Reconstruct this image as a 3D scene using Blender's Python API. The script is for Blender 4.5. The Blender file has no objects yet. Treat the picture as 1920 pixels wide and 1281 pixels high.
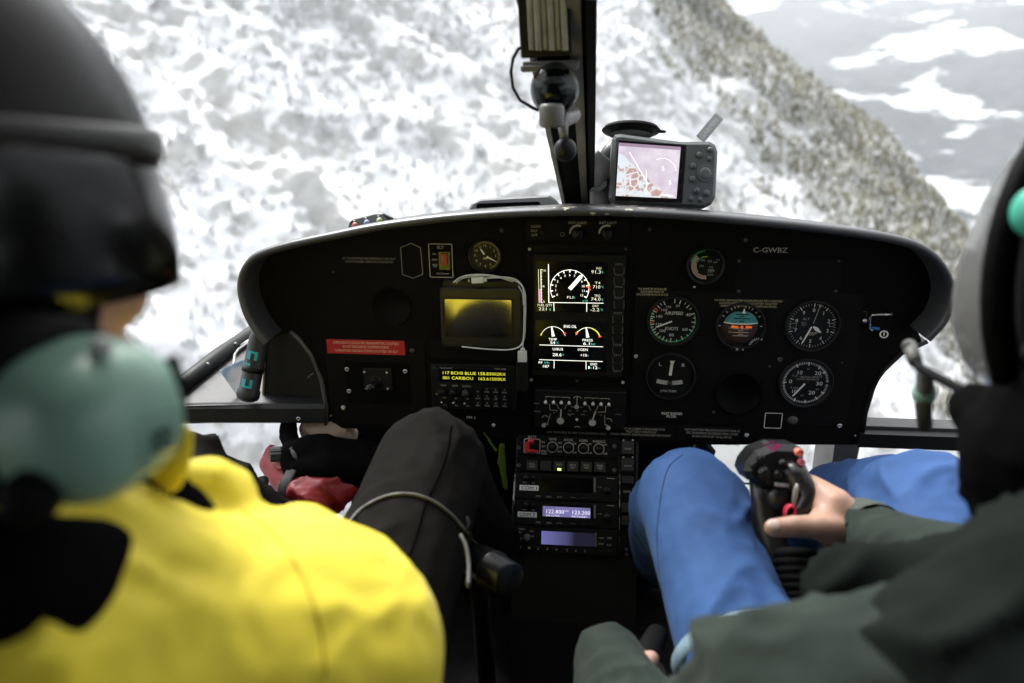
import bpy, bmesh, math, random
import numpy as np
from mathutils import Vector, Matrix, noise

random.seed(7)
rng = np.random.default_rng(7)
SC = bpy.context.scene
COL = SC.collection
R = math.radians

# ------------------------------------------------------------------ camera
FPX, CX, CY = 1400.0, 960.0, 640.5            # focal length in photograph pixels (1920 wide)
CAM = Vector((0.0, 0.0, 1.02))
CROT = (Matrix.Rotation(R(6.0), 3, 'Z') @ Matrix.Rotation(R(90 - 19.0), 3, 'X') @ Matrix.Rotation(R(-0.6), 3, 'Z'))
cam_data = bpy.data.cameras.new('camera')
cam = bpy.data.objects.new('camera', cam_data)
COL.objects.link(cam)
cam.matrix_world = Matrix.Translation(CAM) @ CROT.to_4x4()
cam_data.sensor_width = 36.0
cam_data.lens = FPX / 1920.0 * 36.0
cam_data.clip_start = 0.02
cam_data.clip_end = 60000.0
cam_data.dof.use_dof = True
cam_data.dof.focus_distance = 1.14
cam_data.dof.aperture_fstop = 2.7
cam_data.dof.aperture_blades = 9
SC.camera = cam

# ------------------------------------------------------------------ sky, sun, exposure
SUN_ELEV, SUN_AZ = 50.0, -35.0                 # azimuth from +Y (forward), negative = left
world = bpy.data.worlds.new('World')
SC.world = world
world.use_nodes = True
wn = world.node_tree.nodes
wl = world.node_tree.links
wn.clear()
sky = wn.new('ShaderNodeTexSky')
sky.sky_type = 'NISHITA'
sky.sun_disc = False
sky.sun_elevation = R(SUN_ELEV)
sky.sun_rotation = R(SUN_AZ)
sky.air_density = 1.0
sky.dust_density = 4.0
sky.ozone_density = 1.0
hsv = wn.new('ShaderNodeHueSaturation')        # overcast: a paler sky
hsv.inputs['Saturation'].default_value = 0.08
bg = wn.new('ShaderNodeBackground')
bg.inputs['Strength'].default_value = 0.15
wo = wn.new('ShaderNodeOutputWorld')
wl.new(sky.outputs[0], hsv.inputs['Color'])
wl.new(hsv.outputs[0], bg.inputs[0])
wl.new(bg.outputs[0], wo.inputs[0])

sd = bpy.data.lights.new('sun', 'SUN')
sd.energy = 1.5
sd.angle = R(14)
sd.color = (1.0, 0.97, 0.92)
sun = bpy.data.objects.new('sun', sd)
COL.objects.link(sun)
sv = Vector((math.sin(R(SUN_AZ)) * math.cos(R(SUN_ELEV)), math.cos(R(SUN_AZ)) * math.cos(R(SUN_ELEV)), math.sin(R(SUN_ELEV))))
sun.rotation_euler = sv.to_track_quat('Z', 'Y').to_euler()
sun.location = (0, 0, 30)

vs = SC.view_settings
vs.view_transform = 'Standard'
vs.look = 'None'
vs.exposure = 1.54
vs.gamma = 1.0
vs.use_curve_mapping = False
cy = SC.cycles
cy.use_denoising = True
try:
    cy.denoiser = 'OPENIMAGEDENOISE'
    cy.denoising_input_passes = 'RGB_ALBEDO_NORMAL'
except Exception:
    pass
cy.max_bounces = 8
cy.diffuse_bounces = 4
cy.glossy_bounces = 4
cy.transparent_max_bounces = 12
cy.sample_clamp_indirect = 6.0
cy.caustics_reflective = False
cy.caustics_refractive = False

# ------------------------------------------------------------------ helpers: points
def ray(px, py):
    return CROT @ Vector(((px - CX) / FPX, -(py - CY) / FPX, -1.0))

def P(px, py, d):                               # point at depth d along the optical axis
    return CAM + ray(px, py) * d

def pY(px, py, y):
    r = ray(px, py)
    return CAM + r * ((y - CAM.y) / r.y)

def pZ(px, py, z):
    r = ray(px, py)
    return CAM + r * ((z - CAM.z) / r.z)

class Frame:                                    # a plane in the place: origin, right, up, outward normal
    def __init__(s, o, u, v):
        s.o = Vector(o); s.u = Vector(u).normalized(); s.v = Vector(v).normalized(); s.n = s.u.cross(s.v).normalized()
    def pt(s, a, b, c=0.0):
        return s.o + s.u * a + s.v * b + s.n * c
    def uv(s, px, py, h=0.0):
        r = ray(px, py)
        o = s.o + s.n * h
        t = (o - CAM).dot(s.n) / r.dot(s.n)
        q = CAM + r * t - o
        return q.dot(s.u), q.dot(s.v)
    def at(s, px, py, h=0.0):
        a, b = s.uv(px, py, h)
        return Frame(s.pt(a, b, h), s.u, s.v)
    def sc(s, px, py, h=0.0):                   # metres per photo pixel, horizontally, at that spot
        return (s.uv(px + 1, py, h)[0] - s.uv(px - 1, py, h)[0]) / 2
    def rect(s, x0, y0, x1, y1, h=0.0):         # rectangle in the plane -> a0,b0,a1,b1
        xc, yc = (x0 + x1) / 2, (y0 + y1) / 2
        return s.uv(x0, yc, h)[0], s.uv(xc, y1, h)[1], s.uv(x1, yc, h)[0], s.uv(xc, y0, h)[1]

def catmull(pts, n):
    pts = [Vector(p) for p in pts]
    e = [pts[0] * 2 - pts[1]] + pts + [pts[-1] * 2 - pts[-2]]
    out = []
    m = len(pts) - 1
    for i in range(n):
        t = i / (n - 1) * m
        k = min(int(t), m - 1)
        f = t - k
        p0, p1, p2, p3 = e[k:k + 4]
        out.append(0.5 * ((2 * p1) + (p2 - p0) * f + (2 * p0 - 5 * p1 + 4 * p2 - p3) * f * f + (3 * p1 - p0 - 3 * p2 + p3) * f ** 3))
    return out

def rrect(a0, b0, a1, b1, r, seg=4):
    r = min(r, (a1 - a0) / 2 * .99, (b1 - b0) / 2 * .99)
    out = []
    for cx_, cy_, st in ((a1 - r, b1 - r, 0), (a0 + r, b1 - r, 90), (a0 + r, b0 + r, 180), (a1 - r, b0 + r, 270)):
        for i in range(seg + 1):
            t = R(st + 90 * i / seg)
            out.append((cx_ + r * math.cos(t), cy_ + r * math.sin(t)))
    return out

def offset2(poly, d):                           # shrink a CCW polygon by d
    n = len(poly)
    out = []
    for i in range(n):
        p, q, r_ = Vector(poly[i - 1]), Vector(poly[i]), Vector(poly[(i + 1) % n])
        e1 = (q - p); e2 = (r_ - q)
        n1 = Vector((-e1.y, e1.x)).normalized() if e1.length > 1e-9 else Vector((0, 0))
        n2 = Vector((-e2.y, e2.x)).normalized() if e2.length > 1e-9 else Vector((0, 0))
        m = n1 + n2
        if m.length < 1e-6: m = n1
        m.normalize()
        k = max(0.4, m.dot(n1)) if n1.length else 1
        out.append((q.x + m.x * d / k, q.y + m.y * d / k))
    return out

# ------------------------------------------------------------------ helpers: mesh builder
_glyph = {}
def glyph(s):
    if s not in _glyph:
        c = bpy.data.curves.new('t', 'FONT')
        c.body = s
        c.resolution_u = 2
        o = bpy.data.objects.new('t', c)
        COL.objects.link(o)
        me = bpy.data.meshes.new_from_object(o)
        v = [tuple(x.co) for x in me.vertices]
        f = [tuple(p.vertices) for p in me.polygons]
        bpy.data.objects.remove(o); bpy.data.curves.remove(c); bpy.data.meshes.remove(me)
        _glyph[s] = (v, f)
    return _glyph[s]

class MB:
    def __init__(s):
        s.v = []; s.f = []; s.sm = []
    def add(s, v, f, smooth=False):
        b = len(s.v)
        s.v += [tuple(x) for x in v]
        s.f += [tuple(i + b for i in q) for q in f]
        s.sm += [smooth] * len(f)
        return s
    def box(s, c, x, y, z):
        c, x, y, z = Vector(c), Vector(x), Vector(y), Vector(z)
        v = [c + x * i + y * j + z * k for k in (-1, 1) for j in (-1, 1) for i in (-1, 1)]
        return s.add(v, [(0, 2, 3, 1), (4, 5, 7, 6), (0, 1, 5, 4), (2, 6, 7, 3), (0, 4, 6, 2), (1, 3, 7, 5)])
    def bx(s, x0, x1, y0, y1, z0, z1):
        return s.box(((x0 + x1) / 2, (y0 + y1) / 2, (z0 + z1) / 2), ((x1 - x0) / 2, 0, 0), (0, (y1 - y0) / 2, 0), (0, 0, (z1 - z0) / 2))
    def prism(s, poly, fr, h0, h1, bev=0.0, back=False):
        n = len(poly)
        rings = [[fr.pt(a, b, h0) for a, b in poly]]
        if bev > 0:
            rings.append([fr.pt(a, b, h1 - bev) for a, b in poly])
            rings.append([fr.pt(a, b, h1) for a, b in offset2(poly, bev)])
        else:
            rings.append([fr.pt(a, b, h1) for a, b in poly])
        v = [p for r_ in rings for p in r_]
        f = []
        for k in range(len(rings) - 1):
            for i in range(n):
                j = (i + 1) % n
                f.append((k * n + i, k * n + j, (k + 1) * n + j, (k + 1) * n + i))
        f.append(tuple((len(rings) - 1) * n + i for i in range(n)))
        if back: f.append(tuple(reversed(range(n))))
        return s.add(v, f)
    def plate(s, fr, x0, y0, x1, y1, h0, h1, r=0.002, bev=0.0006):     # a rectangle given by its photo corners
        return s.prism(rrect(*fr.rect(x0, y0, x1, y1, h1), r), fr, h0, h1, bev)
    def lathe(s, prof, fr, seg=32, smooth=True, cap=True):             # prof [(r, h)] about fr.n
        v = []; f = []
        n = len(prof)
        for r_, h in prof:
            for i in range(seg):
                t = 2 * math.pi * i / seg
                v.append(fr.pt(r_ * math.cos(t), r_ * math.sin(t), h))
        for k in range(n - 1):
            for i in range(seg):
                j = (i + 1) % seg
                f.append((k * seg + i, k * seg + j, (k + 1) * seg + j, (k + 1) * seg + i))
        if cap: f.append(tuple((n - 1) * seg + i for i in range(seg)))
        return s.add(v, f, smooth)
    def tube(s, pts, rad, n=10, cap=True, ref=(0, 0, 1), smooth=True):  # rad: scalar, list, or list of (a, b) along side / ref
        pts = [Vector(p) for p in pts]
        m = len(pts)
        if not isinstance(rad, (list, tuple)): rad = [rad] * m
        rad = [(r_, r_) if not isinstance(r_, (list, tuple)) else r_ for r_ in rad]
        ref = Vector(ref)
        rings = []
        for i in range(m):
            t = (pts[min(i + 1, m - 1)] - pts[max(i - 1, 0)]).normalized()
            rf = ref if abs(t.dot(ref)) < 0.97 else Vector((0.3, 0.9, 0.2))
            sd_ = t.cross(rf).normalized(); up = sd_.cross(t).normalized()
            a, b = rad[i]
            rings.append([pts[i] + sd_ * (a * math.cos(2 * math.pi * k / n)) + up * (b * math.sin(2 * math.pi * k / n)) for k in range(n)])
        v = [p for r_ in rings for p in r_]
        f = [(i * n + k, i * n + (k + 1) % n, (i + 1) * n + (k + 1) % n, (i + 1) * n + k) for i in range(m - 1) for k in range(n)]
        if cap:
            f.append(tuple(reversed(range(n)))); f.append(tuple((m - 1) * n + k for k in range(n)))
        return s.add(v, f, smooth)
    def capsule(s, p0, p1, r0, r1, n=16):                              # round-ended tapered limb
        p0, p1 = Vector(p0), Vector(p1)
        t = (p1 - p0).normalized()
        pts = []; rr = []
        for k in range(5):
            a = R(90 * k / 4.0)
            pts.append(p0 - t * r0 * math.cos(a)); rr.append(max(r0 * math.sin(a), r0 * .05))
        for k in range(1, 4):
            pts.append(p0.lerp(p1, k / 4)); rr.append(r0 + (r1 - r0) * k / 4)
        for k in range(5):
            a = R(90 * k / 4.0)
            pts.append(p1 + t * r1 * math.sin(a)); rr.append(max(r1 * math.cos(a), r1 * .05))
        return s.tube(pts, rr, n)
    def ball(s, c, rad, nu=20, nv=12, rot=None):
        if not isinstance(rad, (list, tuple)): rad = (rad,) * 3
        c = Vector(c)
        v = []; f = []
        for j in range(nv + 1):
            th = math.pi * j / nv
            for i in range(nu):
                ph = 2 * math.pi * i / nu
                q = Vector((rad[0] * math.sin(th) * math.cos(ph), rad[1] * math.sin(th) * math.sin(ph), rad[2] * math.cos(th)))
                if rot: q = rot @ q
                v.append(c + q)
        for j in range(nv):
            for i in range(nu):
                k = (i + 1) % nu
                f.append((j * nu + i, (j + 1) * nu + i, (j + 1) * nu + k, j * nu + k))
        return s.add(v, f, True)
    # flat print on a plane, places given by photo position
    def line(s, fr, x0, y0, x1, y1, w, h):
        a0, b0 = fr.uv(x0, y0, h); a1, b1 = fr.uv(x1, y1, h)
        k = w * fr.sc(x0, y0, h) / 2
        return s.seg(fr, a0, b0, a1, b1, k, h)
    def seg(s, fr, a0, b0, a1, b1, k, h, k2=None):
        d = Vector((a1 - a0, b1 - b0)).normalized()
        p = Vector((-d.y, d.x))
        if k2 is None: k2 = k
        q = [(a0 + p.x * k, b0 + p.y * k), (a0 - p.x * k, b0 - p.y * k), (a1 - p.x * k2, b1 - p.y * k2), (a1 + p.x * k2, b1 + p.y * k2)]
        return s.add([fr.pt(a, b, h) for a, b in q], [(0, 1, 2, 3)])
    def arc(s, fr, c, r0, r1, a0, a1, h, n=24):                        # degrees, 0 = up, clockwise
        v = []; f = []
        for i in range(n + 1):
            t = R(a0 + (a1 - a0) * i / n)
            for r_ in (r0, r1):
                v.append(fr.pt(c[0] + r_ * math.sin(t), c[1] + r_ * math.cos(t), h))
        for i in range(n):
            f.append((2 * i, 2 * i + 2, 2 * i + 3, 2 * i + 1))
        return s.add(v, f)
    def frame_line(s, fr, poly, w, h):                                 # outline of a uv polygon
        n = len(poly)
        inn = offset2(poly, w)
        v = [fr.pt(a, b, h) for a, b in poly] + [fr.pt(a, b, h) for a, b in inn]
        return s.add(v, [(i, (i + 1) % n, n + (i + 1) % n, n + i) for i in range(n)])
    def text(s, fr, t, px, py, w, hpx, h=0.0012):                      # centred on a photo position, w and cap height in photo pixels
        a, b = fr.uv(px, py, h)
        k = fr.sc(px, py, h)
        return s.textuv(fr, t, a, b, w * k if w else None, hpx * k, h)
    def textuv(s, fr, t, a, b, w, hh, h, ang=0.0):
        v, f = glyph(t)
        if not v: return s
        x0 = min(q[0] for q in v); x1 = max(q[0] for q in v)
        sy = hh / 0.69
        sx = (w / (x1 - x0)) if w else sy
        ca, sa = math.cos(ang), math.sin(ang)
        out = []
        for q in v:
            x = (q[0] - (x0 + x1) / 2) * sx; y = (q[1] - 0.345) * sy
            out.append(fr.pt(a + x * ca - y * sa, b + x * sa + y * ca, h))
        return s.add(out, f)

# ------------------------------------------------------------------ helpers: objects
WM = {}
def wm(o):
    return WM.get(o.name, Matrix.Identity(4))

def thing(name, label, cat, loc=(0, 0, 0), rot=None, group=None, kind=None):
    o = bpy.data.objects.new(name, None)
    COL.objects.link(o)
    m = Matrix.Translation(Vector(loc)) @ (rot.to_4x4() if rot else Matrix.Identity(4))
    o.matrix_world = m
    o.empty_display_size = 0.02
    WM[o.name] = m
    o['label'] = label; o['category'] = cat
    if group: o['group'] = group
    if kind: o['kind'] = kind
    return o

def tag(o, label, cat, group=None, kind=None):
    o['label'] = label; o['category'] = cat
    if group: o['group'] = group
    if kind: o['kind'] = kind
    return o

def obj(name, mb, mat, parent=None, local=False, loc=None, label=None, mods=None):
    v = mb.v
    m = wm(parent) if parent else Matrix.Translation(Vector(loc)) if loc is not None else Matrix.Identity(4)
    if not local:
        mi = m.inverted()
        v = [tuple(mi @ Vector(q)) for q in v]
    me = bpy.data.meshes.new(name)
    me.from_pydata(v, [], mb.f)
    me.polygons.foreach_set('use_smooth', mb.sm)
    me.materials.append(mat)
    me.update()
    o = bpy.data.objects.new(name, me)
    COL.objects.link(o)
    if parent:
        o.parent = parent
        WM[o.name] = m
    else:
        o.matrix_world = m
        WM[o.name] = m
    if label: o['label'] = label
    return o

def subsurf(o, lv=1):
    m = o.modifiers.new('s', 'SUBSURF'); m.levels = lv; m.render_levels = lv
    return o

def solid(o, t, off=-1):
    m = o.modifiers.new('t', 'SOLIDIFY'); m.thickness = t; m.offset = off
    return o

def organic(name, mb, mat, parent, voxel=0.006, smooth=8, fold=None):   # melt overlapping limbs into one continuous skin
    o = obj(name, mb, mat, parent)
    m = o.modifiers.new('r', 'REMESH'); m.mode = 'VOXEL'; m.voxel_size = voxel; m.use_smooth_shade = True
    if smooth:
        m2 = o.modifiers.new('s', 'SMOOTH'); m2.factor = 0.5; m2.iterations = smooth
    bpy.context.view_layer.update()
    dg = bpy.context.evaluated_depsgraph_get()
    me = bpy.data.meshes.new_from_object(o.evaluated_get(dg), depsgraph=dg)
    o.modifiers.clear()
    old = o.data
    o.data = me
    bpy.data.meshes.remove(old)
    me.name = name
    if not me.materials: me.materials.append(mat)
    if fold:
        n = len(me.vertices)
        co = np.empty(n * 3); no = np.empty(n * 3)
        me.vertices.foreach_get('co', co); me.vertices.foreach_get('normal', no)
        co = co.reshape(-1, 3); no = no.reshape(-1, 3)
        off = np.array(wm(parent).translation) if parent else 0
        d = fold(co + off)
        co = co + no * d[:, None]
        me.vertices.foreach_set('co', co.ravel())
    me.polygons.foreach_set('use_smooth', [True] * len(me.polygons))
    me.update()
    return o

from mathutils.bvhtree import BVHTree
def on_surface(o, pxs, lift=0.001, n=None):                            # drape a path over an object's skin
    me = o.data
    off = wm(o).translation
    bv = BVHTree.FromPolygons([v.co + off for v in me.vertices], [tuple(p.vertices) for p in me.polygons])
    out = []
    q = [Vector((x, y, 0)) for x, y in pxs]
    for c in (catmull(q, n) if n else q):
        d = ray(c.x, c.y).normalized()
        h = bv.ray_cast(CAM, d)
        if h[0]: out.append(h[0] + h[1] * lift if h[1].dot(d) < 0 else h[0] - h[1] * lift)
    return out

# numpy gradient noise in 3-D and 2-D
_perm = rng.permutation(256); _perm = np.concatenate([_perm, _perm, _perm])
_g3 = rng.normal(size=(256, 3)); _g3 /= np.linalg.norm(_g3, axis=1)[:, None]
def pn(p):
    p = np.asarray(p, float)
    i = np.floor(p).astype(int); f = p - i; i = i & 255
    u = f * f * f * (f * (f * 6 - 15) + 10)
    out = 0
    for dx in (0, 1):
        wx = u[:, 0] if dx else 1 - u[:, 0]
        for dy in (0, 1):
            wy = u[:, 1] if dy else 1 - u[:, 1]
            for dz in (0, 1):
                wz = u[:, 2] if dz else 1 - u[:, 2]
                h = _perm[_perm[_perm[(i[:, 0] + dx) & 255] + ((i[:, 1] + dy) & 255)] + ((i[:, 2] + dz) & 255)]
                g = _g3[h]
                out = out + wx * wy * wz * (g[:, 0] * (f[:, 0] - dx) + g[:, 1] * (f[:, 1] - dy) + g[:, 2] * (f[:, 2] - dz))
    return out * 1.5

def fbm(p, octv=4, gain=0.5):
    s = 0; a = 1.0
    for k in range(octv):
        s = s + a * pn(p * (2 ** k) + 17.3 * k); a *= gain
    return s

def folds(freq, amp, axis=(0, 0, 1), stretch=2.5, soft=1.0):            # cloth folds: ridged noise drawn out along an axis
    ax = np.array(axis, float); ax /= np.linalg.norm(ax)
    def fn(p):
        a = p @ ax
        q = p - np.outer(a, ax) * (1 - 1 / stretch)
        q = q + 0.03 * np.stack([pn(p * 9 + 3), pn(p * 9 + 11), pn(p * 9 + 29)], 1)
        r1 = 1 - 2 * np.abs(pn(q * freq))
        r2 = 1 - 2 * np.abs(pn(q * freq * 2.1 + 7))
        r3 = 1 - 2 * np.abs(pn(p * freq * 3.3 + 21))
        w = np.clip(.5 + 1.6 * pn(p * freq * .35 + 40), 0, 1)         # folds gather in places and fade out in others
        return amp * (w * (1.1 * np.clip(r1, 0, 1) ** 3 + .35 * np.clip(r2, 0, 1) ** 2) - .10 + .06 * r3) + amp * .45 * pn(p * freq * .4)
    return fn

# ------------------------------------------------------------------ materials (all procedural)
_mats = {}
def M(name, col, rough=0.5, metal=0.0, var=0.12, scale=25.0, bump=0.0, bscale=200.0, emit=0.0, spec=0.5, coat=0.0, sheen=0.0, sss=0.0, ior=None, rvar=0.1):
    if name in _mats: return _mats[name]
    m = bpy.data.materials.new(name)
    m.use_nodes = True
    nt = m.node_tree
    b = nt.nodes['Principled BSDF']
    b.inputs['Roughness'].default_value = rough
    b.inputs['Metallic'].default_value = metal
    b.inputs['Specular IOR Level'].default_value = spec
    if ior: b.inputs['IOR'].default_value = ior
    if coat: b.inputs['Coat Weight'].default_value = coat
    if sheen: b.inputs['Sheen Weight'].default_value = sheen
    if sss:
        b.inputs['Subsurface Weight'].default_value = sss
        b.inputs['Subsurface Radius'].default_value = (0.012, 0.005, 0.003)
        b.inputs['Subsurface Scale'].default_value = 1.0
    tc = nt.nodes.new('ShaderNodeTexCoord')
    nz = nt.nodes.new('ShaderNodeTexNoise')
    nz.inputs['Scale'].default_value = scale
    nz.inputs['Detail'].default_value = 5
    nt.links.new(tc.outputs['Object'], nz.inputs['Vector'])
    rp = nt.nodes.new('ShaderNodeValToRGB')
    e = rp.color_ramp.elements
    e[0].position = 0.3; e[1].position = 0.7
    e[0].color = tuple(c * (1 - var) for c in col) + (1,)
    e[1].color = tuple(min(1, c * (1 + var)) for c in col) + (1,)
    nt.links.new(nz.outputs['Fac'], rp.inputs[0])
    nt.links.new(rp.outputs[0], b.inputs['Base Color'])
    if rvar:
        mr = nt.nodes.new('ShaderNodeMapRange')
        mr.inputs['To Min'].default_value = max(0.02, rough - rvar); mr.inputs['To Max'].default_value = min(1, rough + rvar)
        n3 = nt.nodes.new('ShaderNodeTexNoise'); n3.inputs['Scale'].default_value = scale * 2.7; n3.inputs['Detail'].default_value = 6
        nt.links.new(tc.outputs['Object'], n3.inputs['Vector'])
        nt.links.new(n3.outputs['Fac'], mr.inputs['Value']); nt.links.new(mr.outputs[0], b.inputs['Roughness'])
    if emit:
        nt.links.new(rp.outputs[0], b.inputs['Emission Color'])
        b.inputs['Emission Strength'].default_value = emit
    if bump:
        n2 = nt.nodes.new('ShaderNodeTexNoise')
        n2.inputs['Scale'].default_value = bscale
        n2.inputs['Detail'].default_value = 3
        bp = nt.nodes.new('ShaderNodeBump')
        bp.inputs['Strength'].default_value = bump
        bp.inputs['Distance'].default_value = 0.002
        nt.links.new(tc.outputs['Object'], n2.inputs['Vector'])
        nt.links.new(n2.outputs['Fac'], bp.inputs['Height'])
        nt.links.new(bp.outputs[0], b.inputs['Normal'])
    _mats[name] = m
    return m

def glass_mat(name, tint=(1, 1, 1), refl=0.5, rough=0.03, milk=0.0):     # thin clear sheet: light passes straight, a little is mirrored
    if name in _mats: return _mats[name]
    m = bpy.data.materials.new(name); m.use_nodes = True
    nt = m.node_tree; nt.nodes.clear()
    out = nt.nodes.new('ShaderNodeOutputMaterial')
    tr = nt.nodes.new('ShaderNodeBsdfTransparent'); tr.inputs[0].default_value = tint + (1,)
    gl = nt.nodes.new('ShaderNodeBsdfGlossy'); gl.inputs['Roughness'].default_value = rough
    lw = nt.nodes.new('ShaderNodeLayerWeight'); lw.inputs['Blend'].default_value = 0.25
    mu = nt.nodes.new('ShaderNodeMath'); mu.operation = 'MULTIPLY'; mu.inputs[1].default_value = refl
    mx = nt.nodes.new('ShaderNodeMixShader')
    nt.links.new(lw.outputs['Fresnel'], mu.inputs[0]); nt.links.new(mu.outputs[0], mx.inputs[0])
    nt.links.new(tr.outputs[0], mx.inputs[1]); nt.links.new(gl.outputs[0], mx.inputs[2])
    last = mx
    if milk:
        df = nt.nodes.new('ShaderNodeBsdfDiffuse'); df.inputs[0].default_value = (.8, .8, .8, 1)
        tl = nt.nodes.new('ShaderNodeBsdfTranslucent'); tl.inputs[0].default_value = (.8, .8, .8, 1)
        ma = nt.nodes.new('ShaderNodeMixShader'); ma.inputs[0].default_value = 0.6
        nt.links.new(df.outputs[0], ma.inputs[1]); nt.links.new(tl.outputs[0], ma.inputs[2])
        m2 = nt.nodes.new('ShaderNodeMixShader'); m2.inputs[0].default_value = milk
        nt.links.new(mx.outputs[0], m2.inputs[1]); nt.links.new(ma.outputs[0], m2.inputs[2])
        last = m2
    nt.links.new(last.outputs[0], out.inputs[0])
    _mats[name] = m
    return m

PANEL_BLK = M('panel black', (.0055, .005, .0047), .6, bump=.12, bscale=900, var=.15, spec=.06)
PLATE_BLK = M('plate black', (.0065, .0062, .006), .55, bump=.1, bscale=1200, spec=.08)
DEEP_BLK = M('deep black', (.0025, .0025, .0025), .55, spec=.06)
RUBBER = M('rubber black', (.006, .006, .006), .7, spec=.08)
GLOSS_BLK = M('gloss black', (.008, .008, .009), .25, spec=.5)
SATIN_BLK = M('satin black', (.008, .008, .008), .42, spec=.25)
GREY_MET = M('grey metal', (.32, .32, .31), .38, .9)
STEEL = M('steel', (.62, .62, .60), .28, 1.0)
WHITE_INK = M('white ink', (.85, .85, .80), .6)
DIM_INK = M('faded ink', (.45, .43, .38), .6)
GREY_INK = M('grey ink', (.24, .235, .22), .6)
YELLOW_INK = M('yellowed ink', (.50, .46, .28), .6)
GREEN_INK = M('green ink', (.02, .50, .16), .6)
RED_INK = M('red ink', (.7, .04, .04), .6)
CLEAR = glass_mat('instrument glass', (.97, .97, .97), .25, .05)
LIT_WHITE = M('lit white', (.95, .95, .86), .5, emit=0.453, var=.05)
LIT_CREAM = M('lit cream', (.80, .80, .58), .5, emit=0.330, var=.1)
LIT_CYAN = M('lit cyan', (.08, .60, .48), .5, emit=0.293, var=.1)
LIT_YELLOW = M('lit yellow', (.72, .70, .05), .5, emit=0.373, var=.15)
LIT_RED = M('lit red', (.75, .06, .02), .5, emit=0.373, var=.1)
LIT_MAG = M('lit magenta', (.52, .20, .42), .5, emit=0.293, var=.05)
LIT_GREEN = M('lit green', (.1, .4, .12), .5, emit=0.267)
SCREEN = M('dark screen', (.003, .003, .004), .15, spec=.4)

# ================================================================== OUTSIDE: the mountain, the far valley, the woods
def plain_mat(name, build):
    m = bpy.data.materials.new(name); m.use_nodes = True
    build(m.node_tree, m.node_tree.nodes['Principled BSDF'])
    _mats[name] = m
    return m

def node(nt, typ, **kw):
    n = nt.nodes.new(typ)
    for k, v in kw.items():
        if k.startswith('i_'): n.inputs[k[2:].replace('_', ' ')].default_value = v
        else: setattr(n, k, v)
    return n

def ramp(nt, src, p0, c0, p1, c1):
    r = nt.nodes.new('ShaderNodeValToRGB')
    r.color_ramp.elements[0].position = p0; r.color_ramp.elements[0].color = tuple(c0) + (1,)
    r.color_ramp.elements[1].position = p1; r.color_ramp.elements[1].color = tuple(c1) + (1,)
    nt.links.new(src, r.inputs[0])
    return r

def snow_slope(nt, b):
    tc = node(nt, 'ShaderNodeTexCoord')
    n1 = node(nt, 'ShaderNodeTexNoise', i_Scale=.022, i_Detail=8, i_Roughness=.62)
    n2 = node(nt, 'ShaderNodeTexNoise', i_Scale=.13, i_Detail=9, i_Roughness=.72)
    nt.links.new(tc.outputs['Object'], n1.inputs['Vector']); nt.links.new(tc.outputs['Object'], n2.inputs['Vector'])
    rock = ramp(nt, n2.outputs['Fac'], .35, (.46, .455, .44), .7, (.66, .655, .64))
    ge = node(nt, 'ShaderNodeNewGeometry')
    sp = node(nt, 'ShaderNodeSeparateXYZ'); nt.links.new(ge.outputs['Normal'], sp.inputs[0])
    a = node(nt, 'ShaderNodeMath', operation='MULTIPLY_ADD'); a.inputs[1].default_value = .9; a.inputs[2].default_value = -.30
    nt.links.new(n1.outputs['Fac'], a.inputs[0])
    c = node(nt, 'ShaderNodeMath', operation='MULTIPLY_ADD'); c.inputs[1].default_value = .55
    nt.links.new(n2.outputs['Fac'], c.inputs[0]); nt.links.new(a.outputs[0], c.inputs[2])
    d = node(nt, 'ShaderNodeMath', operation='MULTIPLY_ADD'); d.inputs[1].default_value = .42
    nt.links.new(sp.outputs['Z'], d.inputs[0]); nt.links.new(c.outputs[0], d.inputs[2])
    mk = ramp(nt, d.outputs[0], .635, (0, 0, 0), .70, (1, 1, 1))
    mx = node(nt, 'ShaderNodeMix', data_type='RGBA')
    nt.links.new(mk.outputs[0], mx.inputs['Factor']); nt.links.new(rock.outputs[0], mx.inputs['A'])
    mx.inputs['B'].default_value = (.82, .83, .85, 1)
    nt.links.new(mx.outputs['Result'], b.inputs['Base Color'])
    b.inputs['Roughness'].default_value = .85
    b.inputs['Specular IOR Level'].default_value = .1

def far_slope(nt, b):
    tc = node(nt, 'ShaderNodeTexCoord')
    mp = node(nt, 'ShaderNodeMapping'); mp.inputs['Scale'].default_value = (1, 1.0, 2.2)
    nt.links.new(tc.outputs['Object'], mp.inputs[0])
    n1 = node(nt, 'ShaderNodeTexNoise', i_Scale=.0011, i_Detail=7, i_Roughness=.55, i_Distortion=.6)
    n2 = node(nt, 'ShaderNodeTexNoise', i_Scale=.012, i_Detail=6, i_Roughness=.7)
    nt.links.new(mp.outputs[0], n1.inputs['Vector']); nt.links.new(mp.outputs[0], n2.inputs['Vector'])
    wood = ramp(nt, n2.outputs['Fac'], .35, (.032, .040, .046), .75, (.11, .12, .125))
    mb_ = node(nt, 'ShaderNodeMath', operation='MULTIPLY_ADD'); mb_.inputs[1].default_value = .22; nt.links.new(n2.outputs['Fac'], mb_.inputs[0]); nt.links.new(n1.outputs['Fac'], mb_.inputs[2])
    mk = ramp(nt, mb_.outputs[0], .655, (0, 0, 0), .69, (1, 1, 1))
    mx = node(nt, 'ShaderNodeMix', data_type='RGBA')
    nt.links.new(mk.outputs[0], mx.inputs['Factor']); nt.links.new(wood.outputs[0], mx.inputs['A'])
    mx.inputs['B'].default_value = (.80, .82, .85, 1)
    nt.links.new(mx.outputs['Result'], b.inputs['Base Color'])
    b.inputs['Roughness'].default_value = .9
    b.inputs['Specular IOR Level'].default_value = .05

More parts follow.
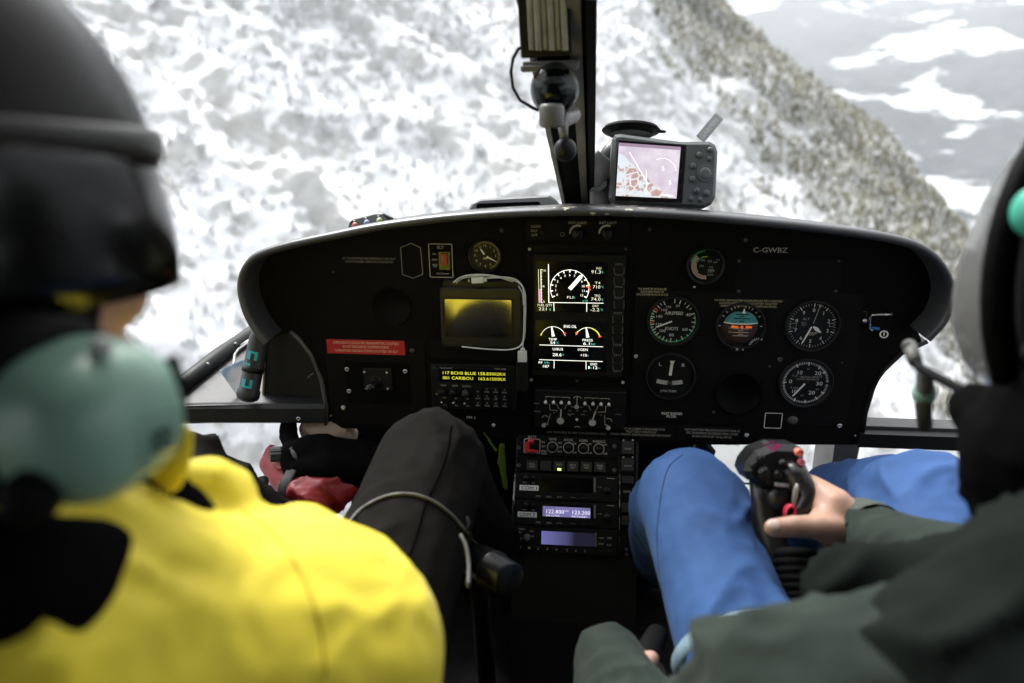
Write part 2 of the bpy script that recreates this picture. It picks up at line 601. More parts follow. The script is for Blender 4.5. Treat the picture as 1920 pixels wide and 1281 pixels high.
SNOW_SLOPE = plain_mat('snow and rock', snow_slope)
FAR_SLOPE = plain_mat('far woods and fields', far_slope)
NEEDLES = M('needles', (.155, .142, .074), .8, var=.45, scale=.04, spec=.1)
BRUSH = M('frosted brush', (.52, .52, .51), .85, var=.3, scale=.05, spec=.05)
NEEDLE_SNOW = M('snow on branches', (.80, .81, .83), .85, var=.05, spec=.05)

# the near mountainside: a steep sheet falling away to the right of a wooded rib
SN = Vector((.50, -.35, .79)).normalized()
SA = CAM + ray(600, 250).normalized() * 300.0
E1 = Vector((0, 0, 1)).cross(SN).normalized()          # along the slope, level
E2 = SN.cross(E1).normalized()                         # up the slope
def slope_uv(px, py):
    r = ray(px, py)
    t = (SA - CAM).dot(SN) / r.dot(SN)
    q = CAM + r * t - SA
    return q.dot(E1), q.dot(E2)

ridge_uv = [slope_uv(*p) for p in ((1180, -140), (1260, -60), (1330, 0), (1400, 60), (1480, 120), (1560, 180), (1650, 262), (1720, 335), (1790, 430), (1850, 560))]
rk = np.array(ridge_uv)
rd = rk[-1] - rk[0]; rd /= np.linalg.norm(rd)
rp_ = np.array([rd[1], -rd[0]])                         # across the rib
inside = np.array(slope_uv(500, 300)) - rk[0]
if inside @ rp_ > 0: rp_ = -rp_                         # positive = beyond the rib
rs = (rk - rk[0]) @ rd; rt = (rk - rk[0]) @ rp_
def beyond(uv):
    q = uv - rk[0]
    s = q @ rd; t = q @ rp_
    return t - np.interp(s, rs, rt), s

_g0 = np.array(slope_uv(400, 100)); _g1 = np.array(slope_uv(560, 330))
GUL_D = np.append((_g1 - _g0) / np.linalg.norm(_g1 - _g0), 0.0); GUL_A = np.array([-GUL_D[1], GUL_D[0], 0.0])
CLIFFS = [(slope_uv(*a), slope_uv(*b), d_, w_) for a, b, d_, w_ in (((345, 40), (505, 275), 9, 22), ((250, 120), (420, 330), 5, 14), ((600, 60), (720, 260), 5, 16), ((700, 180), (830, 380), 4, 14), ((1180, 60), (1330, 330), 4, 12), ((520, 330), (640, 430), 4, 12), ((330, 250), (470, 480), 4, 14), ((820, 20), (960, 260), 5, 15), ((150, 20), (300, 200), 5, 15))]
def slope_height(uv):
    p3 = np.stack([uv[:, 0], uv[:, 1], np.zeros(len(uv))], 1)
    d, s = beyond(uv)
    d = d + 20 * pn(p3 / 60 + 5) + 8 * pn(p3 / 20 + 2)
    h = 14 * fbm(p3 / 130.0, 3) + 5.0 * fbm(p3 / 38 + 9, 3) + 1.9 * (1 - 2 * np.abs(pn(p3 / 12 + 3))) + 1.15 * (1 - 2 * np.abs(pn(p3 / 7.0 + 15))) + 1.0 * fbm(p3 / 4.5, 2)
    # a shallow gully with a rock band running down the face
    g = p3[:, 0] * .55 + p3[:, 1] * .83 + 16 * pn(p3 / 70)
    for (ax_, ay_), (bx2, by2), dep_, wid_ in CLIFFS:                  # broken rock bands
        a_ = np.array((ax_, ay_)); t_ = np.array((bx2, by2)) - a_; L_ = np.linalg.norm(t_); t_ = t_ / L_; n_ = np.array([-t_[1], t_[0]])
        s_ = (uv - a_) @ t_; x_ = (uv - a_) @ n_ + 2.5 * pn(p3 / 9 + 31) + 5 * pn(p3 / 30 + 13)
        env = np.clip(np.minimum(s_, L_ - s_) / 12.0, 0, 1)
        h = h + env * dep_ * np.where(x_ < 0, np.exp(np.minimum(x_, 0) / wid_), 0)
    # cracks and gullies running down the face
    gx = (p3 @ GUL_A) / 17.0 + .5 * pn(p3 / 40); gy = (p3 @ GUL_D) / 140.0
    rg = 1 - 2 * np.abs(pn(np.stack([gx, gy, gx * 0], 1)))
    h = h - 6.5 * np.clip(rg - .35, 0, 1)
    h = h - np.where(d > 0, np.sqrt(d * d + 400) - 20, 0) * 1.25
    return h

uvs = [slope_uv(x, y) for x in (-450, 100, 500, 900, 1150) for y in (-250, 100, 400, 700, 1000)] + [slope_uv(x, y) for x, y in ((1500, 400), (1700, 600), (1900, 800), (2200, 1000))]
uvs = np.array([q for q in uvs] + ridge_uv)
u0, v0 = uvs.min(0) - 90; u1, v1 = uvs.max(0) + 90
u1 = min(u1, 1500); u0 = max(u0, -1500); v0 = max(v0, -900); v1 = min(v1, 900)
NU, NV = 860, 660
print('SLOPE', u0, u1, v0, v1)
gu, gv = np.meshgrid(np.linspace(u0, u1, NU), np.linspace(v0, v1, NV))
uvg = np.stack([gu.ravel(), gv.ravel()], 1)
hh = slope_height(uvg)
A_, N_, B1, B2 = (np.array(q) for q in (SA, SN, E1, E2))
pts = A_ + uvg[:, :1] * B1 + uvg[:, 1:] * B2 + hh[:, None] * N_

def grid_mesh(name, pts, nu, nv, mat):
    me = bpy.data.meshes.new(name)
    i = np.arange((nu - 1) * (nv - 1)); r_ = i // (nu - 1); c = i % (nu - 1); a = r_ * nu + c
    f = np.stack([a, a + 1, a + nu + 1, a + nu], 1)
    me.vertices.add(len(pts)); me.vertices.foreach_set('co', pts.ravel())
    me.loops.add(len(f) * 4); me.loops.foreach_set('vertex_index', f.ravel())
    me.polygons.add(len(f)); me.polygons.foreach_set('loop_start', np.arange(len(f)) * 4); me.polygons.foreach_set('loop_total', np.full(len(f), 4))
    me.polygons.foreach_set('use_smooth', np.ones(len(f), bool))
    me.materials.append(mat)
    me.update(calc_edges=True)
    o = bpy.data.objects.new(name, me); COL.objects.link(o)
    return o

mtn = grid_mesh('mountain_slope', pts, NU, NV, SNOW_SLOPE)
tag(mtn, 'steep snow covered mountainside with grey rock seen through the windscreen', 'mountain', kind='structure')

# the valley and the far flank
fx, fy = np.meshgrid(np.linspace(-4200, 9500, 220), np.linspace(700, 9500, 180))
p3 = np.stack([fx.ravel(), fy.ravel(), np.zeros(fx.size)], 1)
dist = p3[:, 1] * .85 + p3[:, 0] * .30
fz = -470 + np.clip(dist - 2100, 0, None) * .27 + 60 * fbm(p3 / 900, 4) * np.clip((dist - 1400) / 1500, .15, 1.6) + 18 * fbm(p3 / 180, 3)
fp = p3.copy(); fp[:, 2] = np.minimum(fz, 760 + 40 * pn(p3 / 500))
far = grid_mesh('valley', fp, 220, 180, FAR_SLOPE)
tag(far, 'distant blue grey valley side with snowy clearings at the upper right', 'valley', kind='structure')
# the ground below everything, out to the horizon
gd = MB(); gd.add([(-4950, -2950, -620), (10450, -2950, -620), (10450, 10450, -620), (-4950, 10450, -620)], [(0, 1, 2, 3)])
tag(obj('ground', gd, FAR_SLOPE), 'snowy valley floor far below the helicopter', 'ground', kind='structure')

# trees: conifers of a few ragged tiers, some faces loaded with snow
def conifer_batch(name, uv, hgt, snow, label, wid=.19, dark=None):
    n = len(uv)
    base = A_ + uv[:, :1] * B1 + uv[:, 1:] * B2 + slope_height(uv)[:, None] * N_
    T, K = 4, 6
    V = []; Fc = []; mi = []
    up = np.array([0, 0, 1.0])
    off = 0
    for t in range(T):
        z0 = .06 + .23 * t; z1 = z0 + .40 - .03 * t
        rr = wid * (1 - .22 * t)
        ang0 = rng.uniform(0, 6.28, n)
        tip = base + up * (hgt * min(z1, 1.0))[:, None] + rng.normal(0, .015, (n, 3)) * hgt[:, None]
        rim = []
        for k in range(K):
            a = ang0 + 6.283 * k / K
            rad = hgt * rr * rng.uniform(.55, 1.25, n)
            zz = hgt * (z0 + rng.uniform(-.06, .06, n))
            rim.append(base + np.stack([rad * np.cos(a), rad * np.sin(a), zz], 1))
        allv = np.stack([tip] + rim, 1).reshape(-1, 3)          # per tree: tip, K rim
        V.append(allv)
        b = off + np.arange(n) * (K + 1)
        for k in range(K):
            Fc.append(np.stack([b, b + 1 + k, b + 1 + (k + 1) % K], 1))
            mi.append((rng.uniform(0, 1, n) < snow).astype(int))
        off += n * (K + 1)
    V = np.concatenate(V); Fc = np.concatenate(Fc); mi = np.concatenate(mi)
    me = bpy.data.meshes.new(name)
    me.vertices.add(len(V)); me.vertices.foreach_set('co', V.ravel())
    me.loops.add(len(Fc) * 3); me.loops.foreach_set('vertex_index', Fc.ravel())
    me.polygons.add(len(Fc)); me.polygons.foreach_set('loop_start', np.arange(len(Fc)) * 3); me.polygons.foreach_set('loop_total', np.full(len(Fc), 3))
    me.materials.append(dark or NEEDLES); me.materials.append(NEEDLE_SNOW)
    me.polygons.foreach_set('material_index', mi)
    me.update(calc_edges=True)
    o = bpy.data.objects.new(name, me); COL.objects.link(o)
    return tag(o, label, 'forest', kind='stuff')

def pick(n, fn):
    q = np.stack([rng.uniform(u0, u1, n * 36), rng.uniform(v0, v1, n * 36)], 1)
    w = A_ + q[:, :1] * B1 + q[:, 1:] * B2 - np.array(CAM)            # keep to the ground the windows look out on
    c = w @ np.array(CROT)
    x = c[:, 0] / np.maximum(-c[:, 2], 1e-3); y = c[:, 1] / np.maximum(-c[:, 2], 1e-3)
    q = q[(c[:, 2] < 0) & (np.abs(x) < .85) & (y < .62) & (y > -.35)]
    q = q[rng.uniform(0, 1, len(q)) < fn(q)]
    print('TREES', len(q), n)
    return q[:n]

def d_rib(q):
    d, s = beyond(q)
    p3 = np.stack([q[:, 0], q[:, 1], np.zeros(len(q))], 1)
    w = pn(p3 / 60) * .9 + pn(p3 / 22 + 4) * .5
    den = np.exp(-(np.clip(-d - 50, 0, None) / 150.0) ** 2) + .06
    return np.where((d < 60) & (d > -330) & (w + den * 1.5 > .62), np.clip(den, 0, 1) ** 1.3, 0)
q = pick(23000, d_rib)
conifer_batch('forest', q, rng.uniform(7, 15, len(q)), .16 + .3 * np.clip(-beyond(q)[0] / 300, 0, 1), 'olive conifer forest on the rib of the mountainside to the right')
def d_face(q):
    d, s = beyond(q)
    p3 = np.stack([q[:, 0], q[:, 1], np.zeros(len(q))], 1)
    w = 1.2 * pn(p3 / 60 + 8) + .6 * pn(p3 / 14 + 2) - .04
    return np.where((d < -60) & (w > -.12), .9, 0.10) * (d < -40)
q = pick(5500, d_face)
conifer_batch('snowy_woods', q, rng.uniform(1.6, 5.2, len(q)), .70, 'snow laden brush and small trees scattered on the white mountain face', .42, BRUSH)

# ================================================================== THE HELICOPTER CABIN
YP = 1.10                                               # the instrument panel stands at this distance ahead
CABIN_GREY = M('cabin grey', (.10, .10, .105), .6, bump=.1, bscale=300)
CABIN_DARK = M('cabin dark', (.006, .006, .0063), .7, bump=.15, bscale=300, spec=.15)
LINING = M('cabin lining', (.035, .034, .033), .8)
FRAME_BLK = M('frame black', (.007, .007, .0075), .45, var=.3, scale=12, spec=.2)
FRAME_GREY = M('frame grey', (.20, .195, .18), .42, var=.3, scale=14)
WHITE_PAINT = M('worn white paint', (.26, .27, .275), .55, var=.15, scale=9)
WINDSCREEN = glass_mat('windscreen', (.97, .98, .98), .10, .02)

cabin = thing('helicopter_cabin', 'dark helicopter cabin shell with curved windscreen and slim centre post', 'helicopter', (0, 0, 0))
floor = MB(); floor.bx(-.80, .80, -.75, 1.36, -.06, 0.0)
obj('floor', floor, CABIN_DARK, cabin)
sfl = MB(); sfl.bx(.16, .80, 1.36, 1.68, -.06, -.004)
obj('nose_side_floor', sfl, CABIN_DARK, cabin)
bk_ = MB(); xa, xb = pY(648, 820, 1.34).x, pY(1328, 830, 1.34).x; bk_.bx(xa, xb, 1.34, 1.36, 0, pY(1000, 815, 1.34).z + .06)
obj('nose_bulkhead', bk_, DEEP_BLK, cabin)
nose = MB()                                             # nose floor between the chin windows
nose.add([(-.16, 1.36, 0.0), (.16, 1.36, 0.0), (.14, 1.75, .22), (-.14, 1.75, .22)], [(0, 1, 2, 3)])
solid(obj('nose_floor', nose, CABIN_DARK, cabin), .01)
roof = MB(); roof.bx(-.84, .84, -.75, .52, 1.34, 1.40)
obj('roof', roof, LINING, cabin)
rear = MB(); rear.bx(-.84, .84, -.81, -.75, -.06, 1.40)
obj('rear_bulkhead', rear, LINING, cabin)
for sx in (-1, 1):
    d = MB(); d.bx(min(sx * .80, sx * .84), max(sx * .80, sx * .84), -.75, .80, -.06, .50)
    obj('door_lower_panel', d, LINING, cabin)
    d = MB(); d.bx(min(sx * .79, sx * .85), max(sx * .79, sx * .85), -.12, -.05, .50, 1.34)
    obj('door_post', d, LINING, cabin)
    g = MB(); g.add([(sx * .82, -.75, .50), (sx * .82, -.12, .50), (sx * .82, -.12, 1.34), (sx * .82, -.75, 1.34)], [(0, 1, 2, 3)])
    obj('rear_window_pane', g, WINDSCREEN, cabin)
    d = MB(); d.tube([(sx * .80, .78, .46), (sx * .80, .70, .90), (sx * .76, .52, 1.34)], .026, 10)
    obj('door_pillar', d, FRAME_BLK, cabin)
    g = MB(); g.add([(sx * .82, -.05, .50), (sx * .82, .80, .50), (sx * .80, .52, 1.34), (sx * .80, -.05, 1.34)], [(0, 1, 2, 3)])
    obj('door_window_pane', g, WINDSCREEN, cabin)
    # windscreen half: from the centre post round to the door pillar
    ws = MB(); nu, nv = 12, 10
    V = []
    for j in range(nv + 1):
        t = j / nv
        for i in range(nu + 1):
            s = i / nu
            x = sx * (.03 + .77 * s)
            yb = 1.60 - .82 * s ** 2.2; zb = .74 - .26 * s ** 1.3
            yt = .80 - .28 * s ** 2; zt = 1.33
            bulge = .10 * math.sin(math.pi * t) * (1 - .5 * s)
            V.append((x, yb + (yt - yb) * t + bulge, zb + (zt - zb) * t + bulge * .6))
    F_ = [(j * (nu + 1) + i, j * (nu + 1) + i + 1, (j + 1) * (nu + 1) + i + 1, (j + 1) * (nu + 1) + i) for j in range(nv) for i in range(nu)]
    ws.add(V, F_, True)
    obj('windscreen_pane', ws, WINDSCREEN, cabin)
    # chin window below the panel
    ch = MB(); V = []
    for j in range(9):
        t = j / 8
        for i in range(9):
            s = i / 8
            x = sx * (.16 + .62 * s)
            yb = 1.62 - .66 * s ** 2.2; zb = .70 - .24 * s ** 1.3
            y1_ = 1.36; z1_ = 0.0
            bl = .16 * math.sin(math.pi * t)
            V.append((x, y1_ + (yb - y1_) * t + bl * .8, z1_ + (zb - z1_) * t - bl * .5))
    F_ = [(j * 9 + i, j * 9 + i + 1, (j + 1) * 9 + i + 1, (j + 1) * 9 + i) for j in range(8) for i in range(8)]
    ch.add(V, F_, True)
    obj('chin_window_pane', ch, WINDSCREEN, cabin)

# centre post: raked beam running up and back from the glareshield
pb0, pb1 = pY(1060, 397, 1.30), pY(1114, 397, 1.30)
pt0, pt1 = pY(966, -30, .86), pY(1120, -30, .86)
def along(a, b, t): return a.lerp(b, t)
axis_p = ((pt0 + pt1) / 2 - (pb0 + pb1) / 2).normalized()
nrm_p = Vector((1, 0, 0)).cross(axis_p).normalized()
if nrm_p.y > 0: nrm_p = -nrm_p
def post_strip(f0, f1, h0, h1, mat, name, parent):
    m = MB()
    a, b = along(pb0, pb1, f0), along(pb0, pb1, f1); c, d = along(pt0, pt1, f0), along(pt0, pt1, f1)
    v = [a + nrm_p * h0, b + nrm_p * h0, d + nrm_p * h0, c + nrm_p * h0, a + nrm_p * h1, b + nrm_p * h1, d + nrm_p * h1, c + nrm_p * h1]
    m.add(v, [(3, 2, 1, 0), (4, 5, 6, 7), (0, 1, 5, 4), (1, 2, 6, 5), (2, 3, 7, 6), (3, 0, 4, 7)])
    return obj(name, m, mat, parent)
post = post_strip(.10, .86, -.03, .004, DEEP_BLK, 'centre_post', cabin)
post_strip(.0, .10, -.02, .012, FRAME_GREY, 'post_edge', post)
post_strip(.62, .80, .004, .016, FRAME_GREY, 'post_rib', post)
post_strip(.86, 1.0, -.02, .020, FRAME_BLK, 'post_edge', post)

# left lower ledge (tray beside the panel) with its front lip and the sloping window frame
zl = pY(480, 752, YP).z
ledge = thing('side_ledge', 'black moulded side ledge left of the panel under the window', 'ledge', pY(480, 760, YP))
xr = pY(612, 760, YP).x; xl = pY(338, 748, YP - .02).x
far_r = pZ(520, 640, zl); far_l = pZ(352, 716, zl)
m = MB()
m.add([(xl, YP - .03, zl), (xr, YP, zl), (xr, 1.52, zl), (pZ(486, 618, zl).x, pZ(486, 618, zl).y, zl), (far_l.x - .01, far_l.y, zl)], [(0, 1, 2, 3, 4)])
solid(obj('tray', m, M('ledge grey', (.020, .021, .023), .42, var=.25, scale=8, rvar=.15), ledge), .006)
m = MB()
zb_ = pY(480, 792, YP - .012).z
path = [(xl - .05, YP - .03), (xl + .05, YP - .015), (xr, YP)]
V = []
for x, y in path:
    V += [(x, y + .012, zl - .001), (x, y - .004, zl + .001), (x, y - .011, zl - .005), (x, y - .012, zb_ + .004), (x, y - .006, zb_), (x, y + .012, zb_)]
F_ = [(k * 6 + i, k * 6 + i + 1, (k + 1) * 6 + i + 1, (k + 1) * 6 + i) for k in range(2) for i in range(5)]
m.add(V, F_)
lip = obj('lip', m, M('ledge lip', (.016, .016, .017), .42, var=.2, spec=.3), ledge)
wf = MB()
e0 = pZ(340, 722, zl + .012); e1 = pZ(490, 612, zl + .012)
wf.tube([e0 + Vector((-.06, -.08, -.0)), e0, e0.lerp(e1, .5) + Vector((-.006, 0, 0)), e1, e1 + (e1 - e0) * .5], [(.016, .014)] * 5, 8)
obj('window_frame', wf, FRAME_BLK, ledge)

def screw(parent, fr, px, py, rpx=4.0, mat=None, h=0.0):
    f = fr.at(px, py, h)
    r_ = rpx * fr.sc(px, py, h)
    m = MB()
    m.lathe([(r_, 0), (r_, r_ * .35), (r_ * .75, r_ * .62), (r_ * .42, r_ * .66), (r_ * .38, r_ * .30)], f, 12, True)
    o = obj('screw', m, mat or GREY_MET, parent)
    return o
lipf = Frame((0, YP - .0135, zl), (1, 0, 0), (0, 0, 1))
for x, y in ((453, 781), (560, 785)):
    screw(lip, lipf, x, y, 4.5, STEEL)
for t in (.28, .62):
    q = e0.lerp(e1, t)
    s_ = MB(); s_.ball(q + Vector((.008, -.012, .008)), .0035, 8, 6)
    obj('screw', s_, GREY_MET, ledge)

# ================================================================== INSTRUMENT PANEL
PF = Frame((0, YP, .80), (1, 0, 0), (0, 0, 1))          # panel face plane
YL = YP - .055                                          # lip of the hood
LF = Frame((0, YL, .80), (1, 0, 0), (0, 0, 1))
panel = thing('instrument_panel', 'wide matte black instrument panel under a curved hood with worn edge', 'instrument panel', (0, YP, pY(1085, 832, YP).z))

hood_px = [(500, 642), (484, 624), (466, 594), (455, 560), (453, 535), (459, 511), (474, 491), (500, 478), (545, 465), (620, 449), (700, 433), (800, 419), (900, 410), (1000, 405), (1100, 403),
           (1200, 406), (1300, 412), (1400, 421), (1500, 431), (1600, 443), (1670, 454), (1722, 469), (1757, 494), (1778, 530), (1781, 566), (1768, 603), (1738, 636)]
hp = [LF.uv(*q) for q in hood_px]
hood = [(q.x, q.y) for q in catmull([Vector((a, b, 0)) for a, b in hp], 110)]
m = MB()
prof = [(-.0035, YP + .002), (-.003, YL + .012), (-.0015, YL + .003), (.0015, YL - .001), (.005, YL - .0015), (.008, YL + .002), (.0095, YL + .008), (.009, YL + .02), (.003, YL + .06), (-.004, YL + .13), (-.03, YL + .22), (-.08, YL + .34)]
V = []
n = len(hood)
for i in range(n):
    a, b = Vector(hood[max(i - 1, 0)]), Vector(hood[min(i + 1, n - 1)])
    t = (b - a).normalized(); o_ = Vector((-t.y, t.x))  # path runs left to right over the top: outward is to its left
    for e, y in prof:
        V.append((hood[i][0] + o_.x * e, y, .80 + hood[i][1] + o_.y * e))
k = len(prof)
m.add(V, [(i * k + j, i * k + j + 1, (i + 1) * k + j + 1, (i + 1) * k + j) for i in range(n - 1) for j in range(k - 1)], True)

def hood_build(nt, b):
    tc = node(nt, 'ShaderNodeTexCoord')
    n1 = node(nt, 'ShaderNodeTexNoise', i_Scale=55, i_Detail=4)
    n2 = node(nt, 'ShaderNodeTexNoise', i_Scale=9, i_Detail=5)
    nt.links.new(tc.outputs['Object'], n1.inputs['Vector']); nt.links.new(tc.outputs['Object'], n2.inputs['Vector'])
    sp = node(nt, 'ShaderNodeSeparateXYZ'); nt.links.new(tc.outputs['Object'], sp.inputs[0])
    ab = node(nt, 'ShaderNodeMath', operation='ABSOLUTE'); nt.links.new(sp.outputs['X'], ab.inputs[0])
    mr = node(nt, 'ShaderNodeMapRange'); mr.inputs['From Min'].default_value = .05; mr.inputs['From Max'].default_value = .22
    mr.inputs['To Min'].default_value = 0; mr.inputs['To Max'].default_value = .16
    nt.links.new(ab.outputs[0], mr.inputs['Value'])
    su = node(nt, 'ShaderNodeMath', operation='SUBTRACT'); nt.links.new(n1.outputs['Fac'], su.inputs[0]); nt.links.new(mr.outputs[0], su.inputs[1])
    mk = ramp(nt, su.outputs[0], .59, (0, 0, 0), .61, (1, 1, 1))       # chipped paint where hands reach over the middle
    base = ramp(nt, n2.outputs['Fac'], .3, (.030, .031, .034), .75, (.060, .062, .066))
    mx = node(nt, 'ShaderNodeMix', data_type='RGBA')
    nt.links.new(mk.outputs[0], mx.inputs['Factor']); nt.links.new(base.outputs[0], mx.inputs['A']); mx.inputs['B'].default_value = (.55, .50, .38, 1)
    nt.links.new(mx.outputs['Result'], b.inputs['Base Color'])
    b.inputs['Roughness'].default_value = .34
hd = obj('hood', m, plain_mat('worn hood', hood_build), panel)

face_px = [(612, 806), (611, 762), (602, 712), (582, 664), (545, 622), (520, 630), (500, 640)]
fp_ = [PF.uv(*q) for q in face_px] + hood[1:-1] + [PF.uv(*q) for q in ((1728, 640), (1688, 662), (1655, 694), (1634, 732), (1621, 775), (1614, 834))] + [PF.uv(1180, 834), PF.uv(980, 826), PF.uv(612, 800)]
m = MB()
poly = list(reversed(fp_))
nn = len(poly)
m.add([PF.pt(a, b, 0) for a, b in poly] + [PF.pt(a, b, -.03) for a, b in poly], [tuple(range(nn))] + [((i + 1) % nn, i, nn + i, nn + (i + 1) % nn) for i in range(nn)])
face = obj('panel_face', m, PANEL_BLK, panel)
# curved rims where the panel's flanks are cut away
m = MB(); m.tube([PF.pt(*PF.uv(*q), .001) for q in ((612, 806), (612, 762), (603, 712), (583, 664), (560, 634), (545, 621))], .0035, 8)
obj('flank_rim', m, M('rim grey', (.07, .07, .072), .45), panel)
m = MB(); m.tube([PF.pt(*PF.uv(*q), .001) for q in ((1738, 640), (1690, 662), (1656, 694), (1635, 732), (1622, 775), (1614, 830))], .0035, 8)
obj('flank_rim', m, SATIN_BLK, panel)
# right flank depth: wall going forward from the cut edge
m = MB(); pts_ = [PF.uv(*q) for q in ((1738, 640), (1690, 662), (1656, 694), (1635, 732), (1622, 775), (1614, 830))]
m.add([PF.pt(a, b, -.002) for a, b in pts_] + [PF.pt(a, b, -.22) for a, b in pts_], [(i, i + 1, len(pts_) + i + 1, len(pts_) + i) for i in range(len(pts_) - 1)])
obj('flank_wall', m, SATIN_BLK, panel)

# removable sub plates, each slightly proud of the face
plates = [(616, 640, 800, 797), (988, 458, 1180, 709), (1000, 728, 1174, 806), (1186, 800, 1268, 827), (1270, 801, 1388, 828), (806, 640, 976, 676), (1186, 548, 1606, 794), (1380, 486, 1580, 560), (986, 412, 1180, 452)]
PL = []
for i, (x0, y0, x1, y1) in enumerate(plates):
    m = MB(); m.plate(PF, x0, y0, x1, y1, 0, .0016 + .0002 * (i % 3), .003, .0006)
    PL.append(obj('sub_plate', m, PLATE_BLK, panel))
for x, y, r_, mt in ((940, 432, 4, 0), (993, 467, 3, 1), (1173, 467, 3, 0), (996, 712, 3.5, 1), (1168, 717, 3.5, 1), (1082, 714, 3, 0), (1218, 430, 3.5, 0), (1398, 450, 4, 0), (1573, 489, 3, 0), (1386, 489, 3.5, 0), (1385, 546, 3.5, 0), (1567, 546, 3, 0),
                     (1192, 668, 4, 1), (1462, 674, 5, 0), (1338, 773, 3, 0), (1574, 798, 5, 1), (1400, 816, 4.5, 1), (651, 692, 4.5, 1), (760, 696, 4.5, 1), (655, 733, 4.5, 1), (644, 764, 4.5, 1), (773, 657, 4.5, 0), (620, 779, 2, 1),
                     (926, 797, 4, 1), (1604, 817, 2.5, 1), (625, 510, 2, 0), (1302, 538, 2.5, 1), (1579, 680, 2, 0), (1443, 687, 2, 0)):
    screw(panel, PF, x, y, r_, STEEL if mt else M('dark screw', (.10, .10, .10), .4, .9), .0018)

# printed legends on the panel
def legend(lines, mat, label=None, h=.0026, parent=None, fr=None, name='lettering'):
    m = MB()
    for t, x, y, w, hh_ in lines: m.text(fr or PF, t, x, y, w, hh_, h)
    return obj(name, m, mat, parent or panel, label=label)
legend([('C-GWBZ', 1444.5, 469, 64, 9.5)], DIM_INK, 'registration C-GWBZ in pale letters')
legend([('THE AMMETER SHOULD BE', 1223, 542, 54, 4), ('MONITORED WHEN THE', 1223, 547.3, 44, 4), ('GPU POWER PLUG IS IN USE', 1223, 552.5, 60, 4)], YELLOW_INK)
legend([('THE NICKEL CADMIUM BATTERY HAS BEEN REPLACED WITH A CONCORDE', 1403, 564, 128, 3.8), ('VALVE REGULATED SEALED LEAD-ACID BATTERY. THE BATTERY', 1403, 569.3, 110, 3.8), ('TEMPERATURE MONITORING SYSTEM HAS BEEN DEACTIVATED', 1403, 574.5, 106, 3.8)], YELLOW_INK, h=.003)
legend([('INLET BARRIER', 1260, 775.5, 39, 5), ('FILTER', 1259, 781, 18, 5)], WHITE_INK, h=.003)
legend([('BALLAST IN CABIN IS REQUIRED FOR', 1201, 804.5, 92, 4.2), ('"PILOT ONLY OPERATION"', 1202, 810, 58, 4.2), ('CHECK WEIGHT AND BALANCE BEFORE FLIGHT', 1201, 815.5, 113, 4.2)], DIM_INK, h=.003)
legend([('WITH BATTERY RELOCATION (STC SH96-31', 1335, 807, 104, 4.4), ('STC SR00420NY) INCREASE MAX. LOAD', 1335, 813, 97, 4.4), ('IN RH HOLD BY 20 kg (44 lb)', 1335, 819, 74, 4.4)], DIM_INK, h=.003)
legend([('GPS OPERABLE IN VFR CONDITIONS ONLY', 1081.5, 812, 113, 4.6)], GREY_INK, h=.003)
legend([('NIGHT', 1005, 425, 18, 4.6), ('DAY', 1002, 433, 12, 4.6), ('OFF', 1002, 441, 12, 4.6), ('SYST LIGHT', 1083, 418, 35, 4.6), ('INST LIGHT', 1140, 418, 33, 4.6)], DIM_INK)
legend([('ELT TRANSMITTER FOR EMERGENCY USE ONLY', 692, 485, 100, 4), ('UNAUTHORIZED OPERATION PROHIBITED', 692, 491, 90, 4)], GREY_INK, h=.0012)
# light dimmer knobs with a printed arc
for x, y in ((1083, 437), (1138, 437)):
    f = PF.at(x, y, .0018); s_ = PF.sc(x, y)
    m = MB(); m.lathe([(10 * s_, 0), (10 * s_, .010), (8.6 * s_, .0115), (0.5 * s_, .0118)], f, 24)
    kb = obj('dimmer_knob', m, SATIN_BLK, panel)
    m = MB(); m.arc(f, (0, 0), 12.5 * s_, 16 * s_, -95, 25, .0012)
    obj('arc_mark', m, DIM_INK, kb)
m = MB(); f = PF.at(1018, 434, .0018); s_ = PF.sc(1018, 434)
m.lathe([(5 * s_, 0), (4.5 * s_, .007), (.4 * s_, .0075)], f, 16); m.seg(f, 0, 0, -5 * s_, 4 * s_, .7 * s_, .0078, .5 * s_)
obj('selector_knob', m, SATIN_BLK, panel)
m = MB(); m.frame_line(PF, rrect(*PF.rect(1051, 436, 1058, 443, .002), .001), .0006, .0026)
obj('lettering', m, GREY_INK, panel)
# hexagonal and square white outlines
m = MB(); hexa = [PF.uv(x, y, .0004) for x, y in ((771, 455.5), (789, 464.5), (793.5, 514.5), (774.5, 522.5), (754, 515), (750.5, 464))]
m.frame_line(PF, list(reversed(hexa)), .0010, .0006)
obj('hexagon_outline', m, GREY_INK, panel)
m = MB(); m.frame_line(PF, rrect(*PF.rect(1433, 774, 1466, 803, .0022), .002), .0010, .0030)
obj('square_outline', m, WHITE_INK, panel)
m = MB(); m.frame_line(PF, rrect(*PF.rect(1591, 584, 1625, 601, .001), .002), .0006, .0012)
obj('rectangle_outline', m, GREY_INK, panel)
m = MB(); m.ball(PF.pt(*PF.uv(1486, 787), .0015), (.008, .004, .007), 14, 8)
obj('plug_button', m, M('plug brown', (.06, .055, .05), .5), panel)
# faint blanked gauge opening at the left and one at the right
m = MB(); f = PF.at(735, 575, 0); s_ = PF.sc(735, 575); m.lathe([(37 * s_, 0), (37 * s_, .0022), (35.5 * s_, .0032), (34 * s_, .0022), (33.5 * s_, .0004), (.5 * s_, .0003)], f, 40)
obj('blanking_cover', m, PANEL_BLK, panel)
m = MB(); f = PF.at(1384, 737, .0018); s_ = PF.sc(1384, 737); m.lathe([(45 * s_, 0), (45 * s_, .003), (43 * s_, .005), (40 * s_, .004), (39 * s_, .0008), (.5 * s_, .0006)], f, 40)
obj('blanking_cover', m, DEEP_BLK, panel)
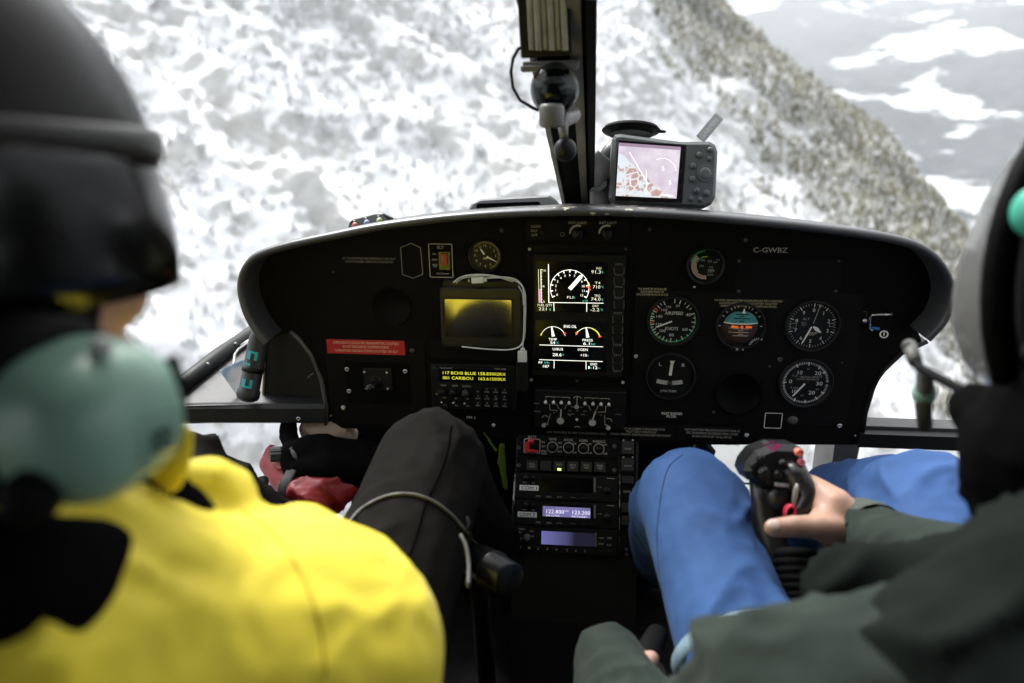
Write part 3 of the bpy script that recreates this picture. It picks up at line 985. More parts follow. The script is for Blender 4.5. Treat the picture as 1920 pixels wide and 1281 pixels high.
# the red notice
red = thing('red_notice', 'red emergency locator transmitter notice strip on the left of the panel', 'notice', PF.pt(*PF.uv(686, 664)))
m = MB(); m.plate(PF, 613, 638, 759, 664.5, .0017, .0030, .0006, .0003)
obj('strip', m, M('red notice', (.42, .012, .014), .45, var=.15, scale=12), red)
legend([('EMERGENCY LOCATOR TRANSMITTER LOCATED', 686, 643.5, 122, 4.6), ('IN AFT BAGGAGE COMPARTMENT', 686, 650.7, 87, 4.6), ('OPERATING INSTRUCTIONS LOCATED ON ELT', 687, 658.3, 117, 4.6)], M('notice ink', (.75, .55, .35), .6), h=.0032, parent=red)
# ball mount plate below the notice
bm_ = thing('ball_mount', 'small square black plate with a silver ball mount below the red notice', 'mount', PF.pt(*PF.uv(707, 733)))
m = MB(); m.plate(PF, 649, 680, 768, 757, .0018, .0032, .002, .0005); obj('backing_plate', m, DEEP_BLK, bm_)
m = MB(); m.plate(PF, 682, 692, 735, 732, .0032, .008, .001, .0008); pl_ = obj('plate', m, SATIN_BLK, bm_)
for x, y in ((683, 698), (725, 699), (687, 729), (727, 729)): screw(pl_, PF, x, y, 2.4, STEEL, .008)
m = MB(); f = PF.at(703, 716, .008); m.lathe([(.012, 0), (.009, .006), (.005, .012), (.005, .02)], f, 20); m.ball(f.pt(0, 0, .024), .0085, 18, 12); obj('ball', m, GLOSS_BLK, bm_)
m = MB(); m.ball(PF.pt(*PF.uv(693, 721, .012), .012), .0036, 12, 8); obj('knob', m, STEEL, bm_)

# ================================================================== ROUND INSTRUMENTS
DIAL = M('dial black', (.006, .0065, .006), .6, spec=.2)
HB = .0018
class Gauge:
    def __init__(s, name, label, px, py, rpx, bezel=1.16, cat='gauge', dial=None, rim=None):
        s.s = PF.sc(px, py, HB)
        s.f = PF.at(px, py, HB)
        s.r = rpx * s.s
        s.root = thing(name, label, cat, s.f.pt(0, -s.r, 0))
        r_ = s.r
        m = MB(); m.lathe([(r_ * bezel, 0), (r_ * bezel, .004), (r_ * (bezel - .03), .0058), (r_ * (bezel - .08), .0058), (r_ * 1.05, .003), (r_ * 1.04, .0008)], s.f, 48, True, False)
        obj('bezel', m, rim or SATIN_BLK, s.root)
        m = MB(); m.lathe([(r_ * 1.045, .0006), (r_ * .01, .0006)], s.f, 48, False)
        s.dial = obj('dial', m, dial or DIAL, s.root)
        m = MB(); m.lathe([(r_ * 1.045, .0036), (r_ * .01, .0036)], s.f, 32, False)
        s.glass_mb = m
    def done(s):
        obj('glass', s.glass_mb, CLEAR, s.root)
    def ticks(s, angs, r0, r1, w, mat=WHITE_INK, name='tick_marks', h=.0010):
        m = MB()
        for a in angs:
            t = R(a); c, d = math.sin(t), math.cos(t)
            m.seg(s.f, c * r0 * s.r, d * r0 * s.r, c * r1 * s.r, d * r1 * s.r, w * s.s / 2, h)
        return obj(name, m, mat, s.dial)
    def nums(s, items, mat=WHITE_INK, name='numerals'):
        m = MB()
        for t, x, y, w, hh_ in items:                   # x, y in radii, size in photo px
            m.textuv(s.f, t, x * s.r, y * s.r, w * s.s if w else None, hh_ * s.s, .0010)
        return obj(name, m, mat, s.dial)
    def polar(s, items, rad, hh_, mat=WHITE_INK):
        return s.nums([(t, rad * math.sin(R(a)), rad * math.cos(R(a)), None, hh_) for t, a in items], mat)
    def arc(s, r0, r1, a0, a1, mat, name='arc', h=.0009):
        m = MB(); m.arc(s.f, (0, 0), r0 * s.r, r1 * s.r, a0, a1, h, 40)
        return obj(name, m, mat, s.dial)
    def needle(s, ang, r0, r1, w0, w1, mat=WHITE_INK, h=.0018, name='needle', tip=0.0):
        t = R(ang); c, d = math.sin(t), math.cos(t)
        m = MB()
        rr = [r0, r1 - tip, r1] if tip else [r0, r1]
        ww = [w0, w1, .3] if tip else [w0, w1]
        for i in range(len(rr) - 1):
            a0_, a1_ = rr[i] * s.r, rr[i + 1] * s.r
            m.seg(s.f, c * a0_, d * a0_, c * a1_, d * a1_, ww[i] * s.s / 2, h, ww[i + 1] * s.s / 2)
        return obj(name, m, mat, s.root)

NEEDLE = M('needle white', (.88, .88, .84), .5)
# airspeed
g = Gauge('airspeed_indicator', 'round airspeed indicator in knots with a green arc ring', 1261.5, 601.5, 43)
g.arc(.95, 1.0, 68, 303, GREEN_INK, 'green_arc')
def asi(kn): return np.interp(kn, [0, 20, 40, 60, 80, 100, 120, 140, 160, 170], [2, 17, 68, 118, 183, 226, 259, 281, 314, 333])
g.ticks([2, 17, 42] + [asi(k) for k in (40, 50, 60, 70, 80, 90, 100, 110, 120, 130, 140, 150, 160, 170)], .82, 1.0, 1.9)
g.ticks([31, 52] + [asi(k) for k in (45, 55, 65, 75, 85, 95, 105, 115, 125, 135, 145, 155, 165)], .88, 1.0, 1.4)
g.ticks([304, 266], .80, 1.02, 3.0, RED_INK, 'red_mark', .0012)
g.nums([('20', .17, .70, 7, 4), ('40', .66, .30, 10, 5.5), ('60', .55, -.38, 10, 5.5), ('80', -.02, -.66, 9, 5.5), ('100', -.42, -.47, 11, 5.5), ('120', -.60, -.17, 11, 5), ('140', -.60, .20, 11, 5.5), ('160', -.40, .50, 11, 5), ('170', -.22, .64, 9, 4)])
g.nums([('AIRSPEED', .03, .36, 34, 6.2), ('KNOTS', -.03, -.36, 24, 6.2)])
g.needle(247, .04, .82, 3.2, 2.6, NEEDLE, tip=.06)
g.done()
# altimeter
g = Gauge('altimeter', 'round altimeter marked ALT with two white hands, above the vertical speed dial', 1522.5, 610.5, 45)
g.ticks([i * 36 for i in range(10)], .84, 1.0, 1.7)
g.ticks([i * 7.2 for i in range(50) if i % 5], .90, .99, 1.0, DIM_INK, 'minor_marks')
g.polar([(str(i), i * 36) for i in range(10)], .70, 7)
g.nums([('ALT', -.28, .30, 13, 4.6), ('1000 FT', -.36, .12, 10, 2.6), ('100 FT', -.34, .02, 9, 2.6)], DIM_INK)
m = MB()
for k in range(4): m.seg(g.f, -.25 * g.r + k * .1 * g.r, -.45 * g.r, .0 * g.r + k * .1 * g.r, -.28 * g.r, .0004, .0011)
obj('hatched_flag', m, DIM_INK, g.dial)
m = MB(); m.frame_line(g.f, rrect(-.92 * g.r, -.13 * g.r, -.66 * g.r, .10 * g.r, .001), .0006, .0011); m.frame_line(g.f, rrect(.70 * g.r, -.03 * g.r, .9 * g.r, .13 * g.r, .001), .0006, .0011)
obj('pressure_window', m, DIM_INK, g.dial)
g.needle(203, .05, .92, 3.0, 3.0, NEEDLE, name='long_hand', tip=.08)
m = MB()
t = R(127); c, d_ = math.sin(t), math.cos(t)
m.seg(g.f, c * .05 * g.r, d_ * .05 * g.r, c * .25 * g.r, d_ * .25 * g.r, .0012, .0022, .0030); m.seg(g.f, c * .25 * g.r, d_ * .25 * g.r, c * .50 * g.r, d_ * .50 * g.r, .0030, .0022, .0004)
obj('short_hand', m, NEEDLE, g.root)
m = MB()
t = R(14); c, d_ = math.sin(t), math.cos(t)
m.seg(g.f, c * .1 * g.r, d_ * .1 * g.r, c * .85 * g.r, d_ * .85 * g.r, .0004, .0020, .0005); m.seg(g.f, c * .85 * g.r, d_ * .85 * g.r, c * .98 * g.r, d_ * .98 * g.r, .0004, .0020, .0030)
obj('triangle_hand', m, DIM_INK, g.root)
g.done()
# vertical speed
g = Gauge('vertical_speed_indicator', 'round vertical speed dial with zero at the left, at the lower right of the panel', 1510, 717.5, 43, 1.2)
vs_a = [270 + k * 4.5 for k in range(0, 40)] + [270 - k * 4.5 for k in range(1, 40)]
g.ticks([a for a in vs_a], .90, 1.0, 1.2, WHITE_INK)
g.ticks([270, 331, 3, 35, 55, 205, 175, 143, 120], .84, 1.0, 2.2, WHITE_INK, 'major_marks', .0012)
g.nums([('0', -.66, .05, 6, 7), ('10', -.29, .49, 9, 7.5), ('20', .49, .48, 12, 7.5), ('30', .61, -.02, 12, 7.5), ('20', .33, -.47, 12, 7.5), ('10', -.44, -.43, 8, 7.5)])
g.nums([('15', .05, .67, 4.5, 3.4), ('25', .62, .33, 5.5, 3.4), ('25', .55, -.30, 5.5, 3.4), ('15', -.08, -.63, 5, 3.4), ('UP', -.44, .32, 5, 3), ('DOWN', -.38, -.26, 11, 3), ('5', -.58, .34, 3, 3.4), ('5', -.6, -.25, 3, 3.4)], DIM_INK)
g.nums([('VERTICAL SPEED', .13, .28, 36, 3.6), ('100 FEET PER MINUTE', .08, .17, 42, 3.0)], DIM_INK)
g.needle(217, .04, .85, 3.4, 3.2, NEEDLE, tip=.06)
m = MB(); a = .84 * g.r
for b_ in (-.1, .1): m.seg(g.f, .86 * g.r, b_ * g.r, 1.0 * g.r, b_ * g.r, .0004, .0012)
obj('limit_box', m, DIM_INK, g.dial)
g.done()
# attitude indicator
g = Gauge('attitude_indicator', 'small artificial horizon with teal sky half and orange aircraft symbol', 1388, 611, 42, 1.12)
m = MB()
def horizon_ball(zlo, zhi):                             # part of a tilted ball face between two heights
    mm = MB(); V = []; F_ = []; nx = 24
    for j in range(7):
        b_ = zlo + (zhi - zlo) * j / 6
        w_ = math.sqrt(max(0, .78 ** 2 - b_ * b_))
        for i in range(nx + 1):
            a_ = -w_ + 2 * w_ * i / nx
            V.append(g.f.pt(a_ * g.r, (b_ - .05 * (1 - (a_ / .78) ** 2)) * g.r, .0010 + .004 * math.sqrt(max(0, 1 - (a_ * a_ + b_ * b_) / .64))))
    for j in range(6):
        for i in range(nx):
            F_.append((j * (nx + 1) + i, j * (nx + 1) + i + 1, (j + 1) * (nx + 1) + i + 1, (j + 1) * (nx + 1) + i))
    return mm.add(V, F_, True)
ah = .20
obj('sky_half', horizon_ball(ah, .74), M('horizon teal', (.05, .26, .27), .5, var=.2, scale=120), g.root)
gh = obj('ground_half', horizon_ball(-.74, ah - .045), M('horizon brown', (.035, .013, .008), .5), g.root)
m = horizon_ball(ah - .045, ah); obj('horizon_line', m, NEEDLE, g.root)
m = MB()
for b_, w_ in ((.30, .12), (.42, .36), (.53, .10), (.62, .3)): m.seg(g.f, -w_ * g.r, (b_ - .02) * g.r, w_ * g.r, (b_ - .02) * g.r, .0007, .0062)
obj('sky_ladder', m, DEEP_BLK, g.root)
m = MB()
for b_, w_ in ((-.02, .1), (-.09, .36), (-.18, .12), (-.26, .36), (-.35, .12), (-.42, .34)): m.seg(g.f, -w_ * g.r, b_ * g.r, w_ * g.r, b_ * g.r, .0006, .0062)
m.textuv(g.f, '10', -.46 * g.r, -.05 * g.r, .005, .0035, .0062); m.textuv(g.f, '20', -.48 * g.r, -.24 * g.r, .005, .0035, .0062)
obj('ground_ladder', m, M('ladder cream', (.45, .38, .28), .6), g.root)
m = MB()
for x0, x1 in ((-.44, -.12), (.20, .48)): m.seg(g.f, x0 * g.r, .015 * g.r, x1 * g.r, -.0 * g.r, .0017, .0068)
m.ball(g.f.pt(.04 * g.r, .0, .0068), .0022, 10, 6)
obj('aircraft_symbol', m, M('symbol orange', (.9, .16, .02), .5, emit=0.133), g.root)
m = MB(); m.seg(g.f, .07 * g.r, .65 * g.r, .07 * g.r, .88 * g.r, .0026, .0064, .0004)
obj('top_pointer', m, NEEDLE, g.root)
g.ticks([-60, -45, -30, -20, -10, 10, 20, 30, 45, 60, 90, -90], .88, .98, 1.6)
m = MB(); m.arc(g.f, (.86 * g.r, -.96 * g.r), .34 * g.r, .36 * g.r, -75, 30, .003, 10)
for a in range(-75, 31, 12): t = R(a); m.seg(g.f, (.86 + .34 * math.sin(t)) * g.r, (-.96 + .34 * math.cos(t)) * g.r, (.86 + .44 * math.sin(t)) * g.r, (-.96 + .44 * math.cos(t)) * g.r, .0004, .003)
obj('trim_scale', m, WHITE_INK, g.dial)
m = MB(); m.prism(rrect(-.36 * g.r, -1.17 * g.r, .22 * g.r, -.96 * g.r, .003), g.f, .0, .008, .001); obj('lower_housing', m, SATIN_BLK, g.root)
m = MB(); m.ball(g.f.pt(-.10 * g.r, -1.06 * g.r, .009), .0022, 10, 6); m.ball(g.f.pt(.16 * g.r, -1.07 * g.r, .009), .0016, 8, 6); obj('cage_knob', m, GREY_MET, g.root)
g.done()
# turn indicator
g = Gauge('turn_indicator', 'black turn indicator with white paddle needle and pale slip tube', 1257, 705, 44, 1.08)
m = MB(); m.seg(g.f, -.02 * g.r, .04 * g.r, .03 * g.r, .60 * g.r, .0022, .0020); m.seg(g.f, .035 * g.r, .56 * g.r, .04 * g.r, .72 * g.r, .0014, .0020, .0040)
obj('needle', m, NEEDLE, g.root)
m = MB()
m.arc(g.f, (-.01 * g.r, 1.9 * g.r), 2.11 * g.r, 2.30 * g.r, 180.0 + 1.5, 180 + 15, .0020, 10); m.arc(g.f, (-.01 * g.r, 1.9 * g.r), 2.11 * g.r, 2.30 * g.r, 180 - 14, 180 - 2.5, .0020, 10)
obj('slip_tube', m, M('tube white', (.50, .51, .48), .4, var=.15, scale=150), g.root)
m = MB(); m.ball(g.f.pt(-.02 * g.r, -.30 * g.r, .004), .0038, 14, 10); obj('slip_ball', m, GLOSS_BLK, g.root)
g.nums([('L', -.46, .54, 5, 6.5), ('R', .52, .52, 6, 6.5), ('2 MIN TURN', -.06, -.70, 30, 4.6)])
g.done()
# rotor tachometer
g = Gauge('rotor_tachometer', 'small round rotor speed gauge with pink and green arcs reading 389', 1322.5, 498, 29, 1.25)
g.arc(.96, 1.02, 284, 355, GREEN_INK, 'outer_green_arc')
g.arc(.66, .92, 172, 318, M('tach pink', (.50, .36, .33), .6), 'pink_band')
m = MB(); m.arc(g.f, (0, 0), .77 * g.r, .80 * g.r, 172, 318, .0011, 30); obj('band_line', m, M('band line', (.25, .12, .12), .6), g.dial)
g.arc(.58, .65, 228, 285, M('tach lime', (.42, .55, .05), .6), 'lime_arc'); g.arc(.56, .63, 290, 335, GREEN_INK, 'inner_green_arc'); g.arc(.56, .64, 335, 368, M('tach lime', (.42, .55, .05)), 'lime_arc')
g.nums([('400', -.20, .36, 8, 4), ('450', .26, .30, 8, 4), ('350', -.25, -.02, 8, 4), ('N2', .80, .40, 6, 3.4), ('NR', .64, .24, 7, 3.4), ('NR', .38, -.10, 7, 3.4), ('389', .38, -.34, 12, 6.5), ('RPM', .36, -.62, 10, 3.2)], DIM_INK)
g.done()
# clock
g = Gauge('clock', 'round yellow tinted panel clock showing twelve hours, above the small screen', 910, 479.5, 26, 1.2)
CLK = M('clock ink', (.55, .52, .36), .6)
g.ticks([i * 6 for i in range(-8, 27)], .92, 1.03, 1.0, M('clock gold', (.45, .40, .15), .6))
g.polar([('12', 0), ('1', 30), ('2', 60), ('3', 90), ('5', 150), ('6', 180), ('7', 210), ('8', 240), ('9', 270), ('10', 300), ('11', 330)], .74, 4.8, CLK)
g.needle(-33, .12, .66, 3.2, 3.2, NEEDLE, name='hour_hand', tip=.2); g.needle(118, .12, .96, 3.6, 1.4, NEEDLE, name='minute_hand', tip=.2)
m = MB(); m.arc(g.f, (0, -.32 * g.r), .10 * g.r, .2 * g.r, -60, 60, .0012, 8); obj('small_hand', m, CLK, g.root)
m = MB(); m.ball(g.f.pt(-.52 * g.r, -.72 * g.r, .002), .0014, 8, 6); obj('set_screw', m, STEEL, g.root)
g.done()

# ================================================================== ENGINE DISPLAY (the tall two-part screen)
vd = thing('engine_display', 'tall engine display with lit dial above two oil arcs, centre of the panel', 'display', PF.pt(*PF.uv(1085, 705)))
m = MB(); m.plate(PF, 1000, 478, 1170, 706, .0018, .012, .003, .001); obj('housing', m, M('display housing', (.005, .005, .005), .55, spec=.2), vd)
HD = .0124
m = MB(); m.plate(PF, 1004, 490, 1138, 586, .012, .0124, .001, .0001); su = obj('upper_screen', m, SCREEN, vd)
m = MB(); m.plate(PF, 1004, 602, 1138, 696, .012, .0124, .001, .0001); sl_ = obj('lower_screen', m, SCREEN, vd)
H2 = HD + .0006
FD = PF
def X(zx): return 1000 + zx * 180 / 1920.0
def Y1(zy): return 480 + zy * 120 / 1280.0
def Y2(zy): return 590 + zy * 120 / 1280.0
m = MB()
for x0, y0, x1, y1, w in ((302, 165, 310, 940, 1.5), (310, 932, 1405, 946, 1.1), (410, 940, 414, 1105, 1.2), (1068, 940, 1068, 1115, 1.2)):
    m.line(PF, X(x0), Y1(y0), X(x1), Y1(y1), w, H2)
c0 = PF.uv(X(725), Y1(655), H2); k_ = PF.sc(1070, 540, H2)
rr = (1115 - 335) / 2 * 180 / 1920 * k_
m.arc(PF, c0, rr * .972, rr * 1.0, -118, 118, H2, 60)
for i in range(13):
    if i == 8: continue
    a = R(-118 + i * 236 / 12)
    m.seg(PF, c0[0] + rr * math.sin(a), c0[1] + rr * math.cos(a), c0[0] + rr * .86 * math.sin(a), c0[1] + rr * .86 * math.cos(a), 0.0008, H2)
for i, t in enumerate(['0', '1', '2', '3', '4', '5', '6', '7', '', '9', '10', '11', '12']):
    a = R(-118 + i * 236 / 12)
    m.textuv(PF, t, c0[0] + rr * .72 * math.sin(a), c0[1] + rr * .72 * math.cos(a), None, .0034, H2)
obj('flight_limit_scale', m, LIT_WHITE, su)
m = MB()
x0, y0 = PF.uv(X(725), Y1(665), H2); x1, y1 = PF.uv(X(945), Y1(420), H2); x2, y2 = PF.uv(X(982), Y1(370), H2)
m.seg(PF, x0, y0, x1, y1, .0029, H2 + .0004); m.seg(PF, x1, y1, x2, y2, .0029, H2 + .0004, .0006)
obj('flight_limit_needle', m, LIT_WHITE, su)
m = MB()
for t, x, y, w, hh_ in (('N1', 1310, 248, 90, 50), ('91.3', 1255, 320, 190, 68), ('T4', 1285, 540, 110, 48), ('710', 1265, 620, 150, 64), ('TRQ', 1280, 797, 120, 48), ('74.0', 1250, 865, 190, 64), ('FLI', 735, 828, 120, 48),
                        ('FUEL QTY', 232, 985, 290, 46), ('221', 185, 1060, 160, 58), ('OAT', 1243, 1000, 130, 46), ('-2.2', 1230, 1075, 180, 64), ('10', 220, 293, 60, 44), ('5', 208, 608, 36, 40), ('0', 210, 915, 36, 40)):
    m.text(PF, t, X(x), Y1(y), w * .09375, hh_ * .09375, H2)
obj('lettering', m, LIT_CREAM, su)
m = MB()
for t, x, y, w, hh_ in (('%', 1380, 325, 34, 46), ('°C', 1380, 622, 56, 44), ('%', 1380, 875, 34, 44), ('%', 815, 830, 36, 46), ('x10', 1035, 897, 105, 38), ('l', 335, 1070, 14, 44), ('°C', 1365, 1080, 50, 44)):
    m.text(PF, t, X(x), Y1(y), w * .09375, hh_ * .09375, H2)
obj('unit_lettering', m, LIT_CYAN, su)
m = MB()
m.line(PF, X(102), Y1(268), X(115), Y1(940), .9, H2); m.line(PF, X(150), Y1(268), X(162), Y1(940), 1.6, H2)
for i in range(11): m.line(PF, X(152 + i), Y1(275 + i * 66), X(178 if i % 5 else 190), Y1(275 + i * 66), .9, H2)
obj('fuel_scale', m, LIT_CREAM, su)
m = MB(); m.line(PF, X(128), Y1(662), X(133), Y1(936), 4.2, H2); obj('fuel_bar', m, LIT_MAG, su)
m = MB(); m.arc(PF, c0, rr * .98, rr * 1.05, 70, 82, H2 + .0003, 6); obj('amber_arc', m, M('lit amber', (.85, .55, .1), .5, emit=0.427), su)
m = MB()
a = R(83); m.seg(PF, c0[0] + rr * .86 * math.sin(a), c0[1] + rr * .86 * math.cos(a), c0[0] + rr * 1.08 * math.sin(a), c0[1] + rr * 1.08 * math.cos(a), .0010, H2 + .0004)
m.arc(PF, c0, rr * 1.02, rr * 1.09, 89, 94, H2, 4)
obj('red_limit', m, LIT_RED, su)
# lower screen
m = MB()
for x0, y0, x1, y1, w in ((120, 606, 1395, 645, 1.1), (118, 902, 1385, 940, 1.1), (415, 915, 415, 1072, 1.2), (1054, 935, 1054, 1095, 1.2)):
    m.line(PF, X(x0), Y2(y0), X(x1), Y2(y1), w, H2)
for cx_, cy_ in ((395, 480), (1085, 500)):
    cc = PF.uv(X(cx_), Y2(cy_), H2); r2 = 262 * 180 / 1920 * k_
    m.arc(PF, cc, r2 * .962, r2, -68, 75 if cx_ < 600 else 20, H2, 30)
    x0, y0 = cc; x1, y1 = PF.uv(X(cx_ - 30), Y2(cy_ - 245), H2); x0, y0 = PF.uv(X(cx_ + 5), Y2(cy_ - 45), H2)
    m.seg(PF, x0, y0, x1, y1, .0024, H2 + .0004, .0008)
obj('oil_scales', m, LIT_WHITE, sl_)
m = MB()
for t, x, y, w, hh_ in (('ENG OIL', 738, 238, 255, 58), ('TEMP', 388, 495, 165, 50), ('54', 388, 562, 95, 56), ('PRESS', 1085, 512, 205, 50), ('6.1', 1062, 580, 130, 60), ('U/BUS', 490, 692, 205, 52), ('I/GEN', 990, 702, 195, 52),
                        ('28.6', 475, 802, 180, 62), ('+10', 1005, 812, 125, 58), ('FF', 145, 960, 78, 46), ('187', 255, 1035, 125, 56), ('END', 1210, 992, 130, 50), ('1', 1112, 1058, 22, 58), ('12', 1240, 1062, 80, 58)):
    m.text(PF, t, X(x), Y2(y), w * .09375, hh_ * .09375, H2)
obj('lettering', m, LIT_WHITE, sl_)
m = MB()
for t, x, y, w, hh_ in (('°C', 478, 565, 62, 46), ('bar', 1200, 585, 95, 44), ('V', 597, 806, 36, 40), ('A', 1088, 822, 36, 40), ('l/h', 272, 962, 95, 40), ('h', 1150, 1065, 30, 40), ('mn', 1312, 1070, 52, 26)):
    m.text(PF, t, X(x), Y2(y), w * .09375, hh_ * .09375, H2)
obj('unit_lettering', m, LIT_CYAN, sl_)
cc = PF.uv(X(1085), Y2(500), H2)
m = MB(); m.arc(PF, cc, r2 * .93, r2 * 1.02, 20, 72, H2 + .0002, 20)
c1 = PF.uv(X(395), Y2(480), H2); m.arc(PF, c1, r2 * .94, r2 * 1.04, -76, -66, H2 + .0002, 5); m.arc(PF, cc, r2 * .95, r2 * 1.05, -58, -48, H2 + .0002, 5)
obj('yellow_arc', m, LIT_YELLOW, sl_)
m = MB()
for c_, a in ((c1, 63), (cc, -60), (cc, 75)):
    t = R(a); m.seg(PF, c_[0] + r2 * .88 * math.sin(t), c_[1] + r2 * .88 * math.cos(t), c_[0] + r2 * 1.12 * math.sin(t), c_[1] + r2 * 1.12 * math.cos(t), .0010, H2 + .0004)
obj('red_limit', m, LIT_RED, sl_)
# key column
KEYS = (('OFF1', 499, 513.5), ('OFF2', 519, 534), ('SCROLL', 541, 556), ('RESET', 562, 577), ('SELECT', 590.5, 605), (None, 611, 625), (None, 630, 643), ('ENTER', 650, 663), ('BRT+', 669, 680), ('BRT-', 682, 693))
for t, y0, y1 in KEYS:
    x0 = 1151.5 if y0 < 580 else 1149
    m = MB(); m.plate(PF, x0, y0, x0 + 18.5, y1, .012, .0145, .0012, .0005); kk = obj('key', m, M('key black', (.007, .007, .007), .55, spec=.2), vd)
    m = MB()
    if t: m.text(PF, t, x0 + 9, y0 - 3.2 if t != 'BRT-' else y1 + 3.2, 16 if len(t) > 4 else 14, 3.6, .0132)
    for (ax, ay, bx_, by_) in ((x0, y0 + 2, x0, y1), (x0 + 18.5, y0 + 2, x0 + 18.5, y1), (x0, y1, x0 + 3, y1), (x0 + 15.5, y1, x0 + 18.5, y1)):
        m.line(PF, ax, ay, bx_, by_, .6, .0150)
    obj('lettering', m, GREY_INK, kk)

# ================================================================== LEFT-HAND UNITS
elt = thing('locator_switch', 'small black ELT switch unit with a red rocker beside the clock', 'switch', PF.pt(*PF.uv(828, 521)))
m = MB(); m.plate(PF, 804.5, 457, 849, 520.5, 0, .004, .002, .0006); obj('plate', m, DEEP_BLK, elt)
m = MB(); m.frame_line(PF, rrect(*PF.rect(804.5, 457, 849, 520.5, .004), .002), .0011, .0046); obj('outline', m, DIM_INK, elt)
m = MB(); m.plate(PF, 822, 472, 844, 507, .004, .007, .001, .0006); rk_ = obj('rocker_housing', m, GLOSS_BLK, elt)
m = MB(); m.plate(PF, 827, 476, 838, 497.5, .007, .011, .0008, .0008); obj('rocker', m, M('rocker red', (.32, .02, .025), .4), elt)
m = MB()
for t, x, y, w, hh_ in (('ELT', 826, 464, 12, 5), ('ON', 814, 476.5, 7, 3.4), ('ARMED', 815, 487, 11, 3.4), ('RESET', 816, 496.5, 10, 3), ('TEST', 816, 500, 8, 3), ('RESCUE', 825, 513, 12, 3.2)): m.text(PF, t, x, y, w, hh_, .0046)
m.line(PF, 832, 513.5, 842, 513.5, 1.1, .0046)
obj('lettering', m, DIM_INK, elt)
# small dark screen with a glossy face
tab = thing('small_screen', 'small switched off screen with glossy face reflecting yellow, left of the engine display', 'screen', PF.pt(*PF.uv(900, 650)))
m = MB(); m.plate(PF, 826, 540, 978, 652, .0, .016, .006, .002); obj('body', m, M('screen body', (.006, .006, .006), .45), tab)
m = MB(); m.plate(PF, 829, 526, 975, 549, .0, .011, .006, .002); obj('visor_bar', m, SATIN_BLK, tab)
m = MB(); m.frame_line(PF, rrect(*PF.rect(831, 558, 963, 633, .0163), .003), .0022, .0166); obj('bezel', m, SATIN_BLK, tab)
m = MB(); m.plate(PF, 835, 562, 959, 630, .0158, .0164, .002, .0001)
obj('glass', m, M('mirror screen', (.004, .004, .003), .10, spec=1.0, ior=2.6, rvar=.02, var=0), tab)
# white charging cable hung round the screen
WHT = M('cable white', (.66, .68, .66), .45, var=.05)
cb = thing('charging_cable', 'white charging cable looped around the small dark screen', 'cable', PF.pt(*PF.uv(978, 678), .02))
def cpath(pp, h, n=40): return [PF.pt(q.x, q.y, hh2) for q, hh2 in zip(catmull([Vector((*PF.uv(x, y, .018), 0)) for x, y in pp], n), [h] * n)]
m = MB()
m.tube(cpath([(850, 530), (862, 521), (880, 516), (905, 515), (930, 518), (958, 524), (975, 532), (984, 548), (985.5, 575), (985, 600), (984, 625), (981, 640), (974, 650), (960, 655), (940, 656), (905, 654), (866, 650)], .0185, 70), .00125, 8)
m.tube(cpath([(855, 531), (866, 523), (885, 519), (905, 517.5), (935, 521), (962, 529)], .0165, 30), .0011, 8)
m.tube(cpath([(913, 521), (932, 520), (950, 519.5), (968, 524), (980, 537), (983, 560), (983, 600), (982, 630), (980.5, 645), (980, 660)], .0205, 50), .0011, 8)
m.tube(cpath([(972, 536), (980, 552), (981.5, 572)], .017, 14), .0011, 8)
obj('cord', m, WHT, cb)
m = MB(); f = PF.at(896, 524.5, .018); f = Frame(f.o, Matrix.Rotation(R(-4), 3, 'Y') @ f.u, Matrix.Rotation(R(-4), 3, 'Y') @ f.v)
s_ = PF.sc(896, 524)
m.prism(rrect(-11 * s_, -5.5 * s_, 11 * s_, 5.5 * s_, .001), f, 0, .006, .001, True); m.prism(rrect(11 * s_, -3.5 * s_, 17 * s_, 3.5 * s_, .001), f, .0005, .005, .001, True); obj('plug', m, WHT, cb)
m = MB(); m.prism(rrect(-18 * s_, -3 * s_, -14.5 * s_, 3 * s_, .0005), f, .001, .004, .0004, True); obj('plug_tip', m, GREY_MET, cb)
m = MB(); m.plate(PF, 970.5, 660, 987.5, 680, .017, .024, .0015, .001); m.plate(PF, 975.5, 654, 984, 660.5, .018, .023, .0015, .001); obj('usb_plug', m, WHT, cb)
m = MB(); m.plate(PF, 968, 680, 989, 735, .0, .021, .002, .001); obj('socket_block', m, SATIN_BLK, cb)
# FM radio
fm = thing('fm_radio', 'black FM radio with two lines of yellow digits and keypad, left of the pedestal', 'radio', PF.pt(*PF.uv(893, 770)))
m = MB(); m.plate(PF, 809, 685, 968, 768, .0, .010, .002, .001); obj('housing', m, M('radio black', (.006, .006, .006), .55, spec=.2), fm)
m = MB(); m.plate(PF, 823, 692, 952, 718, .010, .0103, .001, .0001); sc_ = obj('screen', m, SCREEN, fm)
m = MB()
m.text(PF, '117 BCHS BLUE 158.83002RX', 889, 700.5, 118, 5.8, .0110); m.text(PF, '001 CARIBOU   163.61500RX', 889, 710, 118, 5.8, .0110)
obj('digits', m, LIT_YELLOW, sc_)
m = MB()
for t, x, y, w, hh_ in (('Technisonic', 836, 690, 24, 3.6), ('TFM-138B', 938, 692.5, 22, 3.4), ('MAIN', 831.5, 722.5, 10, 3.6), ('GUARD', 853, 723.5, 11, 3.6), ('SQUELCH', 875, 724.5, 16, 3.6), ('O', 819, 739, 4, 3.6), ('MN', 833, 746, 6, 3.4), ('G1', 855, 747, 5, 3.4), ('HI', 876, 748, 4, 3.4), ('TG', 834, 759.5, 6, 3.4), ('G2', 856, 760.5, 6, 3.4), ('LO', 877, 761.5, 6, 3.4)):
    m.text(PF, t, x, y, w, hh_, .0108)
obj('lettering', m, DIM_INK, fm)
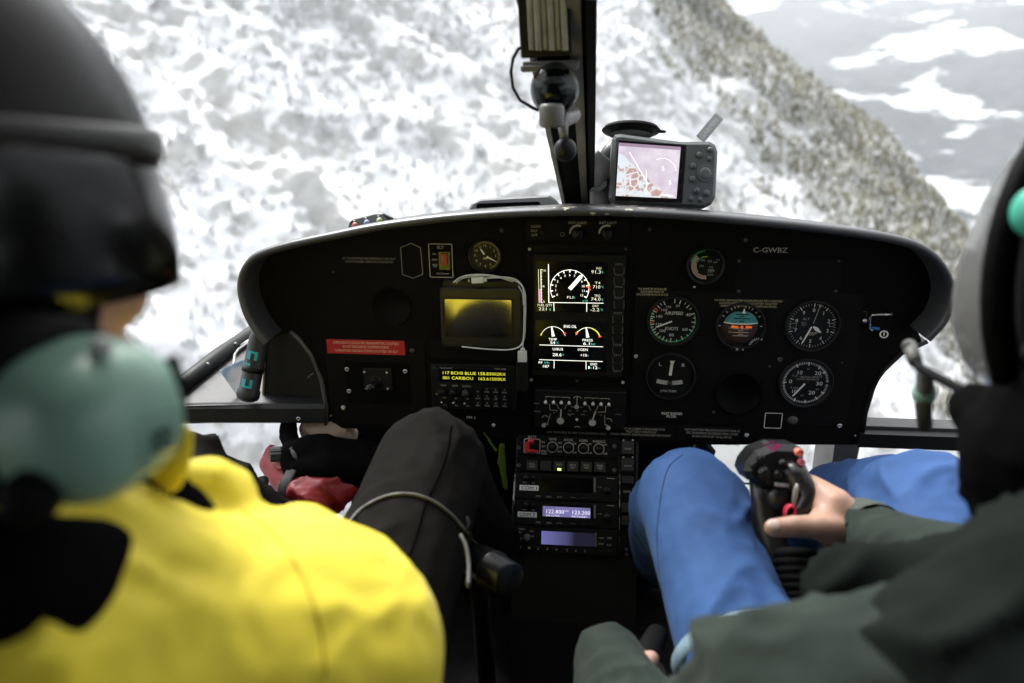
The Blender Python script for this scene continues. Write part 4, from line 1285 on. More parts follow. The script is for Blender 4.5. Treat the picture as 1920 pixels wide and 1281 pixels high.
m = MB(); m.text(PF, 'TL', 815, 690, 9, 5, .0108); obj('maker_mark', m, M('blue mark', (.02, .13, .20), .5), fm)
for r_, row in enumerate((((None, None), ('2', 'SCAN'), ('3', 'LOCK'), ('A', 'CH/LA')), (('4', 'SIDE'), ('5', 'DOWN'), ('6', 'UP'), ('D', 'ALL')), (('7', 'DIM'), ('8', 'PRGM'), ('9', 'DN'), ('#', 'FUNC')))):
    for c_, (a1, a2) in enumerate(row):
        x = 896 + c_ * 16.6 + r_ * .3; y = 732.5 + r_ * 13 + c_ * .5
        m = MB(); m.plate(PF, x - 6.5, y - 5, x + 6.5, y + 5, .010, .0125, .001, .0005); kk = obj('key', m, M('key black', (.007, .007, .007), .55, spec=.2), fm)
        m = MB()
        if a1: m.text(PF, a1, x, y - 2.7, 2.6, 3, .0130)
        m.text(PF, a2 or 'T', x, y + 2, 9 if a2 and len(a2) > 3 else 7, 2.8, .0130)
        obj('lettering', m, DIM_INK, kk)
for x, y, lit in ((829, 734, 0), (849, 735, 0), (873, 736, 1)):
    f = PF.at(x, y, .010); m = MB(); m.lathe([(.0055, 0), (.0050, .009), (.0005, .0095)], f, 16); m.seg(f, 0, 0, -.003, .0042, .0006, .0098)
    obj('knob', m, M('knob plum', (.03, .022, .03), .5) if lit else SATIN_BLK, fm)
for x, y in ((830, 753), (852, 754), (873, 755)):
    f = PF.at(x, y, .010); m = MB(); m.tube([f.pt(0, 0, 0), f.pt(-.0008, .0012, .008)], [.0012, .0017], 8); obj('toggle', m, STEEL, fm)
legend([('FM 1', 883, 783, 15, 5.2)], WHITE_INK, h=.0012)
# audio panel
au = thing('audio_panel', 'black audio selector panel with eight white tip switches and two white pointers', 'radio', PF.pt(*PF.uv(1087, 806)))
m = MB(); m.plate(PF, 1004, 734, 1172, 803, .0, .009, .002, .001); obj('housing', m, M('radio black', (.011,) * 3), au)
HA = .0095
def AX(x): return 1000 + x * .09375
def AY(y): return 720 + y * .09375
for x, y in ((250, 325), (408, 330), (562, 338), (718, 345), (1034, 355), (1193, 360), (1352, 367), (1510, 373)):
    f = PF.at(AX(x), AY(y), HA); m = MB(); m.tube([f.pt(0, -.001, 0), f.pt(0, .0, .007)], [.0014, .0022], 10); m.ball(f.pt(0, 0, .008), .0026, 10, 8); obj('tip_switch', m, M('tip white', (.70, .69, .66), .4), au)
for x, y, r_, x1, y1 in ((545, 698, 70, 556, 505), (1180, 735, 70, 1245, 545), (868, 420, 46, 878, 262), (215, 788, 45, 300, 812), (1498, 838, 45, 1430, 815)):
    f = PF.at(AX(x), AY(y), HA); k_ = .09375 * PF.sc(AX(x), AY(y)); m = MB()
    m.lathe([(r_ * 1.15 * k_, 0), (r_ * 1.1 * k_, .008)], f, 20, True, True); kb = obj('knob', m, SATIN_BLK, au)
    m = MB(); m.lathe([(r_ * k_, .0083), (.2 * k_, .0084)], f, 20, False); m.line(PF, AX(x), AY(y), AX(x1), AY(y1), 2.6 if r_ > 60 else 1.6, HA + .0086); obj('pointer', m, M('pointer white', (.42, .42, .39), .5), kb)
m = MB()
for pth in (((250, 280), (250, 250), (415, 258), (415, 285)), ((560, 265), (725, 270), (725, 300)), ((1035, 300), (1035, 272), (1195, 282), (1200, 305)), ((1355, 310), (1355, 288), (1520, 295), (1520, 322)), ((325, 400), (330, 520), (455, 530), (485, 550)), ((470, 405), (490, 460), (520, 510)), ((665, 408), (650, 455), (622, 510)),
            ((1105, 430), (1125, 490), (1150, 530)), ((1295, 432), (1280, 480), (1250, 530)), ((1450, 435), (1440, 562), (1290, 565)), ((345, 600), (315, 690), (280, 812)), ((1428, 622), (1432, 815)), ((690, 590), (740, 640))):
    for (a, b), (c, d) in zip(pth, pth[1:]): m.line(PF, AX(a), AY(b), AX(c), AY(d), 1.1, HA)
for x, y, r_, a0, a1 in ((240, 700, 62, -70, 60), (1500, 760, 66, -30, 80), (880, 330, 80, -60, 60), (875, 905, 55, -60, 60)):
    k_ = .09375 * PF.sc(AX(x), AY(y)); m.arc(PF, PF.uv(AX(x), AY(y), HA), r_ * k_, (r_ + 14) * k_, a0, a1, HA, 10)
for t, x, y, w, hh_ in (('MIX-ON', 490, 258, 105, 26), ('MIX-ON', 1275, 285, 105, 26), ('COM1', 255, 398, 80, 28), ('COM2', 410, 400, 80, 28), ('FM1', 565, 405, 75, 28), ('FM2', 728, 410, 75, 28), ('COM1', 1045, 425, 80, 28), ('COM2', 1198, 430, 80, 28), ('FM1', 1355, 437, 75, 28), ('FM2', 1510, 442, 75, 28),
                        ('NORM', 790, 458, 90, 28), ('EMRG', 955, 466, 80, 28), ('AUX', 735, 535, 65, 28), ('ISO', 882, 538, 55, 28), ('AUX', 1030, 548, 65, 28), ('OPER', 775, 605, 90, 28), ('OPER', 990, 612, 90, 28), ('TX', 415, 580, 40, 28), ('TX', 1355, 622, 40, 28), ('PHONE', 70, 390, 105, 26), ('ICS VOL', 85, 550, 125, 28), ('ICS VOL', 1700, 612, 130, 28)):
    m.text(PF, t, AX(x), AY(y), w * .09375, hh_ * .09375, HA)
obj('lettering', m, DIM_INK, au)
m = MB(); f = PF.at(AX(870), AY(705), HA); m.ball(f.pt(0, 0, .002), .0022, 8, 6); obj('lamp', m, M('tip white', (.7,) * 3), au)

# chart pocket, flask, folded chart on the ledge
pk = thing('chart_pocket', 'black chart pocket with a worn tan edge at the left end of the panel', 'pocket', pY(560, 764, YP))
CF = Frame((0, YP + .03, .80), (1, 0, 0), (0, 0, 1))
m = MB(); pp = [CF.uv(*q) for q in ((494, 762), (612, 764), (608, 715), (590, 668), (556, 628), (530, 617), (497, 640))]
m.prism(pp, CF, -.10, 0, 0, False); obj('body', m, M('pocket black', (.006, .0055, .005), .6), pk)
m = MB(); m.tube([CF.pt(*CF.uv(*q), .002) for q in ((494, 757), (496, 700), (497, 645), (500, 638), (508, 633), (528, 621))], .0021, 8); obj('tan_edge', m, M('worn tan', (.42, .32, .20), .6, var=.3, scale=80), pk)
m = MB(); m.tube([CF.pt(*CF.uv(*q), .003) for q in ((478, 748), (500, 750), (530, 751.5), (552, 752.5), (566, 753.5), (571, 757))], [.0012, .0016, .0011, .0018, .0014, .0006], 6); obj('bright_lip', m, M('scuffed metal', (.75, .74, .7), .35, .6), pk)
m = MB(); m.tube([CF.pt(*CF.uv(*q), .0015) for q in ((577, 708), (583, 703), (588, 699))], .001, 6); obj('scratch_clip', m, GREY_MET, pk)
zt = zl + .002
fl = thing('flask', 'slim black flask with bright blue marks leaning by the chart pocket', 'bottle', pZ(462, 752, zt))
b0 = pZ(464, 748, zt + .012); ydep = (b0 - CAM).dot(CROT @ Vector((0, 0, -1)))
b1 = P(489, 618, ydep - .01)
m = MB(); ax = [b0.lerp(b1, t) for t in (-.03, 0, .04, .12, .14, .86, .90, 1.0, 1.03)]
m.tube(ax, [.010, .0165, .0185, .0185, .0165, .0160, .0145, .0135, .006], 20); obj('body', m, M('flask black', (.02, .02, .021), .45), fl)
BLUE = M('flask blue', (.02, .42, .50), .45, var=.1)
dv = (b1 - b0).normalized(); tov = (CAM - b0).normalized(); sdv = dv.cross(tov).normalized(); tov = sdv.cross(dv).normalized()
ff = Frame(b0, -sdv if sdv.x < 0 else sdv, dv)
ff = Frame(b0, ff.u, ff.v)
L = (b1 - b0).length
sg = 1 if ff.n.dot(tov) > 0 else -1
def curvep(mb, poly):
    mb.add([ff.pt(a, b * L, sg * math.sqrt(max(1e-8, .0176 ** 2 - a * a))) for a, b in poly], [tuple(range(len(poly)))])
for bb in (.18, .58):
    m = MB()
    for a0, a1, c0_, c1_ in ((-.013, -.008, 0, .12), (-.008, -.002, 0 if bb < .3 else .09, .03 if bb < .3 else .12), (-.002, .003, 0, .12)):
        curvep(m, [(a0, bb + c0_), (a1, bb + c0_), (a1, bb + c1_), (a0, bb + c1_)])
    obj('blue_mark', m, BLUE, fl)
m = MB(); curvep(m, [(-.013, .49), (-.006, .49), (-.006, .53), (-.013, .53)]); obj('blue_mark', m, BLUE, fl)
m = MB(); m.tube([b0.lerp(b1, .40), b0.lerp(b1, .47)], .0180, 20); obj('ring', m, SATIN_BLK, fl)
mp_ = thing('folded_chart', 'folded pale paper chart lying on the ledge behind the flask', 'chart', pZ(430, 715, zt))
q = [pZ(442, 738, zt + .004), pZ(466, 735, zt + .008), pZ(472, 668, zt + .045), pZ(411, 694, zt + .045)]
def chart_build(nt, b):
    tc = node(nt, 'ShaderNodeTexCoord'); wv = node(nt, 'ShaderNodeTexNoise', i_Scale=34, i_Detail=3)
    nt.links.new(tc.outputs['Object'], wv.inputs['Vector'])
    r_ = nt.nodes.new('ShaderNodeValToRGB'); e = r_.color_ramp.elements
    e[0].position = .40; e[0].color = (.28, .42, .62, 1); e[1].position = .48; e[1].color = (.66, .68, .72, 1)
    x = e.new(.62); x.color = (.70, .69, .72, 1); x = e.new(.68); x.color = (.48, .34, .52, 1)
    nt.links.new(wv.outputs['Fac'], r_.inputs[0]); nt.links.new(r_.outputs[0], b.inputs['Base Color']); b.inputs['Roughness'].default_value = .6
m = MB(); nrm_ = (q[1] - q[0]).cross(q[3] - q[0]).normalized() * .0015
for kk in range(3):
    o_ = nrm_ * (kk * 1.6) + Vector((.002 * kk, 0, 0))
    m.add([p + o_ for p in q], [(0, 1, 2, 3)])
solid(obj('sheet', m, plain_mat('chart print', chart_build), mp_), .0008)
# wire bracket behind the flask
wb = MB(); wb.tube([pZ(437, 690, zt + .03), pZ(440, 665, zt + .03), pZ(447, 655, zt + .03), pZ(470, 640, zt + .03), pZ(474, 634, zt + .03), pZ(452, 648, zt + .03)], .0022, 6)
tag(obj('wire_bracket', wb, GREY_MET, None, loc=pZ(440, 690, zt)), 'thin bent grey wire bracket by the window behind the flask', 'bracket')

# ================================================================== CENTRE PEDESTAL
pt_ = pY(1066, 822, YP - .004)
PD = Frame(pt_, (1, 0, 0), (0, math.sin(R(28)), math.cos(R(28))))
ped = thing('centre_pedestal', 'narrow black centre pedestal holding radios below the instrument panel', 'pedestal', (pt_.x, YP - .15, 0))
a0, b0_, a1, b1_ = PD.rect(964, 826, 1196, 1046)
m = MB()
def side(x):
    t = PD.pt(0, b1_); bt = PD.pt(0, b0_)
    return [Vector((x, t.y, t.z)), Vector((x, bt.y, bt.z)), Vector((x, bt.y - .03, bt.z - .10)), Vector((x, bt.y - .05, .02)), Vector((x, YP + .10, .02)), Vector((x, YP + .10, t.z))]
L_, R_ = side(pt_.x + a0), side(pt_.x + a1)
m.add(L_ + R_, [tuple(reversed(range(6))), tuple(range(6, 12))] + [(i, (i + 1) % 6, 6 + (i + 1) % 6, 6 + i) for i in range(6)])
obj('body', m, M('pedestal black', (.008, .008, .008), .55), ped)
for x0, x1 in ((958, 963), (1162, 1165)):               # scuffed bright edges
    m = MB(); A0 = PD.uv(x0 + (8 if x0 < 1000 else 0), 890, .003); A1 = PD.uv(x0, 1036, .003)
    m.tube([PD.pt(*A0, .003), PD.pt(*PD.uv((x0 + (8 if x0 < 1000 else 0) + x0) / 2, 960, .003), .003), PD.pt(*A1, .003)], [.0011, .0022, .0014] if x0 < 1000 else [.0008, .0010, .0009], 6)
    def scuff(nt, b):
        tc = node(nt, 'ShaderNodeTexCoord'); nz = node(nt, 'ShaderNodeTexNoise', i_Scale=90, i_Detail=4)
        nt.links.new(tc.outputs['Object'], nz.inputs['Vector'])
        r_ = ramp(nt, nz.outputs['Fac'], .46, (.02, .02, .02), .56, (.45, .44, .38)); nt.links.new(r_.outputs[0], b.inputs['Base Color']); b.inputs['Roughness'].default_value = .4
    obj('worn_edge', m, _mats.get('scuffed edge') or plain_mat('scuffed edge', scuff), ped)
# switch panel
sw = thing('battery_switch_panel', 'row of round switches with a red battery switch at the top of the pedestal', 'switch panel', PD.pt(*PD.uv(1066, 858)))
m = MB(); m.plate(PD, 970, 818, 1160, 857, 0, .006, .002, .001); obj('plate', m, PLATE_BLK, sw)
m = MB()
for x in (1036, 1066, 1094, 1123):
    y = 838.5 + (x - 1036) * .04
    f = PD.at(x, y, .006); k_ = PD.sc(x, y)
    mm = MB(); mm.lathe([(8 * k_, 0), (7.5 * k_, .004), (4.5 * k_, .005), (4 * k_, .012), (.3 * k_, .0125)], f, 20); kb = obj('rotary_switch', mm, SATIN_BLK, sw)
    m.arc(f, (0, 0), 9 * k_, 10.2 * k_, 0, 360, .0008, 30)
for t, x, y, w, hh_ in (('BATT', 998, 819.5, 15, 4.5), ('GENE', 1036.5, 823.5, 14, 4.5), ('A/COL', 1066, 825, 18, 4.5), ('HORN', 1094, 826.5, 15, 4.5), ('AVIONICS', 1123, 828, 24, 4.5), ('ON', 1018, 829, 6, 3.6), ('OFF', 1019, 837, 7.5, 3.6), ('EMER', 1020, 846, 11, 3.4), ('SHED', 1020, 850.5, 11, 3.4), ('ON', 1049.5, 830.5, 6, 3.6), ('OFF', 1050, 838.5, 7, 3.6), ('RST', 1050, 847, 8, 3.6),
                        ('ON', 1077, 832, 6, 3.6), ('OFF', 1077.5, 849, 7, 3.6), ('ON', 1105.5, 833, 6, 3.6), ('OFF', 1106, 850, 8, 3.6), ('ON', 1134.5, 834, 6, 3.6), ('OFF', 1135, 851, 8, 3.6)):
    m.text(PD, t, x, y, w, hh_, .0068)
m.frame_line(PD, rrect(*PD.rect(982, 822.5, 1013, 850, .0066), .003), .0011, .0068)
obj('lettering', m, DIM_INK, sw)
RED = M('switch red', (.55, .015, .02), .35, coat=.3)
f = PD.at(996, 838, .006); m = MB(); k_ = PD.sc(996, 838)
m.prism([(-11 * k_, -10 * k_), (13 * k_, -10 * k_), (13 * k_, -6 * k_), (-3 * k_, -4 * k_), (-3 * k_, 9 * k_), (-11 * k_, 9 * k_)], f, 0, .008, .0008); obj('battery_guard', m, RED, sw)
m = MB(); m.tube([f.pt(1 * k_, 6 * k_, 0), f.pt(1 * k_, 10 * k_, .018)], [.0035, .0045], 12); m.ball(f.pt(1 * k_, 10.5 * k_, .019), .0048, 12, 8); obj('battery_switch', m, RED, sw)
for x, y in ((973, 840), (1152, 837)): screw(sw, PD, x, y, 4.2, M('dark screw', (.1,) * 3), .006)
# push-button row
pb = thing('push_button_row', 'row of six square push buttons with one lit green, under the round switches', 'switch panel', PD.pt(*PD.uv(1066, 887)))
m = MB(); m.plate(PD, 968, 860, 1158, 888, 0, .005, .002, .001); obj('plate', m, PLATE_BLK, pb)
for i, t in enumerate((('FUEL', 'PUMP'), None, ('PITOT', ''), ('SERVO', 'TST'), ('W/LT', 'TST'), ('FIRE', 'TST'))):
    x = 997.5 + i * 25.5; y = 873 + i * .7
    m = MB(); m.plate(PD, x - 10.5, y - 9.5, x + 10.5, y + 9.5, .005, .010, .001, .001); kb = obj('push_button', m, M('button black', (.015, .015, .014), .5), pb)
    if t:
        m = MB(); m.text(PD, t[0], x, y - 3, 11, 3.4, .0106)
        if t[1]: m.text(PD, t[1], x, y + 2, 9, 3.4, .0106)
        obj('lettering', m, DIM_INK, kb)
    if i == 2:
        m = MB(); m.plate(PD, x - 3.5, y + 3.6, x + 4, y + 8.2, .0100, .0106, .0004, .0001); obj('lit_window', m, M('lit lime', (.6, .85, .25), .5, emit=0.480), kb)
for x, y in ((973, 873), (1152, 882)): screw(pb, PD, x, y, 4.5, M('dark screw', (.1,) * 3), .005)
# COM radios and transponder
def com(name, label, y0, y1, tag_, disp):
    t = thing(name, label, 'radio', PD.pt(*PD.uv(1062, y1)))
    yc = (y0 + y1) / 2
    m = MB(); m.plate(PD, 966, y0, 1159, y1, 0, .007, .002, .001); obj('housing', m, M('radio black', (.011,) * 3), t)
    m = MB(); m.plate(PD, 1016, y0 + 6, 1112, y1 - 16, .007, .0073, .001, .0001); sc2 = obj('screen', m, SCREEN, t)
    x0 = 974 if tag_ == 'COM 1' else 970.5
    m = MB(); m.plate(PD, x0, yc - 4.5, x0 + 36, yc + 5.5, .007, .0080, .0004, .0002); lb = obj('name_tape', m, M('tape white', (.92, .92, .90), .5, var=.05), t)
    m = MB(); m.text(PD, tag_, x0 + 18, yc + .5, 29, 6, .0086); obj('lettering', m, DEEP_BLK, lb)
    m = MB()
    for i, s_ in enumerate(('COM', 'MON', 'ICS', 'FUNC', 'CLR', 'ENT')):
        x = (1009, 1029, 1049, 1075, 1095, 1114)[i]; m.text(PD, s_, x, y1 - 8.5 + (x - 1009) * .05, 8.5, 3.2, .0078)
    m.text(PD, 'PUSH', 984, y0 + 15, 8, 2.6, .0078); m.text(PD, 'SQ', 1000, y0 + 15.5, 5, 2.6, .0078); m.line(PD, 1138, y0 + 7, 1152, y0 + 7.6, 1, .0078); m.text(PD, '<->', 1124, yc - 1, 8, 3, .0078)
    obj('lettering', m, DIM_INK, t)
    m = MB(); m.line(PD, 1115, y0 + 6, 1115, y1 - 16, 3.6, .0078); obj('side_bar', m, M('bar grey', (.16, .16, .14), .5), t)
    for x, y, r_ in ((987, y0 + 6, .005), (1000, y0 + 6, .003), (1138, yc + 5, .0065)):
        f = PD.at(x, y, .007); m = MB(); m.lathe([(r_, 0), (r_ * .9, .008), (r_ * .1, .0085)], f, 16); obj('knob', m, SATIN_BLK, t)
    for i, x in enumerate((1009, 1029, 1049, 1075, 1095, 1114)):
        m = MB(); m.plate(PD, x - 7, y1 - 5.5, x + 7, y1 - 1.8, .007, .009, .0008, .0004); obj('key', m, M('key black', (.012,) * 3), t)
    if disp:
        m = MB(); m.plate(PD, 1017.5, y0 + 10, 1107, y1 - 18, .0073, .0077, .0004, .0001); lcd = obj('lit_panel', m, M('lcd violet', (.125, .115, .26), .4, emit=0.427, var=.25, scale=30), sc2)
        m = MB(); m.text(PD, '122.800', 1041, yc - 5, 33, 6.8, .0083); m.text(PD, '123.200', 1090, yc - 3, 33, 6.8, .0083)
        m.text(PD, 'COM', 1062, yc - 6, 8, 3, .0083); m.text(PD, 'VHF ACTIVE', 1036, yc + 2.5, 26, 3, .0083); m.text(PD, 'VHF STANDBY', 1086, yc + 4.5, 29, 3, .0083)
        obj('digits', m, M('lcd white', (.75, .72, .85), .5, emit=0.400), lcd)
    return t
com('com_radio', 'black radio with a white COM 1 tape and a blank screen', 890, 939, 'COM 1', False)
com('com_radio', 'black radio with a white COM 2 tape and a violet screen showing 122.800', 941, 988, 'COM 2', True)
tr = thing('transponder', 'black transponder with a plain violet screen and number keys, below the COM 2 radio', 'transponder', PD.pt(*PD.uv(1060, 1038)))
m = MB(); m.plate(PD, 963, 990, 1158, 1040, 0, .007, .002, .001); obj('housing', m, M('radio black', (.011,) * 3), tr)
def lcd_build(nt, b):                                   # a back-lit panel whose right half is blank
    tc = node(nt, 'ShaderNodeTexCoord'); sp = node(nt, 'ShaderNodeSeparateXYZ'); nt.links.new(tc.outputs['Generated'], sp.inputs[0])
    r_ = nt.nodes.new('ShaderNodeValToRGB'); e = r_.color_ramp.elements
    e[0].position = .05; e[0].color = (.09, .09, .24, 1); e[1].position = .5; e[1].color = (.035, .035, .09, 1); x = e.new(.62); x.color = (.006, .006, .015, 1)
    nt.links.new(sp.outputs['X'], r_.inputs[0]); nt.links.new(r_.outputs[0], b.inputs['Emission Color']); b.inputs['Emission Strength'].default_value = .55; b.inputs['Base Color'].default_value = (.01, .01, .02, 1)
m = MB(); m.plate(PD, 1015, 998, 1116, 1023, .007, .0074, .001, .0001); obj('screen', m, plain_mat('lcd plain', lcd_build), tr)
m = MB()
for i, x in enumerate((972, 989, 1006, 1023, 1040, 1060, 1077, 1094)): m.text(PD, str(i), x + 3, 1026.5 + (x - 972) * .06, 4, 4, .0098)
for t, x, y, w in (('GARMIN', 978, 992, 12), ('ON', 997, 996, 6), ('ALT', 976, 998, 7), ('STBY', 976, 1010, 8), ('VFR', 998, 1006, 7), ('FUNC', 1128, 1009, 10), ('CRSR', 1143, 1009, 9), ('START', 1127, 1020, 11), ('CLR', 1142, 1022, 8), ('8', 1124, 1035.5, 4), ('9', 1141, 1037, 4)): m.text(PD, t, x, y, w, 3.2, .0078)
obj('lettering', m, DIM_INK, tr)
m = MB(); m.line(PD, 1117.5, 999, 1117.5, 1025, 1.4, .0078); obj('side_bar', m, M('bar tan', (.25, .22, .12), .5), tr)
for i, x in enumerate((972, 989, 1006, 1023, 1040, 1060, 1077, 1094, 1124, 1141)):
    m = MB(); y = 1027 + (x - 972) * .06; m.plate(PD, x - 5, y - 4, x + 7.5, y + 5, .007, .0092, .0008, .0004); obj('key', m, M('key black', (.012,) * 3), tr)
f = PD.at(988, 1008, .007); m = MB(); m.lathe([(.006, 0), (.0055, .008), (.0005, .0085)], f, 16); m.seg(f, -.003, .004, .002, -.004, .0012, .0088); obj('knob', m, M('knob grey', (.08, .08, .075), .5), tr)
# right-hand column of switches
scn = thing('side_switch_column', 'narrow column of black guarded switches along the right edge of the pedestal', 'switch panel', PD.pt(*PD.uv(1178, 1040)))
m = MB(); m.plate(PD, 1163, 824, 1192, 1044, 0, .005, .002, .001); obj('plate', m, PLATE_BLK, scn)
for y0, y1, t in ((827, 852, 'CRANK'), (859, 884, 'AUX HYD'), (893, 907, None), (944, 962, None), (968, 986, None)):
    m = MB(); m.plate(PD, 1166, y0, 1188, y1, .005, .012, .0012, .001); g_ = obj('guarded_switch', m, M('button black', (.015,) * 3), scn)
    if t:
        m = MB(); m.text(PD, t, 1177, (y0 + y1) / 2 + 2, 14, 3.2, .0126); obj('lettering', m, DIM_INK, g_)
        for x in (1169, 1186): screw(g_, PD, x, y0 - 1.5, 1.8, STEEL, .005)
legend([('SLING', 1176, 922, 14, 3.8)], DIM_INK, h=.0056, parent=scn, fr=PD)
for y in (903, 1031, 1040): screw(scn, PD, 1175, y, 3.6, M('dark screw', (.1,) * 3), .005)

# ================================================================== ON THE GLARESHIELD AND POST
def tilted(px, py, d, roll=0.0, yaw=0.0, pitch=0.0):    # an upright frame facing back into the cabin
    rt = Matrix.Rotation(R(yaw), 3, 'Z') @ Matrix.Rotation(R(pitch), 3, 'X') @ Matrix.Rotation(R(roll), 3, 'Y')
    return Frame(P(px, py, d), rt @ Vector((1, 0, 0)), rt @ Vector((0, 0, 1)))
GPS_BODY = M('gps grey', (.095, .105, .108), .42, bump=.05, bscale=700)
gd_ = 1.145
GF = tilted(1241, 322, gd_, 3.2, 2, -12)
gps = thing('gps_navigator', 'grey handheld GPS with a lit pink map screen standing on the glareshield', 'navigator', P(1236, 392, gd_))
def gq(x, y): return GF.uv(x, y)
gpoly = [gq(*q) for q in ((1141, 372), (1146, 380), (1158, 383), (1320, 391), (1333, 384), (1341, 370), (1345, 285), (1340, 272), (1330, 266), (1275, 266), (1240, 262), (1165, 252), (1152, 253), (1148, 262))]
m = MB(); m.prism(gpoly, GF, -.036, .006, .005, True); gb = obj('case', m, GPS_BODY, gps)
m = MB(); m.prism([gq(*q) for q in ((1151, 377), (1278, 381.5), (1286, 272), (1158, 263))], GF, .005, .0072, .0008); bz = obj('screen_bezel', m, GLOSS_BLK, gps)
def map_build(nt, b):
    tc = node(nt, 'ShaderNodeTexCoord'); mp2 = node(nt, 'ShaderNodeMapping'); nt.links.new(tc.outputs['Object'], mp2.inputs[0])
    sp = node(nt, 'ShaderNodeSeparateXYZ'); nt.links.new(tc.outputs['Generated'], sp.inputs[0])
    n1 = node(nt, 'ShaderNodeTexNoise', i_Scale=42, i_Detail=5, i_Roughness=.6); n2 = node(nt, 'ShaderNodeTexVoronoi', i_Scale=85); n2.feature = 'DISTANCE_TO_EDGE'
    for q_ in (n1, n2): nt.links.new(tc.outputs['Object'], q_.inputs['Vector'])
    # land (left and lower) versus pale airspace (upper right), split by a diagonal
    dg_ = node(nt, 'ShaderNodeMath', operation='MULTIPLY_ADD'); dg_.inputs[1].default_value = .95; nt.links.new(sp.outputs['X'], dg_.inputs[0]); nt.links.new(sp.outputs['Z'], dg_.inputs[2])
    ad = node(nt, 'ShaderNodeMath', operation='MULTIPLY_ADD'); ad.inputs[1].default_value = .25; nt.links.new(n1.outputs['Fac'], ad.inputs[0]); nt.links.new(dg_.outputs[0], ad.inputs[2])
    land = nt.nodes.new('ShaderNodeValToRGB'); e = land.color_ramp.elements
    e[0].position = .42; e[0].color = (.78, .84, .90, 1); e[1].position = .47; e[1].color = (.60, .40, .36, 1)
    x = e.new(.54); x.color = (.55, .30, .28, 1); x = e.new(.58); x.color = (.62, .74, .60, 1); x = e.new(.62); x.color = (.82, .80, .86, 1)
    nt.links.new(n1.outputs['Fac'], land.inputs[0])
    air = ramp(nt, n1.outputs['Fac'], .35, (.66, .56, .68), .7, (.86, .80, .88))
    mk = ramp(nt, ad.outputs[0], .94, (0, 0, 0), .97, (1, 1, 1))
    mx = node(nt, 'ShaderNodeMix', data_type='RGBA'); nt.links.new(mk.outputs[0], mx.inputs['Factor']); nt.links.new(land.outputs[0], mx.inputs['A']); nt.links.new(air.outputs[0], mx.inputs['B'])
    ve = ramp(nt, n2.outputs['Distance'], .05, (1, 1, 1), .09, (0, 0, 0))
    iv = node(nt, 'ShaderNodeMath', operation='SUBTRACT'); iv.inputs[0].default_value = 1.0; nt.links.new(mk.outputs[0], iv.inputs[1])
    vm = node(nt, 'ShaderNodeMath', operation='MULTIPLY'); nt.links.new(ve.outputs[0], vm.inputs[0]); nt.links.new(iv.outputs[0], vm.inputs[1])
    m3 = node(nt, 'ShaderNodeMix', data_type='RGBA'); nt.links.new(vm.outputs[0], m3.inputs['Factor']); nt.links.new(mx.outputs['Result'], m3.inputs['A']); m3.inputs['B'].default_value = (.80, .84, .88, 1)
    nt.links.new(m3.outputs['Result'], b.inputs['Emission Color']); b.inputs['Emission Strength'].default_value = .36
    b.inputs['Base Color'].default_value = (.02, .02, .02, 1); b.inputs['Roughness'].default_value = .2
m = MB(); m.prism([gq(*q) for q in ((1154, 368), (1267, 373), (1275, 277), (1160, 269))], GF, .0071, .0074); mp3 = obj('map_screen', m, plain_mat('map screen', map_build), gps)
m = MB(); m.add([GF.pt(*gq(*q), .0078) for q in ((1160, 275), (1275, 283), (1275, 277), (1160, 269))], [(0, 1, 2, 3)]); obj('title_bar', m, M('title bar', (.28, .20, .28), .4, emit=0.320), mp3)
m = MB(); cc = gq(1240, 325)
m.arc(GF, cc, .021, .0217, -30, 80, .0078, 20); m.line(GF, 1180, 285, 1215, 345, 1.4, .0078); m.line(GF, 1212, 320, 1212, 366, 1.2, .0078); m.line(GF, 1243, 312, 1244, 320, 3, .0079); m.line(GF, 1256, 338, 1257, 346, 3, .0079); m.line(GF, 1240, 366, 1262, 367.5, 3, .0079)
obj('map_lines', m, M('lit pale', (.9, .88, .9), .5, emit=0.427), mp3)
for x, y, r_ in ((1331, 281, 5), (1311, 291, 6), (1329.5, 298, 4.6), (1299, 311.5, 6), (1298, 336.5, 6), (1306, 358, 6), (1324.5, 362.5, 6), (1295.5, 373, 4.6), (1312.5, 374.5, 4.6)):
    f = GF.at(x, y, .0055); k_ = GF.sc(x, y); m = MB(); m.lathe([(r_ * 1.1 * k_, 0), (r_ * k_, .003), (r_ * .6 * k_, .0045), (.2 * k_, .0048)], f, 14); obj('button', m, M('gps button', (.10, .11, .11), .4), gps)
f = GF.at(1321.5, 325.5, .0055); k_ = GF.sc(1321, 325); m = MB(); m.lathe([(16 * k_, 0), (15.5 * k_, .002), (13.5 * k_, .003), (13 * k_, .0015), (11 * k_, .004), (6 * k_, .0048), (.3 * k_, .0045)], f, 24); obj('rocker_pad', m, M('gps pad', (.12, .13, .13), .3), gps)
st = thing('strap_tab', 'grey fabric strap tab reading GARMIN sticking up behind the GPS', 'strap', P(1320, 268, gd_ + .02))
SF = tilted(1332, 238, gd_ + .02, 39, 0, -12); m = MB(); k_ = SF.sc(1332, 238)
m.prism(rrect(-13 * k_, -38 * k_, 13 * k_, 33 * k_, .002), SF, -.0012, .0012, .0004, True); obj('webbing', m, M('webbing grey', (.42, .45, .45), .8, bump=.3, bscale=900), st)
m = MB(); m.textuv(SF, 'GARMIN', 0, -6 * k_, 56 * k_, 11 * k_, .0018, R(90)); obj('lettering', m, M('webbing print', (.75, .78, .78), .8), st)
